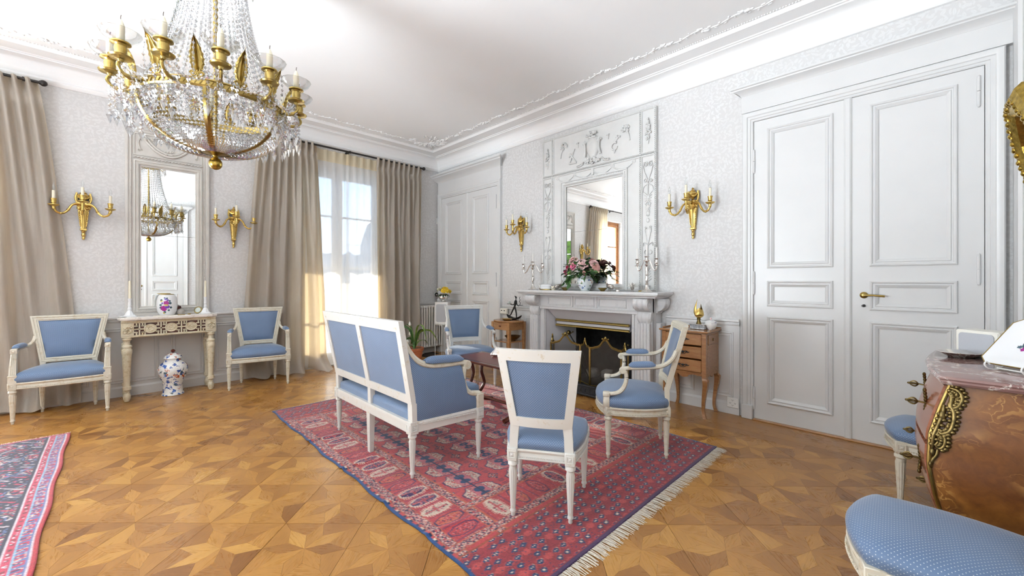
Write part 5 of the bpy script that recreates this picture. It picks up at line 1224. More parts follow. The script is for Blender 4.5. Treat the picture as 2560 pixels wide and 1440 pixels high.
for i in range(nu):
    xa = fx0 + i * uw; xm = xa + uw / 2
    if i % 2 == 0:      # key-pattern cross
        b.box(xa, xa + uw, -.362, -.350, zc - t_, zc + t_); b.box(xm - t_, xm + t_, -.362, -.350, fz0, fz1)
        for s in (-1, 1):
            for q in (-1, 1):
                e = xm + s * uw * .30; zz = zc + q * .034
                b.box(min(xm + s * uw * .16, xm + s * uw * .5), max(xm + s * uw * .16, xm + s * uw * .5), -.362, -.350, zz - t_, zz + t_)
                b.box(xm + s * uw * .27 - t_, xm + s * uw * .27 + t_, -.362, -.350, min(zz, zc + q * .064), max(zz, zc + q * .064))
    else:
        b.M = Matrix.Translation((xm, -.352, zc)) @ Matrix.Rotation(PI / 2, 4, 'X'); b.lathe([(0, 0), (.052, 0), (.052, .012), (.046, .014), (.042, .009), (0, .009)], 24, sc=(1.05, .95))
        for k in range(8): a = k * PI / 4; b.ball((.024 * math.cos(a), .024 * math.sin(a), .011), (.010, .010, .004), 6, 4)
        b.ball((0, 0, .012), (.008, .008, .005), 6, 4); b.M = None
        b.box(xa - t_, xa + t_, -.362, -.350, fz0, fz1)
b.build('apron', 'console_paint', ct, smooth=35)
b = MB(); b.beads((ax0 + .1, -.366, .700), (ax1 - .1, -.366, .700), .012, .0045)
for x0 in (ax0 + .05, ax1 - .05): cluster(b, (x0, -.366, .775), .036, .045, 26, 0, 44, .012)
stuff(b.build('carved_detail', 'console_paint', ct, recalc=False))
b = MB(); b.box(fx0, fx1, -.343, -.338, fz0, fz1); b.build('apron_backing', 'mahogany', ct, smooth=None)
fl = lambda a, z: 1 - .16 * max(0, math.cos(12 * a)) ** .7 if .20 < z < .50 else 1
lp = [(.010, 0), (.020, .006), (.030, .035), (.033, .06), (.026, .088), (.018, .098), (.024, .104), (.018, .112), (.020, .125), (.036, .132), (.036, .160), (.028, .168), (.026, .19), (.026, .205), (.0385, .50), (.041, .515), (.043, .52), (.043, .56), (.039, .566), (.037, .58), (.042, .585), (.042, .600), (.028, .612), (.025, .640), (.032, .660), (.040, .668), (.040, .676), (.034, .68), (.034, .692)]
for x, y in ((cx0 + .075, -.33), (cx1 - .075, -.33), (cx0 + .075, -.08), (cx1 - .075, -.08)):
    b = MB(); b.lathe(lp, 48, mod=fl); o = b.build('leg', 'console_paint', ct, smooth=35); o.location = (x, y, 0)

# ------------------------------------------------------------------ curtains, rods
def curtain(name, label, ya, yb, yab, ybb, n, m, x0=.115, xb=.16, amp=.035, ampb=.06, z1=3.30, z0=.012, seed=0, pool=.10, group='taupe silk curtains', hm=None, flat=(1, 1)):
    q = random.Random(seed); ph = [q.uniform(0, 6.28) for _ in range(6)]; fr_ = [q.uniform(.8, 1.25) for _ in range(6)]
    t = thing(name, label, 'curtain', (0, (ya + yb) / 2, 0), 0, group); yc = (ya + yb) / 2
    def P(u, v, off=0.0):
        z = z1 + (z0 - z1) * v; k = min(1, v / .9); e = k ** .8
        y = (ya + (yb - ya) * u) * (1 - e) + (yab + (ybb - yab) * u) * e
        head = math.exp(-((v - .055) / .022) ** 2)
        w = 2 * PI * n * u; wl = 2 * PI * n * .5 * u * fr_[0] + ph[0]
        f1 = math.sin(w); f1 = math.copysign(abs(f1) ** .75, f1); f2 = math.sin(wl + .6 * math.sin(2.2 * v + ph[1])) + .4 * math.sin(w * .37 + ph[2] + v)
        a = amp * (1 + .35 * math.exp(-(v / .035) ** 2) - .6 * head); mixk = min(1, max(0, (v - .05) / .5))
        fl_ = flat[0] + (flat[1] - flat[0]) * u; x = x0 + (xb - x0) * k + a * f1 * (1 - .75 * mixk) + fl_ * ampb * f2 * mixk * .8 + .012 * math.sin(19 * v + 7 * u + ph[3]) * mixk * math.sin(9 * u + ph[4])
        if v > .93: s = (v - .93) / .07; x += fl_ * pool * s * s * (1.1 + .9 * math.sin(w * .3 + ph[5])); z += .02 * math.sin(w * .5) * s * 0 + .014 * s * (1 + math.sin(w * .45 + ph[1]))
        x = max(x, .046 + .004 * (1 + f1))
        return (x + off, y - yc, z)
    H = 10 / 92
    def layer(nm, v0, v1, nv, mm, par):
        b = MB(); W = 14 * n
        b.grid(W, nv, lambda u, v: P(u, v0 + (v1 - v0) * v)); return b.build(nm, mm, par, smooth=80, recalc=False)
    layer('drape', .052, 1, 60, m, t); layer('heading', 0, .0525, 5, hm or m, t)
    return t
curtain('curtain', 'taupe silk curtain hanging at far left behind the square armchair', -5.62, -4.855, -5.60, -4.555, 9, 'taupe_silk', xb=.075, seed=4, ampb=.06, flat=(1.2, .55))
curtain('curtain', 'wide flaring taupe curtain drawn to the left of the bright window', -2.925, -2.205, -3.13, -2.05, 9, 'taupe_silk', xb=.09, seed=2, ampb=.08, pool=.14, flat=(.45, 1.3))
curtain('curtain', 'taupe curtain drawn to the right of the bright window by radiator', -1.275, -.435, -1.29, -.47, 9, 'taupe_silk', seed=9, ampb=.055, pool=.08)
curtain('sheer_curtain', 'left half of the white voile across the bright window', -2.32, -1.70, -2.34, -1.70, 5, 'white_voile', .045, .05, .018, .03, 3.26, .02, 5, .01, 'white voile sheers', 'cream_voile')
curtain('sheer_curtain', 'right half of the white voile across the bright window', -1.74, -1.06, -1.74, -1.06, 6, 'white_voile', .055, .06, .018, .03, 3.26, .02, 6, .01, 'white voile sheers', 'cream_voile')
def rod(label, y0, y1):
    t = thing('curtain_rod', label, 'curtain rod', (.115, 0, 3.285)); t['group'] = 'dark curtain rods'
    b = MB(); b.tube([(0, y0, 0), (0, y1, 0)], .014, 12); b.build('pole', 'dark_rod', t)
    for y, s in ((y0, -1), (y1, 1)):
        b = MB(); b.ball((0, y + s * .026, 0), .030, 14, 10); b.tube([(0, y, 0), (0, y + s * .01, 0)], .02, 12); b.build('finial', 'dark_rod', t)
    for y in (y0 + .1, (y0 + y1) / 2, y1 - .1):
        b = MB(); b.tube([(-.114, y, 0), (.0, y, 0)], .009, 8); b.tube([(0, y - .01, 0), (0, y + .01, 0)], .021, 12); b.M = Matrix.Translation((-.110, y, 0)) @ Matrix.Rotation(PI / 2, 4, 'Y'); b.lathe([(0, -.004), (.03, -.004), (.03, .004), (0, .004)], 12); b.M = None; b.build('bracket', 'dark_rod', t)
rod('dark curtain rod with ball finials over the bright window', -3.0, -.415); rod('dark curtain rod end with ball finial at far left', -7.0, -4.84)
# ------------------------------------------------------------------ rugs, knotted colour per point
def rug(name, label, x0, x1, y0, y1, paintf, res, ridges, loc_z=.001, th=.007):
    nx, ny = int((x1 - x0) / res) + 1, int((y1 - y0) / res) + 1
    X, Y = np.meshgrid(np.linspace(0, x1 - x0, nx), np.linspace(0, y1 - y0, ny))
    t = thing(name, label, 'rug', ((x0 + x1) / 2, (y0 + y1) / 2, loc_z))
    col = paintf(X, Y)
    Zr = np.full(X.shape, th) + ridges(X, Y)
    rs = np.random.RandomState(4); ed = np.minimum.reduce([X, (x1 - x0) - X, Y, (y1 - y0) - Y])
    wob = .006 * np.sin(X * 7 + 1) * np.exp(-Y / .08) + .004 * np.sin(X * 17) * np.exp(-Y / .05) + .006 * np.sin(X * 9) * np.exp(-((y1 - y0) - Y) / .08)
    V = np.stack([X - (x1 - x0) / 2, Y + wob - (y1 - y0) / 2, Zr], -1).reshape(-1, 3)
    idx = np.arange(nx * ny).reshape(ny, nx)
    F = np.stack([idx[:-1, :-1], idx[:-1, 1:], idx[1:, 1:], idx[1:, :-1]], -1).reshape(-1, 4)
    rim = np.concatenate([idx[0, :], idx[1:, -1], idx[-1, -2::-1], idx[-2:0:-1, 0]])
    low = V[rim].copy(); low[:, 2] -= th; base = len(V); V = np.concatenate([V, low]); m = len(rim); k = np.arange(m); k2 = (k + 1) % m
    F = np.concatenate([F, np.stack([rim[k], base + k, base + k2, rim[k2]], -1)])
    me = bpy.data.meshes.new('pile'); me.vertices.add(len(V)); me.vertices.foreach_set('co', V.ravel().astype(np.float32))
    me.loops.add(F.size); me.polygons.add(len(F)); me.loops.foreach_set('vertex_index', F.ravel().astype(np.int32)); me.polygons.foreach_set('loop_start', np.arange(0, F.size, 4, dtype=np.int32))
    me.update(calc_edges=True); me.polygons.foreach_set('use_smooth', [True] * len(F))
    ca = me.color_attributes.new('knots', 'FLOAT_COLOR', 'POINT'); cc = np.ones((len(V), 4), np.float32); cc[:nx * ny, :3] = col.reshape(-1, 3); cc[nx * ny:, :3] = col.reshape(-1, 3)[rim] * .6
    ca.data.foreach_set('color', cc.ravel()); me.materials.append(MATS['rug_pile'])
    o = bpy.data.objects.new('pile', me); C.objects.link(o); o.parent = t
    return t, Zr
def fringe(t, x, ya, yb, sgn, L, th=.006, step=.006, seed=1):
    q = random.Random(seed); b = MB(); y = ya
    while y < yb:
        l = L * q.uniform(.75, 1.15); dy = q.uniform(-.010, .010); w = step * .42; z = th * q.uniform(.3, .9)
        b.add([(x, y - w, z), (x, y + w, z), (x + sgn * l * .5, y + w + dy * .5, z * .9 + .001), (x + sgn * l * .5, y - w + dy * .5, z * .9 + .001), (x + sgn * l, y + w * .8 + dy, .0012), (x + sgn * l, y - w * .8 + dy, .0012)], [(0, 1, 2, 3), (3, 2, 4, 5)])
        y += step * q.uniform(.8, 1.2)
    stuff(b.build('fringe', 'fringe_wool', t, smooth=None, recalc=False))
sRGB = lambda r, g, b_: np.array([((c / 255) / 12.92 if c / 255 <= .04045 else ((c / 255 + .055) / 1.055) ** 2.4) for c in (r, g, b_)])
RED, RED2, DKRED, NAVY, BLUE, CREAM, PINK, PURP, ORNG = sRGB(182, 58, 62), sRGB(194, 76, 70), sRGB(134, 30, 46), sRGB(30, 38, 74), sRGB(36, 66, 112), sRGB(212, 190, 172), sRGB(188, 104, 108), sRGB(78, 40, 84), sRGB(190, 92, 64)
def paint_bokhara(X, Y):
    LX, LY = X.max(), Y.max(); rs = np.random.RandomState(2)
    nz = rs.rand(*X.shape); col = np.empty(X.shape + (3,)); col[:] = RED
    def put(m, c, a=1.0): col[m] = col[m] * (1 - a) + c * a
    cell = lambda A, p: (A / p) - np.floor(A / p) - .5          # -0.5..0.5
    big = np.sin(X * 13 + 3 * np.sin(Y * 7)) * .5 + .5
    col += (big * .05)[..., None] * (RED2 - RED) * 6
    ex, bx, by = .40, .36, .345                # end panels, border widths
    dxe = np.minimum(X, LX - X); dye = np.minimum(Y, LY - Y)
    field = (dxe > ex + bx - .02) & (dye > by)
    # guls
    px, py = .205, .355; gy = (Y - .50) / py; gx = (X - .06) / px
    u = (gx - np.floor(gx) - .5) * px; v = (gy - np.round(gy)) * py; row_ok = (np.round(gy) >= 0) & (np.round(gy) <= 3)
    r8 = np.maximum.reduce([np.abs(u) / .088, np.abs(v) / .118, (np.abs(u) / .088 + np.abs(v) / .118) / 1.45]) + .05 * np.sin(np.arctan2(v, u) * 8)
    g = field & row_ok
    put(g & (r8 < 1.06), PURP); q1 = ((u > 0) == (v > 0))
    put(g & (r8 < .97), PINK * .95); put(g & (r8 < .97) & (np.abs(v) > .055), CREAM * .92)
    spk = (nz > .72); put(g & (r8 < .93) & spk & (np.abs(v) > .055), RED); put(g & (r8 < .9) & (nz < .12), PURP)
    ctr = (np.abs(u) < .047) & (np.abs(v) < .050); put(g & ctr, PINK * 1.05 * np.array([1, .9, 1.05]))
    bl = (np.abs(np.abs(u) - .034) + np.abs(v) * .8 < .034); star = (np.abs(np.abs(u) - .034) < .024) & (np.abs(v) < .036) & (np.abs(np.abs(u) - .034) + np.abs(v) < .046)
    put(g & star, BLUE * .75); put(g & star & (np.abs(np.abs(u) - .034) < .007) & (np.abs(v) < .008), PINK)
    put(g & (np.abs(v) < .010) & (np.abs(u) < .010), BLUE * .6)
    put(field & row_ok & (np.abs(v) < .0042), NAVY)
    # small cross guls between the rows
    gy2 = (Y - .50) / py - .5; gx2 = gx - .5; u2 = (gx2 - np.floor(gx2) - .5) * px; v2 = (gy2 - np.round(gy2)) * py
    d1 = np.abs(u2) / .06 + np.abs(v2) / .045; g2 = field & ~(g & (r8 < 1.1))
    put(g2 & (d1 < 1), RED2 * .9); put(g2 & (d1 < 1) & (((np.abs(u2) % .022) < .008) ^ ((np.abs(v2) % .02) < .008)), PURP * .8); put(g2 & (d1 < .75) & (nz > .82), CREAM * .9); put(g2 & (np.abs(v2) < .022) & (np.abs(np.abs(u2) - .075) < .018) & (((u2 * 1000).astype(int) % 11) < 5), NAVY, .8); put(g2 & (nz > .93), PURP, .7); put(g2 & (nz < .025), PINK, .7)
    # border: cells with octagons
    def border(A, Bd, w0, w1, m, pitch):
        s = (A / pitch); k = np.floor(s).astype(int); a = (s - k - .5) * pitch; bmid = (w0 + w1) / 2; b_ = Bd - bmid; hw = (w1 - w0) / 2
        put(m, RED * .93 + DKRED * .07)
        oc = np.maximum.reduce([np.abs(a) / .038, np.abs(b_) / .082, (np.abs(a) / .038 + np.abs(b_) / .082) / 1.4])
        kind = (k * 7 % 5); rimc = np.where((kind % 2 == 0)[..., None], CREAM * .95, PURP)
        tooth = (oc < 1.45) & (oc > 1.15) & ((((b_ * 1000).astype(int)) % 14) < 7) & (kind % 2 == 0); put(m & tooth, CREAM * .9)
        mm = m & (oc < 1.14); col[mm] = rimc[mm]
        inner = np.where((kind == 0)[..., None], PURP, np.where((kind == 1)[..., None], ORNG, np.where((kind == 2)[..., None], PURP * .9 + BLUE * .2, np.where((kind == 3)[..., None], RED * .9, CREAM * .85)))); mm = m & (oc < .98); col[mm] = inner[mm]
        put(m & (oc < .9) & (((np.abs(a) < .006) | (np.abs(b_) < .006))), RED); put(m & (oc < .85) & (nz > .80), PINK); put(m & (oc < .85) & (nz < .12), NAVY)
        put(m & (oc >= 1.2) & (nz > .93), PINK * .9); put(m & (np.abs(a) > pitch / 2 - .005), PURP, .55)
    ins = (dxe > ex)
    bl_ = ins & (dye > .085) & (dye < .285) & (dxe > ex + .06)
    border(X - ex, dye, .085, .285, bl_, .125)
    be = ins & (dxe > ex + .085) & (dxe < ex + .285) & (dye > .285)
    border(Y - .02, dxe - ex, .085, .285, be, .17)
    def guard(m, D, w0, w1, A):
        mm = m & (D >= w0) & (D < w1); put(mm, CREAM * .55 + RED * .25 + PINK * .1); t = ((A / .016).astype(int) + ((D - w0) / .011).astype(int) * 2)
        put(mm & (t % 3 == 0), PURP * .9); put(mm & (t % 5 == 1), RED); put(mm & (nz > .7), PINK * .8); put(mm & (nz < .2), NAVY); put(mm & (nz > .93), CREAM)
        e = m & ((np.abs(D - w0) < .0042) | (np.abs(D - w1) < .0042)); put(e, ORNG * .9)
    guard(ins, dye, .030, .085, X); guard(ins, dye, .285, by, X); guard(ins & (dye > .03), dxe - ex, .03, .085, Y); guard(ins & (dye > .285), dxe - ex, .285, .34, Y)
    chk = ins & (dye > .016) & (dye < .030); put(chk, RED); put(chk & (((X / .02).astype(int)) % 3 == 0), NAVY); put(chk & (((X / .02).astype(int)) % 6 == 2), CREAM)
    # end panels: rows of little blue flowers
    en = (dxe <= ex); put(en, DKRED * .75 + RED * .25)
    pr, pc = .046, .056; rr = X / pr; ri = np.floor(rr).astype(int); a = (rr - ri - .5) * pr; cc = Y / pc + .5 * (ri % 2); ci = np.floor(cc).astype(int); b_ = (cc - ci - .5) * pc
    d = np.abs(a) / .0175 + np.abs(b_) / .023; fl = en & (dxe > .03)
    put(fl & (ri % 2 == 1) & (np.sqrt((a / .02) ** 2 + (b_ / .026) ** 2) < 1), RED2, .75)
    bl2 = fl & (((ri + ci) % 3 != 2)); put(bl2 & (d < 1.05), BLUE * .55 + NAVY * .4); put(bl2 & (np.abs(a) < .004) & (np.abs(np.abs(b_) - .0045) < .0035), CREAM); put(bl2 & (np.abs(b_ - .017) < .004) & (np.abs(a + .010) < .004), CREAM * .6)
    put(fl & (nz > .975), NAVY); put(en & (dxe < .022), PURP); put(en & (dxe > .385), ORNG * .6)
    put((dye < .016), DKRED); put((Y < .013), sRGB(50, 66, 118)); put(LY - Y < .013, sRGB(50, 66, 118))
    col = (col - RED * .35) * 1.12 + RED * .33
    col = np.clip(col, .002, 1); col *= (.62 + .34 * nz)[..., None]
    # abrash: slow change of the dye along the length
    col *= (1 + .05 * np.sin(X * 5.1) + .03 * np.sin(X * 23 + Y))[..., None]
    return np.clip(col, 0, 1)
def ridge1(X, Y):
    z = np.zeros(X.shape)
    for x, s, h, l in ((1.05, .022, .010, .35), (1.72, .02, .012, .4), (2.32, .024, .010, .4), (2.75, .02, .008, .3)): z += h * np.exp(-((X - x - .15 * Y) / s) ** 2) * np.exp(-(Y / l) ** 2)
    z += .001 * (1 + np.sin(X * 31 + Y * 9)) * (.5 + .5 * np.sin(Y * 13 + X * 3))
    return z
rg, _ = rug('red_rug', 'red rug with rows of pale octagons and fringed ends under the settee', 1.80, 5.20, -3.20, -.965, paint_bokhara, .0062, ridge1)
fringe(rg, 1.70, -1.11, 1.11, 1, .075); fringe(rg, -1.70, -1.11, 1.11, -1, .03, seed=3)
def paint_hamadan(X, Y):
    LX, LY = X.max(), Y.max(); rs = np.random.RandomState(5); nz = rs.rand(*X.shape); nx_ = rs.rand(X.shape[0], X.shape[1])
    col = np.empty(X.shape + (3,)); col[:] = sRGB(22, 22, 52)
    def put(m, c, a=1.0): col[m] = col[m] * (1 - a) + c * a
    dy = LY - Y; dx = np.minimum(X, LX - X); d = np.minimum(dy, dx + .0)
    ROSE, LBLUE, PWH, SKY = sRGB(196, 50, 82), sRGB(96, 118, 168), sRGB(226, 208, 214), sRGB(140, 190, 214)
    # field: stacked hooked motifs
    p, q = .34, .30; a = (X / p - np.floor(X / p) - .5) * p; ky = np.floor(Y / q).astype(int); b_ = (Y / q - np.floor(Y / q) - .5) * q
    wv = .02 * np.sin(Y * 40 + 3 * np.sin(X * 23)); e = np.abs(a + wv) / .13 + np.abs(b_) / .12
    for lo, hi, c in ((0, .14, PWH), (.14, .34, ROSE), (.34, .42, PWH * .9), (.42, .62, sRGB(150, 40, 60)), (.62, .68, CREAM), (.80, .88, ROSE * .9), (1.02, 1.08, CREAM * .9), (1.2, 1.32, LBLUE * .8)): put((e >= lo) & (e < hi), c)
    st = np.sin(X * 75 + 5 * np.sin(Y * 19)) * np.sin(Y * 44 + 2 * np.sin(X * 31)); put((st > .72), ROSE, .9); put((st < -.78), PWH * .85, .9); put((st > .2) & (st < .27), LBLUE, .8)
    bd = dy < .125
    put(dy < .128, sRGB(22, 22, 52)); put(dy < .118, PWH); put(dy < .109, ROSE); put((dy < .105) & (dy > .083) & (((X / .018).astype(int) + (dy / .011).astype(int)) % 3 == 0), DKRED * .6); put((dy < .105) & (dy > .083) & (nz > .85), PWH)
    put(dy < .079, SKY); put(dy < .072, LBLUE)
    hk = (dy < .070) & (dy > .032); t = ((X / .011).astype(int)); put(hk & (t % 3 == 0), ROSE); put(hk & (t % 6 == 1) & (dy > .045), PURP); put(hk & (np.abs(dy - .036) < .003) & (t % 6 < 3), ROSE); put(hk & (nz > .86), CREAM)
    put(dy < .030, PWH); put(dy < .019, sRGB(186, 30, 48))
    en = dx < .03; put(en, ROSE * .8)
    col *= (.62 + .30 * nz)[..., None]
    return np.clip(col, 0, 1)
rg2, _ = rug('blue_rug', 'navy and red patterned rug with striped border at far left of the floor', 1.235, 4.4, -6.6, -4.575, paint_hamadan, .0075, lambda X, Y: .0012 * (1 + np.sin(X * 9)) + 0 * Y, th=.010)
fringe(rg2, -1.5825, -1.01, 1.01, -1, .055, seed=8)

# ------------------------------------------------------------------ chandelier
CHX, CHY = 3.234, -3.865
ch = thing('chandelier', 'gilt bronze and crystal basket chandelier with candle arms hanging at upper left', 'chandelier', (CHX, CHY, 0))
RZ, RR = 2.372, .375
cyl = lambda r, a, z: (r * math.cos(a), r * math.sin(a), z)
b = MB(); b.lathe([(RR - .006, RZ - .022), (RR + .004, RZ - .024), (RR + .008, RZ - .016), (RR + .003, RZ - .012), (RR + .003, RZ + .012), (RR + .008, RZ + .016), (RR + .004, RZ + .024), (RR - .006, RZ + .022), (RR - .006, RZ - .022)], 72, cap=False)
for k in range(96):
    a = 2 * PI * k / 96; b.tube([cyl(RR + .004, a, RZ - .010), cyl(RR + .004, a + .03, RZ + .010)], .003, 5)
b.build('ring', 'brass', ch, smooth=40)
bowl = lambda t: (RR * math.cos(t * PI / 2) ** .8 * 1.0 if t < .98 else .06, RZ - .02 - .255 * math.sin(t * PI / 2) ** 1.15)
def bowlp(t):
    r = .075 + (RR - .075) * (1 - t ** 1.9); z = RZ - .02 - .262 * (1 - (1 - t) ** 1.7); return r, z
A0_ = math.radians(45.34)
def ang(th): return math.atan2(*( (lambda F_, R__: (math.cos(th) * F_[1] + math.sin(th) * R__[1], math.cos(th) * F_[0] + math.sin(th) * R__[0]))((-.711, .703), (.703, .711)) ))
ribs = [ang(math.radians(-150 + 60 * k)) for k in range(6)]
for a in ribs:
    b = MB(); pts = [cyl(*((bowlp(t / 16)[0] + .004), a), bowlp(t / 16)[1]) if False else cyl(bowlp(t / 16)[0] + .005, a, bowlp(t / 16)[1]) for t in range(17)]
    tx = Vector((-math.sin(a), math.cos(a), 0))
    b.loft([[Vector(p) - tx * .014, Vector(p) - tx * .014 + Vector((math.cos(a), math.sin(a), -.3)) * .004, Vector(p) + Vector((math.cos(a), math.sin(a), -.3)) * .010, Vector(p) + tx * .014 + Vector((math.cos(a), math.sin(a), -.3)) * .004, Vector(p) + tx * .014] for p in pts], True, True)
    for p in pts[1:-1]:
        for s in (-1, 1): b.ball(Vector(p) + tx * s * .015, .005, 6, 4)
    b.build('rib', 'brass', ch, smooth=40)
b = MB(); b.lathe([(0, 2.078), (.02, 2.078), (.035, 2.086), (.060, 2.090), (.085, 2.098), (.088, 2.106), (.07, 2.112), (0, 2.112)], 32, mod=lambda a, z: 1 + .03 * math.cos(16 * a)); b.tube([(0, 0, 2.06), (0, 0, 2.08)], .010, 10); b.build('bottom_plate', 'brass', ch)
b = MB(); b.ball((0, 0, 2.028), (.036, .036, .038), 20, 12); b.lathe([(.010, 2.062), (.016, 2.066), (.010, 2.072), (.014, 2.078)], 12); b.build('ball_finial', 'repousse_brass', ch)
b = MB(); b.tube([(0, 0, 2.11), (0, 0, 3.50)], .010, 10)
for k in range(28): b.ball((0, 0, 2.18 + k * .045), (.015, .015, .019), 8, 6)
b.lathe([(0, CEIL), (.09, CEIL), (.085, CEIL - .012), (.05, CEIL - .03), (.03, CEIL - .05), (.02, CEIL - .055), (0, CEIL - .055)], 24); b.build('stem', 'brass', ch)
b = MB(); b.lathe([(.150, 3.29), (.156, 3.285), (.160, 3.30), (.156, 3.315), (.150, 3.31), (.150, 3.29)], 40, cap=False)
for k in range(4): b.tube([cyl(.15, k * PI / 2, 3.30), cyl(0, k * PI / 2, 3.32)], .006, 6)
b.build('crown_ring', 'brass', ch)
def leaf_mb(b, M, L, W, curl=.25):
    b.M = M
    def f(u, v):
        w = W * math.sin(min(1, v * 1.02 + .06) * PI) ** .7 * (1 - .35 * v) * (1 + .10 * math.cos(v * 46)); x = (u * 2 - 1) * w
        return (x, -curl * L * v * v - .10 * abs(x) + .004 * math.cos(u * 8 * PI), L * v)
    b.slab(10, 22, f, lambda u, v: (f(u, v)[0], f(u, v)[1] + .003, f(u, v)[2])); b.M = None
def out_M(r, a, z): return Matrix.Translation(cyl(r, a, z)) @ Matrix.Rotation(a + PI / 2, 4, 'Z')
for k in range(8):
    a = 2 * PI * k / 8; b = MB(); leaf_mb(b, out_M(.155, a, 3.31), .11, .028, .45); b.build('crown_leaf', 'brass', ch)
    b = MB(); pts = spline([cyl(.155, a + .39, 3.30), cyl(.20, a + .39, 3.27), cyl(.235, a + .39, 3.30), cyl(.225, a + .39, 3.345)], 5); b.tube(pts, [.007] * 8 + [.005] * 8, 6); b.build('crown_hook', 'brass', ch)
arms = [ang(math.radians(21 + 30 * k)) for k in range(12)]
RC, ZC = .468, 2.462
for k, a in enumerate(arms):
    b = MB(); b.tube(spline([cyl(RR, a, RZ), cyl(RR + .04, a, RZ - .012), cyl(RC - .012, a, RZ + .0), cyl(RC + .012, a, RZ + .03), cyl(RC, a, ZC - .035)], 6), [.011] * 12 + [.008] * 13, 8)
    b.lathe([(0, ZC - .04), (.010, ZC - .038), (.014, ZC - .025), (.046, ZC - .018), (.050, ZC - .010), (.046, ZC - .006), (.026, ZC - .004), (.024, ZC + .012), (.027, ZC + .03), (.024, ZC + .045), (.028, ZC + .052), (.042, ZC + .056), (.042, ZC + .062), (.018, ZC + .064), (0, ZC + .064)], 20, c=cyl(RC, a, 0)); arm = b.build('candle_arm', 'brass', ch)
    b = MB(); b.lathe([(.020, ZC + .064), (.050, ZC + .072), (.075, ZC + .092), (.083, ZC + .110), (.086, ZC + .114), (.080, ZC + .113), (.071, ZC + .096), (.048, ZC + .077), (.018, ZC + .068)], 30, c=cyl(RC, a, 0), cap=False, mod=lambda q, z: 1 + .012 * math.cos(15 * q)); b.build('glass_drip_pan', 'clear_glass', arm, smooth=60)
    b = MB(); b.lathe([(.0165, ZC + .064), (.0165, ZC + .150), (.013, ZC + .162), (.006, ZC + .180), (0, ZC + .184)], 16, c=cyl(RC, a, 0)); cd = b.build('candle', 'candle_wax', arm, smooth=50)
    b = MB(); x, y, _z = cyl(RC, a, 0); b.tube([(x, y, ZC + .180), (x + .003, y, ZC + .194), (x + .001, y + .002, ZC + .204)], .0018, 5); b.build('wick', 'wick', arm)
    am = a + PI / 12
    b = MB(); leaf_mb(b, out_M(RR, am, RZ + .045), .185, .038, .38); lf = b.build('palmette', 'brass', ch)
    b = MB()
    for s in (-1, 1):
        b.M = out_M(RR + .004, am, RZ + .04) @ Matrix.Translation((s * .017, 0, 0)); b.tube([(.016 * (1 - .6 * i / 16) * math.cos(i * .6) * s, 0, .016 * (1 - .6 * i / 16) * math.sin(i * .6)) for i in range(17)], .0035, 6); b.M = None
    b.tube([cyl(RR, am, RZ + .02), cyl(RR, am, RZ + .06)], .005, 6); b.build('scroll', 'brass', lf)
def strand(b, pts, step, r, el=1.35, n=6):
    P = [Vector(p) for p in pts]; d = [0]
    for i in range(1, len(P)): d.append(d[-1] + (P[i] - P[i - 1]).length)
    L = d[-1]; k = max(2, int(L / step)); j = 0
    for i in range(k):
        s = (i + .5) / k * L
        while j < len(d) - 2 and d[j + 1] < s: j += 1
        f = (s - d[j]) / max(1e-6, d[j + 1] - d[j]); c = P[j].lerp(P[j + 1], f); b.gem(c, r, P[j + 1] - P[j], r * el, n)
sq = random.Random(3)
for k in range(44):                              # tent of strands from the crown ring to the basket ring
    a = 2 * PI * k / 44; pts = []
    for i in range(15):
        t = i / 14; r = .150 + (RR - .02 - .150) * (t ** 1.9); pts.append(cyl(r, a, 3.29 + (RZ + .03 - 3.29) * t))
    b = MB(); strand(b, pts, .031, .0095, 1.5); b.tube(pts, .0011, 4, cap=False); stuff(b.build('bead_strand', 'crystal', ch, smooth=None, recalc=False))
for k in range(92):                              # basket strands
    a = 2 * PI * (k + .5) / 92; pts = [cyl(bowlp(i / 12)[0], a, bowlp(i / 12)[1]) for i in range(13)]
    b = MB(); strand(b, pts, .0205, .0102, 1.05); stuff(b.build('bead_strand', 'crystal', ch, smooth=None, recalc=False))
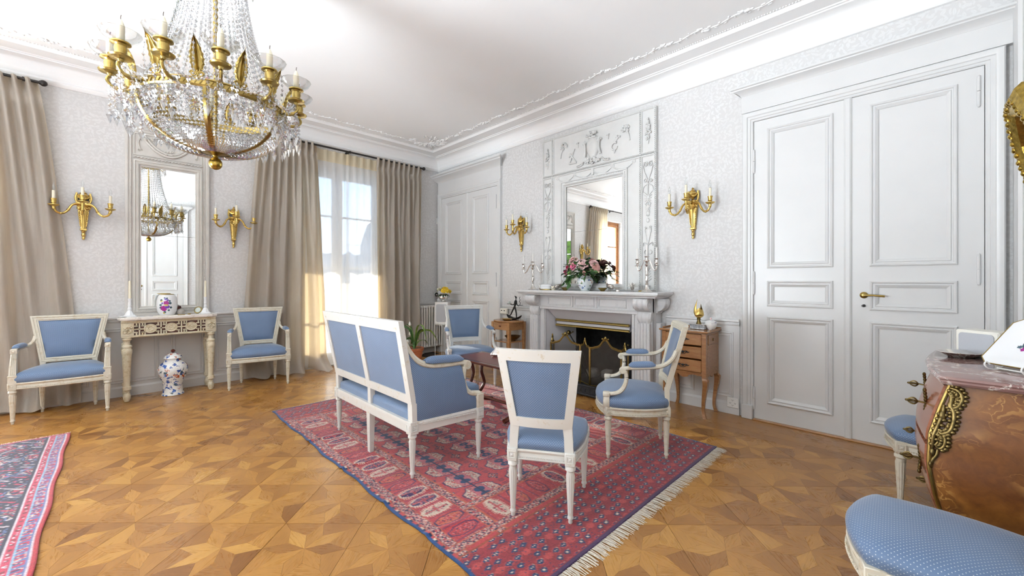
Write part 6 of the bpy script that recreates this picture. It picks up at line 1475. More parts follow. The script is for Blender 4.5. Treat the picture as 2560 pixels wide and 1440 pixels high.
for k in range(12):                              # festoons between the arms and pear drops below them
    a0, a1 = arms[k], arms[k] + PI / 6
    for z0, dz, r0, n0 in ((RZ + .055, .075, RC - .015, .022), (RZ + .0, .10, RR + .03, .022)):
        pts = [cyl(r0, a0 + (a1 - a0) * i / 14, z0 - dz * (1 - (2 * i / 14 - 1) ** 2)) for i in range(15)]
        b = MB(); strand(b, pts, n0, .0115, 1.2); stuff(b.build('festoon', 'crystal', ch, smooth=None, recalc=False))
    for da, r0, z0, L in ((0, RC, ZC - .04, .20), (.12, RC - .02, RZ + .03, .16), (-.12, RC - .02, RZ + .03, .16), (.26, RR + .035, RZ - .07, .10), (.0, RR + .03, RZ - .02, .14), (.19, RC - .06, RZ - .01, .15)):
        a = a0 + da; p = cyl(r0, a, 0); b = MB(); z = z0
        while z > z0 - L: b.gem((p[0], p[1], z), .0105, (sq.uniform(-.2, .2), sq.uniform(-.2, .2), 1), .014); z -= .026
        stuff(b.build('drop_strand', 'crystal', ch, smooth=None, recalc=False))
        b = MB(); b.gem((p[0], p[1], z - .018), .0165, (0, 0, -1), .034, 8, .28); b.build('pear_drop', 'crystal', ch, smooth=None, recalc=False)
    am = a0 + PI / 12; p = cyl(RR + .012, a0, RZ); b = MB(); b.gem(p, .020, (math.cos(a0), math.sin(a0), 0), .012, 4); b.build('crystal_rosette', 'crystal', ch, smooth=None, recalc=False)
    a = am; b = MB(); pts = [cyl(RR + .06, a, RZ + .19), cyl(RR + .07, a, RZ + .10), cyl(RR + .06, a, RZ + .02)]; strand(b, pts, .026, .008, 1.4); b.tube(pts, .001, 4, cap=False); stuff(b.build('drop_strand', 'crystal', ch, smooth=None, recalc=False))
for k in range(20):
    a = 2 * PI * k / 20; b = MB(); p = cyl(.225, a, 0)
    for z in (3.28, 3.255, 3.23): b.gem((p[0], p[1], z), .010, (0, 0, 1), .013)
    b.gem((p[0], p[1], 3.195), .014, (0, 0, -1), .028, 8, .28); stuff(b.build('crown_drop', 'crystal', ch, smooth=None, recalc=False))

# ------------------------------------------------------------------ gilt wall sconces
def sconce(label, loc, rz):
    t = thing('wall_sconce', label, 'wall light', loc, rz, 'gilt bronze three light wall sconces')
    b = MB()     # tapering fluted back plate
    b.loft([[(-w, -.002, z), (w, -.002, z), (w * .9, -.024 - q, z), (0, -.034 - q, z), (-w * .9, -.024 - q, z)] for z, w, q in ((.115, .018, 0), (.118, .022, .004), (.30, .038, .012), (.318, .044, .014), (.335, .040, .012))])
    b.box(-.026, .026, -.042, -.002, .098, .120, .004)
    for s in (-1, 1):
        for k in range(9): b.ball((s * (.022 + .0017 * k), -.034 - .001 * k, .15 + k * .018), (.007, .008, .010), 6, 4)
    b.tube([(0, -.042, .125), (0, -.05, .315)], .008, 6); b.build('back_plate', 'gilt', t)
    b = MB(); b.lathe([(0, 0), (.008, .002), (.013, .018), (.010, .03), (.015, .036), (.017, .055), (.012, .07), (.016, .078), (.018, .09), (.010, .100), (0, .1)], 14, c=(0, -.022, 0)); b.build('pendant_finial', 'gilt', t)
    b = MB(); cluster(b, (0, -.045, .352), .048, .038, 34, 0, 5, .019)
    for k in range(7): a = PI * (k + .5) / 7; b.tube([(0, -.05, .355), (.05 * math.cos(a), -.058, .355 - .05 * math.sin(a))], [.012, .006], 6)
    b.box(-.055, .055, -.040, -.002, .385, .402, .004); b.build('acanthus_boss', 'gilt', t, recalc=False)
    b = MB(); b.lathe([(0, .402), (.016, .404), (.012, .414), (.018, .424), (.038, .445), (.044, .468), (.036, .482), (.026, .488), (.030, .494), (.018, .505), (.008, .515), (.012, .525), (0, .535)], 18, c=(0, -.032, 0)); 
    for s in (-1, 1): swag(b, (s * .05, -.04, .47), (0, -.075, .45), .02, .008); b.tube(spline([(s * .05, -.03, .485), (s * .058, -.03, .44), (s * .05, -.03, .40)], 4), .009, 6); b.box(s * .05 - .008, s * .05 + .008, -.03, -.002, .41, .50, .002)
    b.build('urn', 'gilt', t)
    for x1, y1, zc in ((-.205, -.125, .345), (.205, -.125, .345), (.0, -.20, .395)):
        d = Vector((x1, y1 + .05, 0)); u = d.normalized(); o = Vector((0, -.05, 0)); L = d.length
        P = [o + u * (L * f) + Vector((0, 0, z)) for f, z in ((.02, .362), (.22, .372), (.40, .352), (.55, .290), (.72, .258), (.90, .268), (1.0, .305), (1.0, zc - .035))]
        pts = spline(P, 5); b = MB(); b.tube(pts, [.013] * 8 + [.0105] * (len(pts) - 8), 8)
        for f in (.4, .62, .85): c = pts[int(f * (len(pts) - 1))]; b.ball(c, (.015, .015, .013), 8, 5)
        c = (x1, y1, 0); b.lathe([(0, zc - .05), (.012, zc - .045), (.014, zc - .025), (.034, zc - .016), (.044, zc - .008), (.044, zc - .004), (.016, zc - .002), (.014, zc + .006), (.021, zc + .012), (.019, zc + .03), (.022, zc + .045), (.024, zc + .055), (.013, zc + .056), (0, zc + .056)], 16, c=c)
        arm = b.build('candle_arm', 'gilt', t)
        b = MB(); b.lathe([(.0125, zc + .05), (.0125, zc + .135), (.010, zc + .137), (0, zc + .137)], 14, c=c); b.build('candle_tube', 'candle_wax', arm)
        b = MB(); b.lathe([(.005, zc + .136), (.010, zc + .15), (.0125, zc + .165), (.009, zc + .19), (.003, zc + .215), (0, zc + .222)], 12, c=c); b.build('candle_bulb', 'clear_glass', arm)
    return t
s0 = sconce('gilt wall sconce right of the mantel mirror, beside the wide double door', (4.65, -.002, 1.735), 0)
dup(s0, (2.165, -.002, 1.728), 0, 'gilt wall sconce left of the mantel mirror, beside the narrow door')
dup(s0, (.002, -4.54, 1.738), WALL_A, 'gilt wall sconce left of the pier mirror, beside the far left curtain')
dup(s0, (.002, -3.197, 1.728), WALL_A, 'gilt wall sconce between the pier mirror and the flaring curtain')
# ------------------------------------------------------------------ things on the mantel shelf
MZ = 1.178
def candelabrum(label, loc, h, sp):
    t = thing('candelabrum', label, 'candelabrum', loc, 0, 'silver candelabra on the mantel')
    b = MB(); b.lathe([(0, 0), (.062, 0), (.064, .006), (.056, .012), (.042, .018), (.026, .034), (.016, .062), (.013, .08), (.020, .088), (.012, .098), (.015, .12), (.019, .15), (.015, .17), (.011, .178), (.019, .188), (.011, .198), (.013, .24), (.017, .262), (.010, .275), (.020, .29), (.024, .297), (.010, .305), (.013, .32), (.018, .335), (.010, .35), (.012, .37), (.028, .38), (.030, .385), (.0, .385)], 22, mod=lambda a, z: 1 + (.10 * math.cos(6 * a) if z < .07 else .06 * math.cos(6 * a))); b.build('stem', 'silver', t)
    for s in (-1, 1):
        b = MB(); b.tube(spline([(0, 0, .315), (s * .03, 0, .345), (s * sp * .4, 0, .315), (s * sp * .68, 0, .245), (s * sp * .9, 0, .235), (s * sp, 0, .27), (s * sp, 0, .285)], 5), .0065, 8); c = (s * sp, 0, 0)
        b.lathe([(0, .278), (.030, .284), (.032, .288), (.010, .292), (.017, .305), (.020, .325), (.014, .345), (.024, .356), (.026, .36), (0, .36)], 18, c=c); a = b.build('arm', 'silver', t)
        b = MB(); b.lathe([(.0095, .36), (.0085, .475), (.005, .478), (0, .479)], 12, c=c); b.build('candle', 'white_wax', a)
    b = MB(); b.lathe([(.0095, .385), (.0085, .505), (.005, .508), (0, .509)], 12); b.build('candle', 'white_wax', t)
candelabrum('silver three candle candelabrum at left end of the mantel shelf', (2.56, -.20, MZ), .4, .178)
candelabrum('silver three candle candelabrum at right end of the mantel shelf', (4.236, -.215, MZ), .4, .11)
def shapeth(name, label, cat, loc, prof, m, n=24, mod=None, sc=(1, 1), group=None, rz=0, cap=True):
    b = MB(); b.lathe(prof, n, mod=mod, sc=sc, cap=cap); o = b.build(name, m, loc=loc, rot=(0, 0, rz)); tag(o, label, cat, group); return o
shapeth('scalloped_dish', 'small gilt scalloped dish beside the left candelabrum', 'dish', (2.665, -.12, MZ), [(0, 0), (.04, 0), (.042, .004), (.05, .05), (.055, .062), (.050, .060), (.044, .02), (0, .012)], 'silver', 32, lambda a, z: 1 + .05 * math.cos(16 * a))
t = thing('trinket_box', 'oval white porcelain box with brass rim left on the mantel', 'box', (2.79, -.19, MZ))
b = MB(); b.lathe([(0, .012), (.088, .012), (.094, .02), (.094, .048), (.090, .05), (0, .05)], 32, sc=(1, .7)); b.build('body', 'glazed_white', t)
b = MB(); b.lathe([(0, .051), (.094, .051), (.096, .056), (.092, .068), (.06, .078), (0, .080)], 32, sc=(1, .7)); b.build('lid', 'glazed_white', t)
b = MB(); b.lathe([(0, 0), (.092, 0), (.098, .004), (.097, .013), (0, .013)], 32, sc=(1, .7)); b.build('base_rim', 'brass', t)
shapeth('votive_cup', 'tiny cream votive cup between porcelain box and small silver bird', 'cup', (2.925, -.2, MZ), [(0, 0), (.026, 0), (.028, .004), (.030, .052), (.027, .05), (.024, .03), (0, .026)], 'candle_wax', 20)
def bird(name, label, loc, s, rz, tail):
    t = thing(name, label, 'figurine', loc, rz); t.scale = (s, s, s)
    b = MB(); P = spline([(-.055, 0, .060), (-.02, 0, .062), (.03, 0, .078), (.062, 0, .105), (.072, 0, .135), (.078, 0, .158), (.090, 0, .165), (.104, 0, .160)], 5); R = [.016, .020, .026, .030, .033, .035, .036, .036, .037, .037, .036, .034, .030, .026, .022, .019, .017, .015, .014, .013, .013, .013, .013, .014, .015, .015, .015, .014, .012, .010, .007, .005, .004, .003, .002, .001]
    b.tube(P, [R[min(i, len(R) - 1)] for i in range(len(P))], 12); b.build('body', 'silver_pheasant', t, smooth=60)
    b = MB(); TP = spline(tail, 6); b.tube(TP, [.018 - .013 * i / len(TP) for i in range(len(TP))], 8, flat=(.45, 1.2)); b.build('tail', 'silver_pheasant', t)
    for q in (-1, 1):
        b = MB(); b.ball((.0, q * .030, .078), (.045, .010, .022), 12, 6); b.build('wing', 'silver_pheasant', t)
        b = MB(); b.tube([(.01, q * .016, .055), (.022, q * .018, .02), (.012, q * .018, .004)], [.008, .004, .004], 6)
        for f in (-.4, 0, .4): b.tube([(.012, q * .018, .004), (.038 * math.cos(f) + .006, q * .018 + .03 * math.sin(f), .003)], .003, 5)
        b.build('foot', 'silver_pheasant', t)
    b = MB(); b.tube([(.085, 0, .175), (.070, 0, .190), (.060, 0, .192)], [.005, .003, .001], 6); b.build('crest', 'silver_pheasant', t)
    return t
bird('silver_bird', 'small upright silver bird standing left of the flower vase', (3.008, -.22, MZ), .72, math.radians(50), [(-.05, 0, .06), (-.085, 0, .03), (-.11, 0, .008)])
bird('silver_pheasant', 'long tailed silver pheasant standing right of the flower vase', (3.80, -.235, MZ), .78, math.radians(172), [(-.05, 0, .06), (-.12, 0, .052), (-.20, 0, .04), (-.27, 0, .03)])
t = bird('silver_peacock', 'ornate silver bird with raised fan tail next to right candelabrum', (4.055, -.20, MZ), .55, math.radians(-60), [(-.05, 0, .07), (-.07, 0, .09), (-.08, 0, .12)])
for k in range(9):
    b = MB(); a = math.radians(-72 + 18 * k); b.M = Matrix.Translation((-.06, 0, .08)); b.tube([(0, 0, 0), (-.02, .06 * math.sin(a), .06 * math.cos(a)), (-.03, .115 * math.sin(a), .105 * math.cos(a))], [.005, .012, .004], 6, flat=(.5, 1)); b.M = None; b.build('tail_feather', 'silver_pheasant', t)
for lb, x in (('small gilt bowl left of the flower vase on the mantel', 3.135), ('small gilt bowl right of the flower vase on the mantel', 3.69)):
    shapeth('gilt_bowl', lb, 'bowl', (x, -.23, MZ), [(0, 0), (.024, 0), (.026, .004), (.040, .02), (.058, .036), (.060, .039), (.055, .037), (.036, .022), (0, .010)], 'brass', 28, lambda a, z: 1 + (.03 * math.cos(10 * a)), (1, .8), 'small gilt bowls on the mantel')
t = thing('glass_box', 'clear glass trinket box with gilt base by the right candelabrum', 'box', (4.150, -.10, MZ))
b = MB(); b.box(-.055, .055, -.035, .035, .014, .062, .004); b.build('body', 'clear_glass', t); b = MB(); b.box(-.058, .058, -.038, .038, 0, .014, .003); b.build('base_rim', 'brass', t); b = MB(); b.box(-.057, .057, -.037, .037, .062, .072, .004); b.build('lid', 'clear_glass', t)
shapeth('salt_cellar', 'small silver salt cellar under the pheasant tail', 'dish', (3.93, -.30, MZ), [(0, 0), (.022, 0), (.024, .004), (.020, .02), (.034, .036), (.030, .034), (0, .02)], 'silver', 20)
# flowers
def petal_flower(b, c, r, d, n, seed, cup=.5):
    q = random.Random(seed); d = Vector(d).normalized(); u = d.orthogonal().normalized(); w = d.cross(u); c = Vector(c)
    for layer, (k, lift, sc_) in enumerate(((n, .05, 1.0), (n, .35, .78), (max(4, n - 1), .75, .52), (3, 1.1, .3))):
        for i in range(k):
            a = 2 * PI * (i + .5 * layer) / k + q.uniform(-.15, .15); rad = u * math.cos(a) + w * math.sin(a); tn = d.cross(rad); L = r * sc_
            e = (rad * math.cos(lift) + d * math.sin(lift)).normalized(); nn = e.cross(tn)
            o = len(b.v); vs = []; fs = []
            for j in range(4):
                s = j / 3; wd = L * .62 * math.sin((.18 + .72 * s) * PI) ** .8
                for m in (-1, 0, 1):
                    p = c + d * (r * .12 * layer) + e * (L * s) + tn * (m * wd) + nn * (-(cup * L * s * s * .5) * 1.0 + .10 * L * abs(m))
                    vs.append(tuple(p))
            for j in range(3):
                for m in range(2): fs.append((j * 3 + m, j * 3 + m + 1, j * 3 + m + 4, j * 3 + m + 3))
            b.add(vs, fs)
def leaf_blade(b, c, d, L, W, droop=.3, seed=0, lobes=False):
    d = Vector(d).normalized(); c = Vector(c); side = d.cross(Vector((0, 0, 1))); side = side.normalized() if side.length > .1 else Vector((1, 0, 0)); vs = []; fs = []
    for j in range(6):
        s = j / 5; wd = W * math.sin((.06 + .94 * s) * PI) ** .7 * (1.25 if lobes and j in (1, 3) else (.75 if lobes else 1)) if j < 5 else .0005
        p = c + d * L * s + Vector((0, 0, -droop * L * s * s))
        for m in (-1, 0, 1): vs.append(tuple(p + side * m * wd + Vector((0, 0, .18 * wd * abs(m)))))
    for j in range(5):
        for m in range(2): fs.append((j * 3 + m, j * 3 + m + 1, j * 3 + m + 4, j * 3 + m + 3))
    b.add(vs, fs)
def fern(b, c, d, L):
    d = Vector(d).normalized(); side = d.cross(Vector((0, -1, .2))).normalized(); c = Vector(c)
    for i in range(14):
        s = i / 14; p = c + d * L * s + Vector((0, 0, -.35 * L * s * s)); l = L * .34 * (1 - s) ** .7
        for q in (-1, 1): leaf_blade(b, p, side * q + d * .5, l, .0045, .1)
    b.tube([c + d * L * s / 8 + Vector((0, 0, -.35 * L * (s / 8) ** 2)) for s in range(9)], .0015, 4)
t = thing('flower_vase', 'painted porcelain vase of pink peonies roses and ferns on the mantel', 'vase', (3.415, -.19, MZ))
b = MB(); b.lathe([(0, 0), (.050, 0), (.052, .006), (.068, .03), (.092, .075), (.100, .11), (.094, .145), (.074, .168), (.066, .176), (.070, .184), (.064, .182), (.060, .17), (0, .16)], 32); b.build('vase', 'bird_porcelain', t)
fl = [((-.165, -.02, .375), (-.2, -.5, .8), .075, 'petal_pale_pink'), ((-.125, -.08, .30), (-.2, -1, .4), .052, 'petal_pink'), ((-.255, -.05, .235), (-.8, -.8, .2), .050, 'petal_pink'), ((-.235, -.05, .290), (-.5, -.8, .4), .030, 'petal_magenta'), ((.0, -.05, .325), (.3, -.8, .5), .070, 'petal_pale_pink'), ((-.02, .0, .345), (.1, -.2, .9), .045, 'petal_dusty'), ((-.06, .02, .36), (0, .2, 1), .06, 'petal_pale_pink'), ((.13, .0, .33), (.5, -.3, .7), .065, 'petal_pale_pink'), ((.18, -.03, .28), (.7, -.7, .3), .052, 'petal_dusty'), ((.08, .05, .35), (.2, .6, .8), .06, 'petal_dusty'), ((.05, -.09, .22), (.3, -1, .1), .025, 'petal_dusty')]
for i, (c, d, r, m) in enumerate(fl):
    b = MB(); petal_flower(b, c, r, d, 6, i); b.ball(Vector(c) + Vector(d).normalized() * r * .2, r * .16, 8, 5); b.build('flower', m, t, smooth=60, recalc=False)
q = random.Random(21)
for nm, m, n in (('leaf_spray', 'leaf_green', 85), ('leaf_spray', 'leaf_dark', 95), ('leaf_spray', 'leaf_light', 18)):
    b = MB()
    for i in range(n):
        a = q.uniform(0, 2 * PI); el = q.uniform(-.25, 1.1); d = Vector((math.cos(a) * math.cos(el) * 1.3, math.sin(a) * math.cos(el) * .7 - .1, math.sin(el))); c = Vector((0, 0, .19)) + d * q.uniform(.03, .19) + Vector((-.04, 0, .02)); leaf_blade(b, c, d + Vector((q.uniform(-.5, .5), q.uniform(-.5, .5), q.uniform(-.4, .3))), q.uniform(.05, .09), q.uniform(.016, .028), q.uniform(.1, .7), i, i % 2 == 0)
    stuff(b.build(nm, m, t, smooth=60, recalc=False))
b = MB()
for i in range(14): p = Vector((-.15 - .012 * i, -.06, .20 - .011 * i + .004 * (i % 3))); leaf_blade(b, p, (q.uniform(-1, .2), -.6, q.uniform(-1, 0)), .055, .024, .3, i, True)
for i in range(7): p = Vector((-.20 + .01 * (i % 3), -.07, .17 - .018 * i)); leaf_blade(b, p, (q.uniform(-.6, .6), -.6, -1), .05, .022, .2, i, True)
stuff(b.build('ivy_trail', 'leaf_green', t, smooth=60, recalc=False))
for c, d in (((-.02, -.08, .20), (.25, -.35, 1)), ((.10, -.03, .20), (.9, -.3, .5)), ((.1, 0, .22), (.8, .2, .8)), ((-.05, -.08, .18), (-.1, -1, -.1)), ((.06, -.08, .19), (.5, -.8, -.15))):
    b = MB(); fern(b, c, d, .17); b.build('fern_frond', 'leaf_green', t, smooth=None, recalc=False)

# ------------------------------------------------------------------ console table top and the jar below (wall A: x out, y along)
CT = .906
def candlestick(label, y):
    t = thing('candlestick', label, 'candlestick', (.235, y, CT), 0, 'white ceramic candlesticks')
    b = MB(); b.lathe([(0, 0), (.062, 0), (.064, .006), (.050, .014), (.040, .024), (.028, .050), (.018, .066), (.014, .074), (.020, .082), (.016, .094), (.013, .115), (.018, .125), (.014, .134), (.016, .15), (.013, .165), (.017, .19), (.020, .20), (0, .2)], 8); b.build('stick', 'glazed_white', t, smooth=30)
    b = MB(); b.lathe([(.0125, .198), (.0105, .385), (.006, .395), (0, .397)], 14); b.build('candle', 'candle_wax', t)
candlestick('white ceramic candlestick with cream candle at left end of console table', -4.185); candlestick('white ceramic candlestick with cream candle at right end of console table', -3.520)
shapeth('candle_saucer', 'white scalloped saucer at left end of the console table top', 'saucer', (.26, -4.245, CT), [(0, 0), (.03, 0), (.045, .008), (.043, .010), (0, .004)], 'glazed_white', 20)
t = thing('floral_vase', 'white oval porcelain vase with purple flower bouquet on console table', 'vase', (.22, -3.872, CT))
b = MB(); b.lathe([(0, 0), (.062, 0), (.070, .008), (.088, .05), (.094, .11), (.092, .17), (.080, .215), (.066, .234), (.058, .240), (.052, .238), (.05, .22), (0, .21)], 36); b.build('body', 'glazed_white', t)
b = MB(); b.lathe([(.0585, .2385), (.066, .2345), (.0668, .2372), (.058, .2425), (.052, .2405)], 36, cap=False); b.build('gold_rim', 'brass', t)
def on_vase(b, a, z, r, zf, m=10):
    rad = lambda z: np.interp(z, [0, .008, .05, .11, .17, .215, .234], [.062, .070, .088, .094, .092, .080, .066]); ring = []; c0 = None
    for i in range(m):
        k = 2 * PI * i / m; zz = z + r * math.sin(k) * zf * (1 + .15 * math.cos(5 * k)); aa = a + r * math.cos(k) * (1 + .15 * math.cos(5 * k)) / .09; R = rad(zz) + .0006; ring.append((R * math.cos(aa), R * math.sin(aa), zz))
    R = rad(z) + .0012; b.add(ring + [(R * math.cos(a), R * math.sin(a), z)], [(i, (i + 1) % m, m) for i in range(m)])
aC = math.radians(-12)
for nm, m, spots in (('painted_rose', 'petal_magenta_print', [(.05, .145, .024), (.14, .138, .018), (-.26, .085, .027), (-.14, .07, .022)]), ('painted_pansy', 'pansy_print', [(.18, .10, .020), (.05, .095, .016), (-.02, .185, .012), (.2, .175, .010), (-.33, .14, .010)]), ('painted_leaf', 'leaf_print', [(-.5, .12, .013), (-.45, .175, .012), (.42, .14, .014), (.5, .09, .012), (.38, .165, .010), (-.1, .04, .013), (-.55, .09, .01), (.12, .195, .01), (-.12, .2, .009), (.3, .06, .011)]), ('painted_bud', 'yellow_print', [(-.42, .165, .012), (.0, .118, .012), (.12, .118, .012), (-.2, .03, .011)])):
    b = MB()
    for da, z, r in spots: on_vase(b, aC + da, z, r, 1)
    if m not in MATS: plain(m, {'petal_magenta_print': (.33, .02, .22), 'pansy_print': (.16, .07, .40), 'leaf_print': (.05, .10, .13), 'yellow_print': (.55, .42, .12)}[m], .15, var=.3, vscale=90)
    o = b.build(nm, m, t, smooth=60, recalc=False)
shapeth('stone_sphere', 'small round grey stone paperweight beside the floral vase', 'paperweight', (.20, -3.750, CT), [(0, 0), (.028, .002), (.040, .02), (.040, .038), (.030, .055), (.012, .066), (0, .068)], 'cast_iron_grey' if False else 'log_stone', 20)
shapeth('dark_cherry', 'small dark glass ball resting behind the grey paperweight', 'ornament', (.10, -3.760, CT), [(0, 0), (.012, .0), (.012, .05), (.022, .06), (.028, .078), (.022, .096), (.008, .104), (0, .105)], 'mahogany', 16)
t = thing('agate_slice', 'round polished agate disc leaning beside right candlestick on console table', 'ornament', (.20, -3.585, CT + .043))
t.rotation_euler = (0, math.radians(72), math.radians(-35))
b = MB(); b.lathe([(0, -.006), (.042, -.006), (.044, 0), (.042, .006), (0, .006)], 28, mod=lambda a, z: 1 + .04 * math.cos(3 * a + 1)); b.build('rim', 'antique_brass', t); b = MB(); b.lathe([(0, .0061), (.030, .0061), (.030, .0072), (0, .0075)], 24); b.build('core', 'celadon', t)
t = thing('paper_knife', 'gold and cream paper knife lying along the console front', 'knife', (.335, -3.87, CT)); b = MB(); b.box(-.012, .012, -.13, .08, .0, .004, .001); b.build('blade', 'candle_wax', t); b = MB(); b.tube([(0, .08, .004), (0, .15, .004)], .004, 8); b.build('handle', 'brass', t)
for i, (y, w) in enumerate(((-4.09, .03), (-4.0, .05))): b = MB(); b.box(-.03, .03, -w / 2, w / 2, 0, .003, .0005); o = b.build('card', 'speaker_mesh', loc=(.30, y, CT)); tag(o, ['small grey card nearest left candlestick on console table', 'wider grey card lying left of the floral vase'][i], 'card', 'grey cards on the console')
t = thing('brass_beetle', 'tiny brass ornament lying on console right of the floral vase', 'ornament', (.30, -3.68, CT)); b = MB(); b.ball((0, 0, .007), (.012, .018, .007), 10, 6); b.build('body', 'brass', t)
b = MB(); [b.tube([(s * .008, k * .01, .006), (s * .022, k * .013, .002)], .0015, 5) for s in (-1, 1) for k in (-1, 0, 1)]; b.build('leg_set', 'brass', t)
t = thing('ginger_jar', 'tall lidded blue and red porcelain jar standing under the console table', 'jar', (.285, -3.825, 0))
b = MB(); b.lathe([(0, 0), (.098, 0), (.104, .006), (.100, .02), (.092, .05), (.088, .10), (.098, .16), (.125, .22), (.140, .27), (.138, .31), (.115, .355), (.085, .38), (.072, .392), (.070, .41), (.074, .414), (0, .414)], 40); b.build('body', 'imari_porcelain', t)
b = MB(); b.lathe([(.082, .414), (.086, .420), (.080, .43), (.070, .45), (.045, .468), (.016, .474), (0, .475)], 32); lid = b.build('lid', 'imari_porcelain', t)
b = MB(); b.lathe([(.012, .473), (.010, .482), (.020, .492), (.021, .502), (.012, .512), (0, .516)], 18); b.build('knob', 'imari_knob' if 'imari_knob' in MATS else 'red_leather', lid)
# ------------------------------------------------------------------ side table left of the fireplace
ST = .735
t = thing('side_table', 'light cherry side table with small drawer and shelf left of fireplace', 'side table', (2.12, -.225, 0))
for x, y in ((-.165, -.165), (.165, -.165), (-.165, .13), (.165, .13)):
    b = MB(); b.loft([[(x - w, y - w, z), (x + w, y - w, z), (x + w, y + w, z), (x - w, y + w, z)] for w, z in ((.012, 0), (.019, .5), (.020, ST - .02))]); b.build('leg', 'cherry_wood', t, smooth=30)
b = MB(); b.lathe([(.235, ST - .02), (.243, ST - .014), (.243, ST - .004), (.236, ST), (0, ST)], 48, sc=(1.0, .80), c=(0, -.018, 0)); b.build('top', 'cherry_wood', t, smooth=30)
b = MB(); b.box(-.146, .146, -.003, .013, ST - .135, ST - .02); 
for p in ((.150, .165, -.15, .12, ST - .135, ST - .02), (-.165, -.150, -.15, .12, ST - .135, ST - .02), (-.146, .146, .12, .14, ST - .135, ST - .02)): b.box(*p)
b.build('apron', 'cherry_wood', t, smooth=None)
b = MB(); b.box(-.143, .143, -.182, -.165, ST - .132, ST - .024, .003); dr = b.build('drawer', 'cherry_wood', t, smooth=30)
b = MB(); b.box(-.018, -.004, -.196, -.182, ST - .086, ST - .070, .003); b.box(.004, .018, -.196, -.182, ST - .086, ST - .070, .003); b.box(-.006, .006, -.192, -.182, ST - .082, ST - .074); b.build('bow_knob', 'mahogany', dr, smooth=30)
b = MB(); b.box(-.160, .160, -.160, .125, .425, .440, .003); b.build('shelf', 'cherry_wood', t, smooth=30)
t = thing('bronze_bowl', 'shiny bronze bowl on the lower shelf of cherry side table', 'bowl', (2.16, -.20, .440)); b = MB(); b.lathe([(0, 0), (.045, 0), (.048, .008), (.085, .028), (.115, .062), (.118, .066), (.112, .064), (.075, .032), (0, .014)], 32); b.build('bowl', 'dark_bronze', t)
t = thing('brass_dish', 'small shiny brass dish before the bronze boat sculpture', 'dish', (2.16, -.315, ST)); b = MB(); b.lathe([(0, 0), (.04, 0), (.075, .020), (.080, .026), (.076, .026), (.04, .008), (0, .006)], 28, sc=(1.15, .8)); b.build('dish', 'gilt', t)
t = thing('bronze_sculpture', 'dark bronze sculpture of slim figure striding on boat with trays', 'sculpture', (2.15, -.16, ST))
b = MB(); b.slab(24, 8, lambda u, v: ((u * 2 - 1) * .155, (v * 2 - 1) * .05 * math.sin(u * PI) ** .6 - 0, .015 + .055 * abs(2 * u - 1) ** 2 - .0 + .0 * v), lambda u, v: ((u * 2 - 1) * .155, (v * 2 - 1) * .045 * math.sin(u * PI) ** .6, .010 + .055 * abs(2 * u - 1) ** 2 - .045 * math.sin(u * PI) ** .5 * (1 - (2 * v - 1) ** 2) * 0 - .012 * math.sin(u * PI)))
b.v = [(x, y, max(z, 0) if z > .02 else z) for x, y, z in b.v]; b.v = [(x, y, z + .002 + .04) if False else (x, y, z + .004) for x, y, z in b.v]; b.box(-.03, .03, -.02, .02, 0, .014, .003); b.build('boat', 'black_iron', t, smooth=50)
def limb(pts, r): 
    b = MB(); b.tube(spline(pts, 5), None or [r[0] + (r[1] - r[0]) * i / (len(spline(pts, 5)) - 1) for i in range(len(spline(pts, 5)))], 8); return b
bd = MB(); P = spline([(.012, 0, .185), (.022, 0, .225), (.034, 0, .265), (.038, 0, .285), (.040, 0, .30)], 5); bd.tube(P, [.012, .013, .014, .015, .017, .018, .020, .021, .022, .022, .022, .021, .018, .014, .011, .008, .007, .007, .007, .007, .008][:len(P)], 10); bd.ball((.040, 0, .322), (.014, .012, .019), 10, 8); bd.tube([(.030, 0, .335), (.012, 0, .345)], [.010, .004], 6)
for pts, r in (([(.014, 0, .19), (.040, 0, .12), (.046, .004, .06), (.042, .004, .022)], (.013, .006)), ([(.012, 0, .19), (-.030, 0, .13), (-.060, -.004, .075), (-.095, -.004, .045)], (.013, .006)), ([(.048, 0, .275), (.060, 0, .225), (.085, -.004, .205), (.10, -.004, .207)], (.008, .005)), ([(.020, 0, .275), (.0, 0, .225), (-.040, -.004, .215), (-.07, -.004, .222)], (.008, .005)), ([(.042, .004, .022), (.064, .004, .016)], (.007, .005)), ([(-.095, -.004, .045), (-.118, -.004, .048)], (.006, .004))):
    p = spline(pts, 5); bd.tube(p, [r[0] + (r[1] - r[0]) * i / (len(p) - 1) for i in range(len(p))], 8)
bd.build('figure', 'black_iron', t, smooth=60)
for x, lbl in ((.125, 'tray'), (-.095, 'tray')): b = MB(); b.lathe([(0, .210 if x > 0 else .225), (.04, .210 if x > 0 else .225), (.041, .214 if x > 0 else .229), (0, .214 if x > 0 else .229)], 18, c=(x, 0, 0)); b.build('tray', 'black_iron', t)
b = MB(); b.box(-.110, -.082, -.012, .012, .229, .262, .002); b.build('glass_cube', 'celadon', t); b = MB(); b.tube(spline([(.115, 0, .214), (.125, 0, .25), (.105, 0, .27), (.125, 0, .29), (.11, 0, .305), (.12, 0, .335)], 5), .004, 6); b.build('smoke_curl', 'black_iron', t)
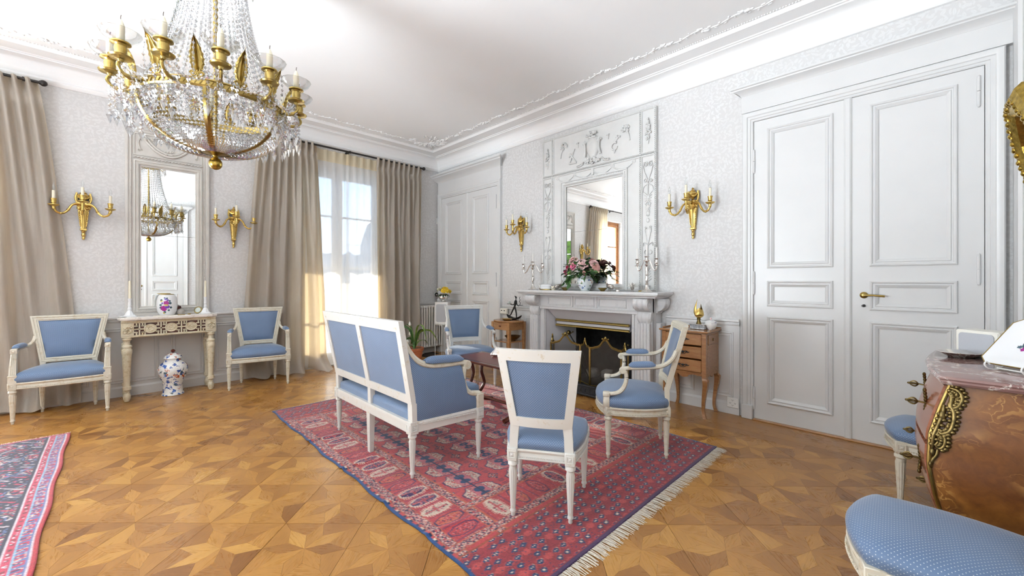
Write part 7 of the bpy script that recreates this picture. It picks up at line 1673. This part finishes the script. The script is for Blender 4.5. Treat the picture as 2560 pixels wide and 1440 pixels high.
# ------------------------------------------------------------------ three drawer stand
SX0, SX1, SY0, SY1, SZ = 4.475, 4.905, -.372, -.03, .825
t = thing('drawer_stand', 'small walnut stand of three drawers on curved legs right of fireplace', 'drawer stand', ((SX0 + SX1) / 2, (SY0 + SY1) / 2, 0)); hx, hy = (SX1 - SX0) / 2, (SY1 - SY0) / 2
for sx in (-1, 1):
    for sy in (-1, 1):
        x, y = sx * (hx - .022), sy * (hy - .022); b = MB(); path = [(x, y, .80), (x, y, .42), (x + sx * .012, y + sy * .006, .36), (x + sx * .010, y + sy * .004, .30), (x - sx * .004, y, .20), (x - sx * .014, y - sy * .008, .09), (x - sx * .006, y - sy * .004, .03), (x + sx * .006, y + sy * .004, 0)]
        W = [.020, .020, .024, .021, .016, .0125, .013, .016]; P = spline(path, 4); ws = np.interp(np.linspace(0, 7, len(P)), range(8), W)
        b.loft([[(p.x - w, p.y - w, p.z), (p.x + w, p.y - w, p.z), (p.x + w, p.y + w, p.z), (p.x - w, p.y + w, p.z)] for p, w in zip(P, ws)]); b.build('leg', 'honey_walnut', t, smooth=40)
b = MB(); b.box(-hx - .022, hx + .022, -hy - .022, hy + .010, SZ - .020, SZ - .002, .006); b.box(-hx - .018, hx + .018, hy - .004, hy + .010, SZ - .002, SZ + .014, .003)
for s in (-1, 1): b.box(s * (hx + .014) - .005, s * (hx + .014) + .005, -hy + .06, hy, SZ - .002, SZ + .010, .002)
b.build('top', 'honey_walnut', t, smooth=30)
b = MB(); b.box(-hx + .002, -hx + .022, -hy + .04, hy - .04, .42, SZ - .02); b.box(hx - .022, hx - .002, -hy + .04, hy - .04, .42, SZ - .02); b.box(-hx + .04, hx - .04, hy - .02, hy - .004, .42, SZ - .02)
for s in (-1, 1): b.prism([(s * -.0 + hx - .02 if s > 0 else -hx + .02, .42)] and [(-hy + .04, .42), (hy - .04, .42), (hy - .05, .385), (.05, .395), (0, .372), (-.05, .395), (-hy + .05, .385)], s * (hx - .012) - .008, s * (hx - .012) + .008, 'yz')
b.prism([(-hx + .04, .425), (hx - .04, .425), (hx - .05, .395), (.09, .402), (.05, .392), (.035, .372), (0, .365), (-.035, .372), (-.05, .392), (-.09, .402), (-hx + .05, .395)], -hy + .010, -hy + .026); b.box(-hx + .04, hx - .04, -hy + .012, -hy + .03, SZ - .032, SZ - .02)
b.build('carcass', 'honey_walnut', t, smooth=30)
for z0, z1 in ((.685, .790), (.558, .668), (.430, .542)):
    b = MB(); b.box(-hx + .044, hx - .044, -hy - .004, -hy + .03, z0, z1, .004); d = b.build('drawer', 'honey_walnut', t, smooth=30); zc = (z0 + z1) / 2
    b = MB(); b.ball((0, -hy - .008, zc), (.014, .004, .012), 10, 6)
    for s in (-1, 1): b.tube(spline([(s * .010, -hy - .010, zc), (s * .030, -hy - .012, zc + .010), (s * .046, -hy - .012, zc - .002), (s * .060, -hy - .010, zc + .004)], 4), .0035, 6); b.ball((s * .036, -hy - .008, zc + .004), (.010, .003, .008), 8, 4)
    b.tube(spline([(-.034, -hy - .014, zc), (-.02, -hy - .022, zc - .014), (.02, -hy - .022, zc - .014), (.034, -hy - .014, zc)], 4), .003, 6); b.build('drawer_pull', 'antique_brass_dark' if False else 'black_iron', d)
b = MB(); b.box(hx - .003, hx + .003, -hy + .05, hy - .05, .690, .785, .002); b.build('side_drawer', 'honey_walnut', t, smooth=30); b = MB(); b.ball((hx + .006, 0, .735), (.008, .014, .014), 10, 6); b.build('keyhole_plate', 'dark_bronze', t)
t = thing('flame_sculpture', 'gold flame shaped sculpture on dark foot beside porcelain sugar bowl', 'sculpture', (4.775, -.205, SZ + .052)); b = MB(); b.lathe([(0, 0), (.026, 0), (.022, .01), (.014, .03), (.018, .05), (.012, .06), (0, .06)], 16); b.build('foot', 'antique_brass', t)
b = MB()
def fl_r(v): return float(np.interp(v, [0, .12, .35, .6, .8, 1.0], [.012, .034, .048, .044, .034, .030]))
def fl_h(a): return .085 + .105 * math.exp(-((math.atan2(math.sin(a - 3.6), math.cos(a - 3.6))) / .42) ** 2) + .055 * math.exp(-((math.atan2(math.sin(a - .9), math.cos(a - .9))) / .45) ** 2) + .02 * math.exp(-((math.atan2(math.sin(a - 5.2), math.cos(a - 5.2))) / .35) ** 2)
for inner in (0, 1):
    b.grid(40, 12, lambda u, v: (lambda a, vv: (fl_r(vv) * (1 - .08 * inner) * (1 - .55 * max(0, (fl_h(a) - .09) / .1) * vv ** 3) * math.cos(a), fl_r(vv) * (1 - .08 * inner) * (1 - .55 * max(0, (fl_h(a) - .09) / .1) * vv ** 3) * math.sin(a), .055 + fl_h(a) * vv))(2 * PI * u, v), wrap=True)
b.build('flame', 'gilt', t, smooth=60, recalc=False)
t = thing('crystal_box', 'silver and crystal box supporting the gold flame sculpture', 'box', (4.775, -.205, SZ - .002)); b = MB(); b.box(-.070, .070, -.05, .05, .003, .046, .004); b.build('body', 'crystal_base', t); b = MB(); b.box(-.075, .075, -.055, .055, .046, .054, .002); b.build('lid', 'silver', t)
t = thing('sugar_bowl', 'small lidded white porcelain sugar bowl with sprigs on drawer stand', 'sugar bowl', (4.875, -.165, SZ - .002)); b = MB(); b.lathe([(0, 0), (.030, 0), (.032, .006), (.048, .025), (.056, .05), (.054, .068), (.056, .070), (0, .07)], 28); b.build('bowl', 'sprig_porcelain', t)
b = MB(); b.lathe([(.057, .070), (.057, .074), (.040, .086), (.014, .094), (0, .095)], 28); l = b.build('lid', 'sprig_porcelain', t); b = MB(); b.lathe([(.005, .094), (.004, .100), (.009, .106), (.007, .115), (0, .118)], 12); b.build('knob', 'petal_pale_pink', l)
# ------------------------------------------------------------------ speaker, flowers, radiator, plant
t = thing('speaker_stand', 'thin white wire stand carrying the white loudspeaker near radiator', 'speaker stand', (.60, -.32, 0))
b = MB()
for x, y in ((-.10, -.09), (.10, -.09), (.10, .09), (-.10, .09)): b.tube([(x, y, .006), (x, y, .560)], .005, 8)
b.tube([(-.10, -.09, .006), (.10, -.09, .006), (.10, .09, .006), (-.10, .09, .006)], .005, 8, loop=True); b.tube([(-.10, -.09, .556), (.10, -.09, .556), (.10, .09, .556), (-.10, .09, .556)], .005, 8, loop=True); b.build('wire_frame', 'white_plastic', t)
b = MB(); b.box(-.11, .11, -.10, .10, .560, .572, .002); b.build('shelf', 'white_plastic', t)
def speaker(label, loc, rz, w, d, h):
    t = thing('speaker', label, 'loudspeaker', loc, rz); b = MB(); b.box(-w / 2, w / 2, -d / 2, d / 2, 0, h, .006); b.build('cabinet', 'white_plastic' if h > w else 'cream_plastic', t, smooth=30)
    b = MB(); pts = []; rw, rh, rr = w * .40, h * .40, min(w, h) * .12
    for cx, cz, a0 in ((rw - rr, rh - rr, 0), (-rw + rr, rh - rr, 1), (-rw + rr, -rh + rr, 2), (rw - rr, -rh + rr, 3)):
        for i in range(5): a = PI / 2 * (a0 + i / 4); pts.append((cx + rr * math.cos(a), h / 2 + cz + rr * math.sin(a)))
    b.prism(pts, -d / 2 - .004, -d / 2 + .002); b.build('grille', 'speaker_mesh', t, smooth=30); return t
speaker('white loudspeaker on wire stand, silver vase of roses on top', (.60, -.32, .572), math.radians(40), .225, .20, .372)
t = thing('rose_vase', 'silver vase of yellow and white roses on the white loudspeaker', 'vase', (.60, -.31, .944)); b = MB(); b.lathe([(0, 0), (.040, 0), (.044, .006), (.030, .014), (.055, .035), (.078, .07), (.074, .10), (.060, .122), (.064, .132), (.056, .13), (0, .11)], 32, mod=lambda a, z: 1 + .05 * math.cos(10 * a + z * 40)); b.build('vase', 'silver', t)
q = random.Random(8)
for i in range(22):
    a = q.uniform(0, 2 * PI); el = q.uniform(.15, 1.4); d = Vector((math.cos(a) * math.cos(el), math.sin(a) * math.cos(el), math.sin(el))); c = Vector((0, 0, .155)) + Vector((d.x * .125, d.y * .125, d.z * .085)); lat = c.x * .703 + c.y * .711
    b = MB(); petal_flower(b, c - d * .01, .036, d, 5, i, 1.0); b.ball(c + d * .004, .015, 6, 4); b.build('rose', 'petal_yellow' if lat > -.015 else 'petal_white', t, smooth=60, recalc=False)
b = MB(); [leaf_blade(b, (0, 0, .13), (math.cos(k * .7), math.sin(k * .7), .25 - .1 * (k % 3)), .12, .022, .5) for k in range(14)]; stuff(b.build('leaf_spray', 'leaf_dark', t, smooth=60, recalc=False))
t = thing('radiator', 'pale painted column radiator by the corner behind the loudspeaker', 'radiator', (.11, -.275, 0))
for i in range(10):
    b = MB(); y = -.235 + i * .052
    for x in (-.055, 0, .055): b.tube([(x, y, .15), (x, y, .82)], .0165, 10)
    for z in (.14, .83): b.ball((0, y, z), (.085, .023, .035), 12, 8)
    b.build('column', 'radiator_paint', t, smooth=60)
b = MB(); b.tube([(0, -.27, .14), (0, -.285, .14), (0, -.285, 0)], .012, 8); b.build('valve_pipe', 'radiator_paint', t)
b = MB(); b.tube([(.025, -.76, .0), (.025, -.76, 3.5)], .014, 8); struct(b.build('trim_8', 'white_paint'))
b = MB(); [b.box(-.02, .02, y - .01, y + .01, 0, .12) for y in (-.235, .233)]; b.build('foot', 'radiator_paint', t)
t = thing('potted_plant', 'terracotta pot with strappy leaves and white blooms beside the settee', 'potted plant', (.70, -.93, 0)); b = MB(); b.lathe([(0, 0), (.095, 0), (.130, .20), (.134, .20), (.144, .205), (.146, .245), (.136, .248), (.128, .22), (0, .215)], 32); b.build('pot', 'terracotta', t, smooth=30); b = MB(); b.lathe([(0, .222), (.127, .222), (.126, .232), (0, .24)], 24); b.build('soil', 'soil', t)
b = MB(); b.lathe([(0, 0), (.13, 0), (.16, .03), (.155, .03), (.12, .008), (0, .006)], 28); b.build('saucer', 'terracotta', t)
for k in range(11):
    a = k * 2.4; L = .34 + .10 * math.sin(k * 3.1); h = .20 + .14 * math.cos(k * 1.7); b = MB(); P = spline([(0, 0, .23), (.08 * math.cos(a), .08 * math.sin(a), .23 + h), (L * .7 * math.cos(a), L * .7 * math.sin(a), .23 + h * 1.1), (L * math.cos(a), L * math.sin(a), .20 + h * .6)], 6); b.tube(P, [.018 * math.sin((.15 + .83 * i / (len(P) - 1)) * PI) + .002 for i in range(len(P))], 6, flat=(.15, 1)); b.build('leaf', 'leaf_green' if k % 3 else 'leaf_light', t, smooth=60)
for (x, y, z) in ((-.02, -.07, .62), (-.08, -.03, .46), (.03, -.14, .36)):
    b = MB(); b.tube(spline([(0, 0, .23), (x * .4, y * .4, z * .8), (x, y, z - .05)], 5), .004, 6); sp = b.build('flower_stalk', 'leaf_light', t); b = MB(); b.gem((x, y, z), .024, (.3, -.3, 1), .055, 10, .45); b.build('blossom', 'white_blossom', sp, smooth=60)
b = MB(); b.box(.0, .022, -.045, -.004, 2.35, 2.46, .003); o = b.build('thermostat', 'white_plastic', smooth=30); tag(o, 'tiny white thermostat box on the wall near the corner door', 'thermostat')
t = thing('wall_switch', 'white switch box with dark buttons on dado left of fireplace', 'switch', (1.825, -.036, .845)); b = MB(); b.box(-.075, .075, -.03, .0, -.05, .035, .004); b.build('box', 'cream_plastic', t, smooth=30); b = MB(); [b.box(x - .012, x + .012, -.034, -.029, -.006, .006, .001) for x in (-.04, .02)]; b.build('button', 'black_iron', t)
t = thing('wall_outlet', 'white triple socket plate on the baseboard beside the double door', 'socket', (5.03, -.023, .115)); b = MB(); b.box(-.052, .052, -.012, 0, -.048, .048, .004); b.build('plate', 'white_plastic', t, smooth=30)
b = MB()
for cx, cz in ((0, .022), (-.022, -.006), (.022, -.006), (0, -.026)):
    for dx, dz in ((-.006, .003), (.006, .003), (0, -.003)): b.M = Matrix.Translation((cx + dx, -.0122, cz + dz)) @ Matrix.Rotation(PI / 2, 4, 'X'); b.lathe([(0, 0), (.0026, 0), (.0026, .0006), (0, .0006)], 8); b.M = None
stuff(b.build('socket_hole', 'outlet_hole', t, smooth=None))
# ------------------------------------------------------------------ coffee table with lyre ends
t = thing('coffee_table', 'dark mahogany coffee table with lyre legs and leather top by settee', 'coffee table', (3.36, -1.60, .0095)); TW, TD, TH = .44, .225, .505
b = MB(); b.box(-TW - .05, TW + .05, -TD, TD, TH - .022, TH, .006); b.build('top', 'mahogany', t, smooth=30); b = MB(); b.box(-TW + .02, TW - .02, -TD + .045, TD - .045, TH - .001, TH + .0012); b.build('leather_inset', 'red_leather', t, smooth=None)
for s in (-1, 1):
    x = s * (TW - .13)
    for q in (-1, 1):
        b = MB(); b.tube(spline([(x, q * .10, TH - .022), (x, q * .075, TH - .07), (x, q * .055, TH - .16), (x, q * .085, TH - .25), (x, q * .092, TH - .30), (x, q * .05, TH - .36), (x, q * .012, TH - .385)], 5), .017, 10, flat=(1, 1)); b.build('lyre_arm', 'mahogany', t)
    b = MB(); b.box(x - .022, x + .022, -.04, .04, .085, .135, .006); b.tube(spline([(x, -TD + .02, .018), (x, -.10, .045), (x, 0, .095), (x, .10, .045), (x, TD - .02, .018)], 6), .022, 8)
    b.build('foot', 'mahogany', t)
    b = MB(); [b.tube([(x, y, TH - .022), (x, y, TH - .36)], .0025, 6) for y in (-.018, 0, .018)]; b.build('lyre_string', 'brass', t)
    for q in (-1, 1): b = MB(); b.ball((x, q * (TD - .03), .012), .012, 8, 6); b.build('caster', 'antique_brass', t)
b = MB(); b.tube([(-TW + .13, 0, .10), (TW - .13, 0, .10)], .014, 8); b.build('stretcher', 'mahogany', t)
t = thing('silver_dish', 'small lidded silver dish on the leather topped coffee table', 'dish', (3.20, -1.47, .0095 + TH + .0012)); b = MB(); b.lathe([(0, 0), (.045, 0), (.05, .008), (.062, .022), (.060, .026), (0, .026)], 28); b.build('dish', 'silver', t); b = MB(); b.lathe([(.060, .026), (.052, .040), (.025, .066), (.010, .088), (.006, .094), (0, .096)], 28); b.build('lid', 'silver', t)
# ------------------------------------------------------------------ inlaid chest of drawers by the near wall
KX0, KX1, KY0, KY1, KZ = 6.375, 6.755, -2.02, -1.225, .93
t = thing('commode', 'bombe chest of drawers with floral marquetry gilt mounts and plum marble top', 'chest of drawers', (0, 0, 0))
prof_z = [.10, .16, .24, .32, .40, .48, .56, .64, .70, .76, .82, .86, .895]
fx = lambda z: np.interp(z, [.08, .16, .30, .45, .58, .70, .80, .895], [.02, .03, .0, -.035, -.055, -.050, -.025, .004])   # bulge of the front (towards -x)
sy = lambda z: np.interp(z, [.08, .16, .30, .45, .58, .70, .80, .895], [.022, .030, .014, -.008, -.02, -.018, -.004, .012])
def ring_at(z, inset=0.0):
    R = []; f = KX0 + fx(z) + inset; s0 = KY0 + sy(z) + inset; s1 = KY1 - sy(z) - inset; n = 14
    for i in range(n + 1):      # front, with a serpentine swell
        k = i / n; y = s1 + (s0 - s1) * k; R.append((f + .022 * (2 * k - 1) ** 2 + .012 * math.cos(k * 2 * PI * 1.0) * .5, y, z))
    for i in range(1, n + 1):   # near side
        k = i / n; R.append((f + .022 + (KX1 - f - .022) * k, s0 - .014 * math.sin(k * PI), z))
    for i in range(1, n + 1): k = i / n; R.append((KX1, s0 + (s1 - s0) * k, z))
    for i in range(1, n): k = i / n; R.append((KX1 + (f + .022 - KX1) * k, s1 + .014 * math.sin(k * PI), z))
    return R
b = MB(); b.loft([ring_at(z) for z in np.linspace(.10, .895, 26)]); b.build('carcass', 'marquetry', t, smooth=50)
b = MB(); b.loft([[(x + (-o if x < 6.5 else 0) - .012, y + (-o if y < -1.7 else o), zz) for x, y, _z in ring_at(.895)] for o, zz in ((.008, .896), (.020, .900), (.026, .910), (.022, .916), (.028, .922), (.024, .930), (.018, KZ + .002))]); b.build('top', 'plum_marble', t, smooth=40)
def front_pt(z, k, d): f = KX0 + fx(z); s1, s0 = KY1 - sy(z), KY0 + sy(z); return (f + .022 * (2 * k - 1) ** 2 + .006 * math.cos(k * 2 * PI) - d, s1 + (s0 - s1) * k, z)
for z0, z1 in ((.665, .885), (.42, .645), (.20, .40)):
    b = MB(); b.slab(16, 10, lambda u, v: front_pt(z0 + (z1 - z0) * v, .05 + .90 * u, .016), lambda u, v: front_pt(z0 + (z1 - z0) * v, .05 + .90 * u, -.01)); d = b.build('drawer', 'rosewood', t, smooth=40)
    zc = (z0 + z1) / 2
    for kk in (.24, .76):
        b = MB(); p = Vector(front_pt(zc, kk, .018))
        for e in range(9): a = (e - 4) / 4; b.ball(p + Vector((.002 - .004 * abs(a), .004 * math.sin(e * 2), a * .055)), (.007, .012, .010), 8, 5)
        b.tube([p, p + Vector((-.022, 0, .002))], .004, 6); tp = p + Vector((-.022, 0, .002))
        for k in range(6):
            a = k * PI / 3; b.tube(spline([tp, tp + Vector((-.012, .014 * math.cos(a), .014 * math.sin(a))), tp + Vector((-.026, .010 * math.cos(a), .010 * math.sin(a))), tp + Vector((-.034, 0, 0))], 3), .0028, 5)
        b.ball(tp + Vector((-.036, 0, 0)), .006, 6, 4); b.build('drawer_pull', 'antique_brass', d)
# corner mounts and edge mouldings
for yk, s in ((KY0, 1), (KY1, -1)):
    b = MB(); pts = []
    for z in np.linspace(.10, .893, 30): pts.append((KX0 + fx(z) + .020, (KY0 + sy(z)) if s > 0 else (KY1 - sy(z)), z))
    b.tube(pts, .007, 8); b.build('edge_mount', 'brass', t)
def side_pt(z, x, d): return (KX0 + fx(z) + .022 + x, KY0 + sy(z) - .014 * math.sin(min(1, x / .36) * PI) - d, z)
b = MB()
def side_curve(pts, r): P = spline([Vector((x * .50, 0, .885 - (.885 - z) * .78)) for x, z in pts], 6); r *= .66; b.tube([side_pt(p.z, p.x, .006) for p in P], [r * (1 - .45 * abs(2 * i / (len(P) - 1) - 1) ** 3) for i in range(len(P))], 8, flat=(1, 1))
for pts, r in (([(.0, .885), (.05, .875), (.085, .84), (.08, .80), (.05, .79), (.035, .81), (.045, .83)], .012), ([(.005, .86), (.03, .84), (.045, .80), (.075, .77), (.09, .72), (.085, .68), (.055, .66), (.03, .67)], .013), ([(.008, .80), (.02, .76), (.018, .70), (.012, .64), (.01, .58)], .012), ([(.05, .66), (.075, .64), (.07, .60), (.045, .585), (.03, .60), (.04, .62)], .010), ([(.04, .585), (.035, .55), (.015, .52), (.008, .48)], .009), ([(.01, .70), (.03, .66), (.05, .62), (.05, .59)], .008), ([(.03, .87), (.055, .845), (.058, .81)], .008)): side_curve(pts, r)
def side_leaf(pts, r):
    P = spline([Vector((x * .50, 0, .885 - (.885 - z) * .78)) for x, z in pts], 5)
    for i in range(1, len(P) - 1, 2):
        t_ = (P[i + 1] - P[i - 1]).normalized(); n_ = Vector((-t_.z, 0, t_.x))
        for sg in (-1, 1):
            c_ = P[i] + n_ * sg * r * .55; b.ball(side_pt(c_.z, max(.002, c_.x), .007), (r * .5, .006, r * .42), 7, 4)
for pts in ([(.0, .885), (.05, .875), (.085, .84), (.08, .80), (.05, .79)], [(.045, .80), (.075, .77), (.09, .72), (.085, .68), (.055, .66)], [(.02, .76), (.018, .70), (.012, .64), (.01, .58)], [(.05, .66), (.075, .64), (.07, .60), (.045, .585)], [(.03, .87), (.055, .845), (.058, .81)]): side_leaf(pts, .018)
for x, z, rr in ((.022, .745, .020), (.012, .56, .016), (.006, .50, .012), (.05, .855, .014), (.07, .70, .012)): b.ball(side_pt(.885 - (.885 - z) * .78, x * .50, .008), (rr * .55, .008, rr), 10, 6)
b.build('corner_mount', 'antique_brass', t, smooth=60)
for x, y in ((KX0 + .05, KY0 + .055), (KX0 + .05, KY1 - .055), (KX1 - .03, KY0 + .05), (KX1 - .03, KY1 - .05)):
    b = MB(); b.loft([[(x - w + o, y - w, z), (x + w + o, y - w, z), (x + w + o, y + w, z), (x - w + o, y + w, z)] for w, z, o in ((.014, 0, -.012), (.016, .03, -.004), (.02, .08, .0), (.026, .12, 0))]); b.build('foot', 'rosewood', t, smooth=40)
b = MB(); R = ring_at(.82, -.0015); side = [side_pt(z, x, .0012) for z in (.82,) for x in np.linspace(.03, .36, 10)]
t = speaker('cream table radio with grey grille on the marble topped chest', (6.545, -1.372, KZ + .002), math.radians(-48), .160, .13, .085) if False else speaker('cream table radio with grey grille on the marble topped chest', (6.545, -1.295, KZ + .002), math.radians(-38), .170, .125, .125)
t = thing('silver_tray', 'shallow silver tray dish standing on marble before the cream radio', 'dish', (6.455, -1.405, KZ + .002)); b = MB(); b.lathe([(0, 0), (.05, 0), (.055, .003), (.082, .018), (.092, .024), (.090, .026), (.05, .007), (0, .005)], 32, mod=lambda a, z: 1 + .03 * math.cos(8 * a), sc=(1, .72)); b.build('dish', 'silver', t); t.rotation_euler = (0, 0, math.radians(45))
PA, PC = math.radians(-44), (6.590, -1.755)
t = thing('decorative_plate', 'gold rimmed white porcelain plate with painted bouquet on wire stand', 'plate', (PC[0], PC[1], KZ + .016)); t.rotation_euler = (Matrix.Rotation(PA, 3, 'Z') @ Matrix.Rotation(math.radians(-44), 3, 'X')).to_euler()
def sqp(h, y, c=.22): k = h * (1 - c); return [(x, y, .125 + z) for x, z in ((-k, -h), (k, -h), (h, -k), (h, k), (k, h), (-k, h), (-h, k), (-h, -k))]
b = MB(); b.loft([sqp(h, -y) for h, y in ((.08, 0), (.09, .004), (.125, .012), (.128, .016), (.122, .017), (.088, .009), (.080, .006))]); b.build('plate', 'glazed_white', t, smooth=20)
b = MB(); b.tube(sqp(.1275, -.015), .0028, 6, loop=True); b.build('gold_rim', 'brass', t)
q = random.Random(2)
for m, n, r in (('petal_magenta_print', 6, .013), ('pansy_print', 8, .009), ('leaf_print', 18, .007), ('petal_dusty', 8, .011)):
    b = MB()
    for i in range(n):
        a = q.uniform(0, 2 * PI); rr = .05 * math.sqrt(q.random()); c = (rr * math.cos(a), -.0072, .125 + rr * math.sin(a) * .8 + .3 * rr * math.cos(a)); k0 = q.uniform(.7, 1.3) * r
        b.add([(c[0] + k0 * (1 + .3 * math.cos(5 * w + i)) * math.cos(w), c[1], c[2] + k0 * (1 + .3 * math.cos(5 * w + i)) * math.sin(w)) for w in [2 * PI * j / 12 for j in range(12)]] + [(c[0], c[1] - .0005 - .0002 * i, c[2])], [(j, (j + 1) % 12, 12) for j in range(12)])
    b.build('painted_bouquet', m, t, smooth=None, recalc=False)
t = thing('plate_stand', 'white wire easel holding the painted porcelain plate', 'plate stand', (PC[0], PC[1], KZ + .002)); t.rotation_euler = (0, 0, PA); b = MB()
for s in (-1, 1): b.tube(spline([(s * .05, .10, .11), (s * .06, .012, .012), (s * .06, -.040, .004), (s * .06, -.062, .022), (s * .06, -.054, .034), (s * .06, -.040, .022)], 5), .003, 6); b.tube([(s * .05, .10, .11), (s * .04, .13, .003)], .003, 6)
b.tube([(-.06, -.010, .008), (.06, -.010, .008)], .003, 6); b.build('wire', 'white_plastic', t)
# octagonal brass framed mirror on the near wall
t = thing('octagonal_mirror', 'embossed brass octagonal mirror tilted forward on wall above the chest', 'mirror', (6.752, -1.62, 1.555)); t.rotation_euler = (math.radians(0), 0, WALL_C)
t.rotation_euler = (Matrix.Rotation(WALL_C, 3, 'Z') @ Matrix.Rotation(math.radians(13), 3, 'X')).to_euler()
def octa(rx, rz, y): 
    c = .42; return [(sx * rx * kx, y, .27 + sz * rz * kz) for sx, sz, kx, kz in ((1, -1, c, 1), (1, -1, 1, c), (1, 1, 1, c), (1, 1, c, 1), (-1, 1, c, 1), (-1, 1, 1, c), (-1, -1, 1, c), (-1, -1, c, 1))]
b = MB(); b.loft([octa(a, c, y) for a, c, y in ((.235, .29, -.0), (.240, .295, -.022), (.225, .28, -.045), (.20, .255, -.062), (.17, .225, -.060), (.145, .20, -.045), (.13, .185, -.025))], True, False); b.add(octa(.235, .29, 0), [tuple(range(8))]); b.build('frame', 'repousse_brass', t, smooth=20, recalc=True)
b = MB()
q = random.Random(4); O0 = octa(.185, .240, -.060); 
for i in range(8):
    p, r_ = Vector(O0[i]), Vector(O0[(i + 1) % 8]); k = max(3, int((r_ - p).length / .028))
    for j in range(k): c = p.lerp(r_, (j + .5) / k); b.ball(c + Vector((q.uniform(-.008, .008), 0, q.uniform(-.008, .008))), (.014, .010, .012), 7, 4); scroll(b, c, .016, 1.1, .004, q.uniform(0, 6), 1)
b.build('repousse_relief', 'repousse_brass', t, smooth=60, recalc=False)
b = MB(); b.add(octa(.135, .19, -.024) + octa(.135, .19, -.020), [tuple(range(8)), tuple(range(15, 7, -1))]); b.build('mirror_plate', 'mirror_glass', t, smooth=None)
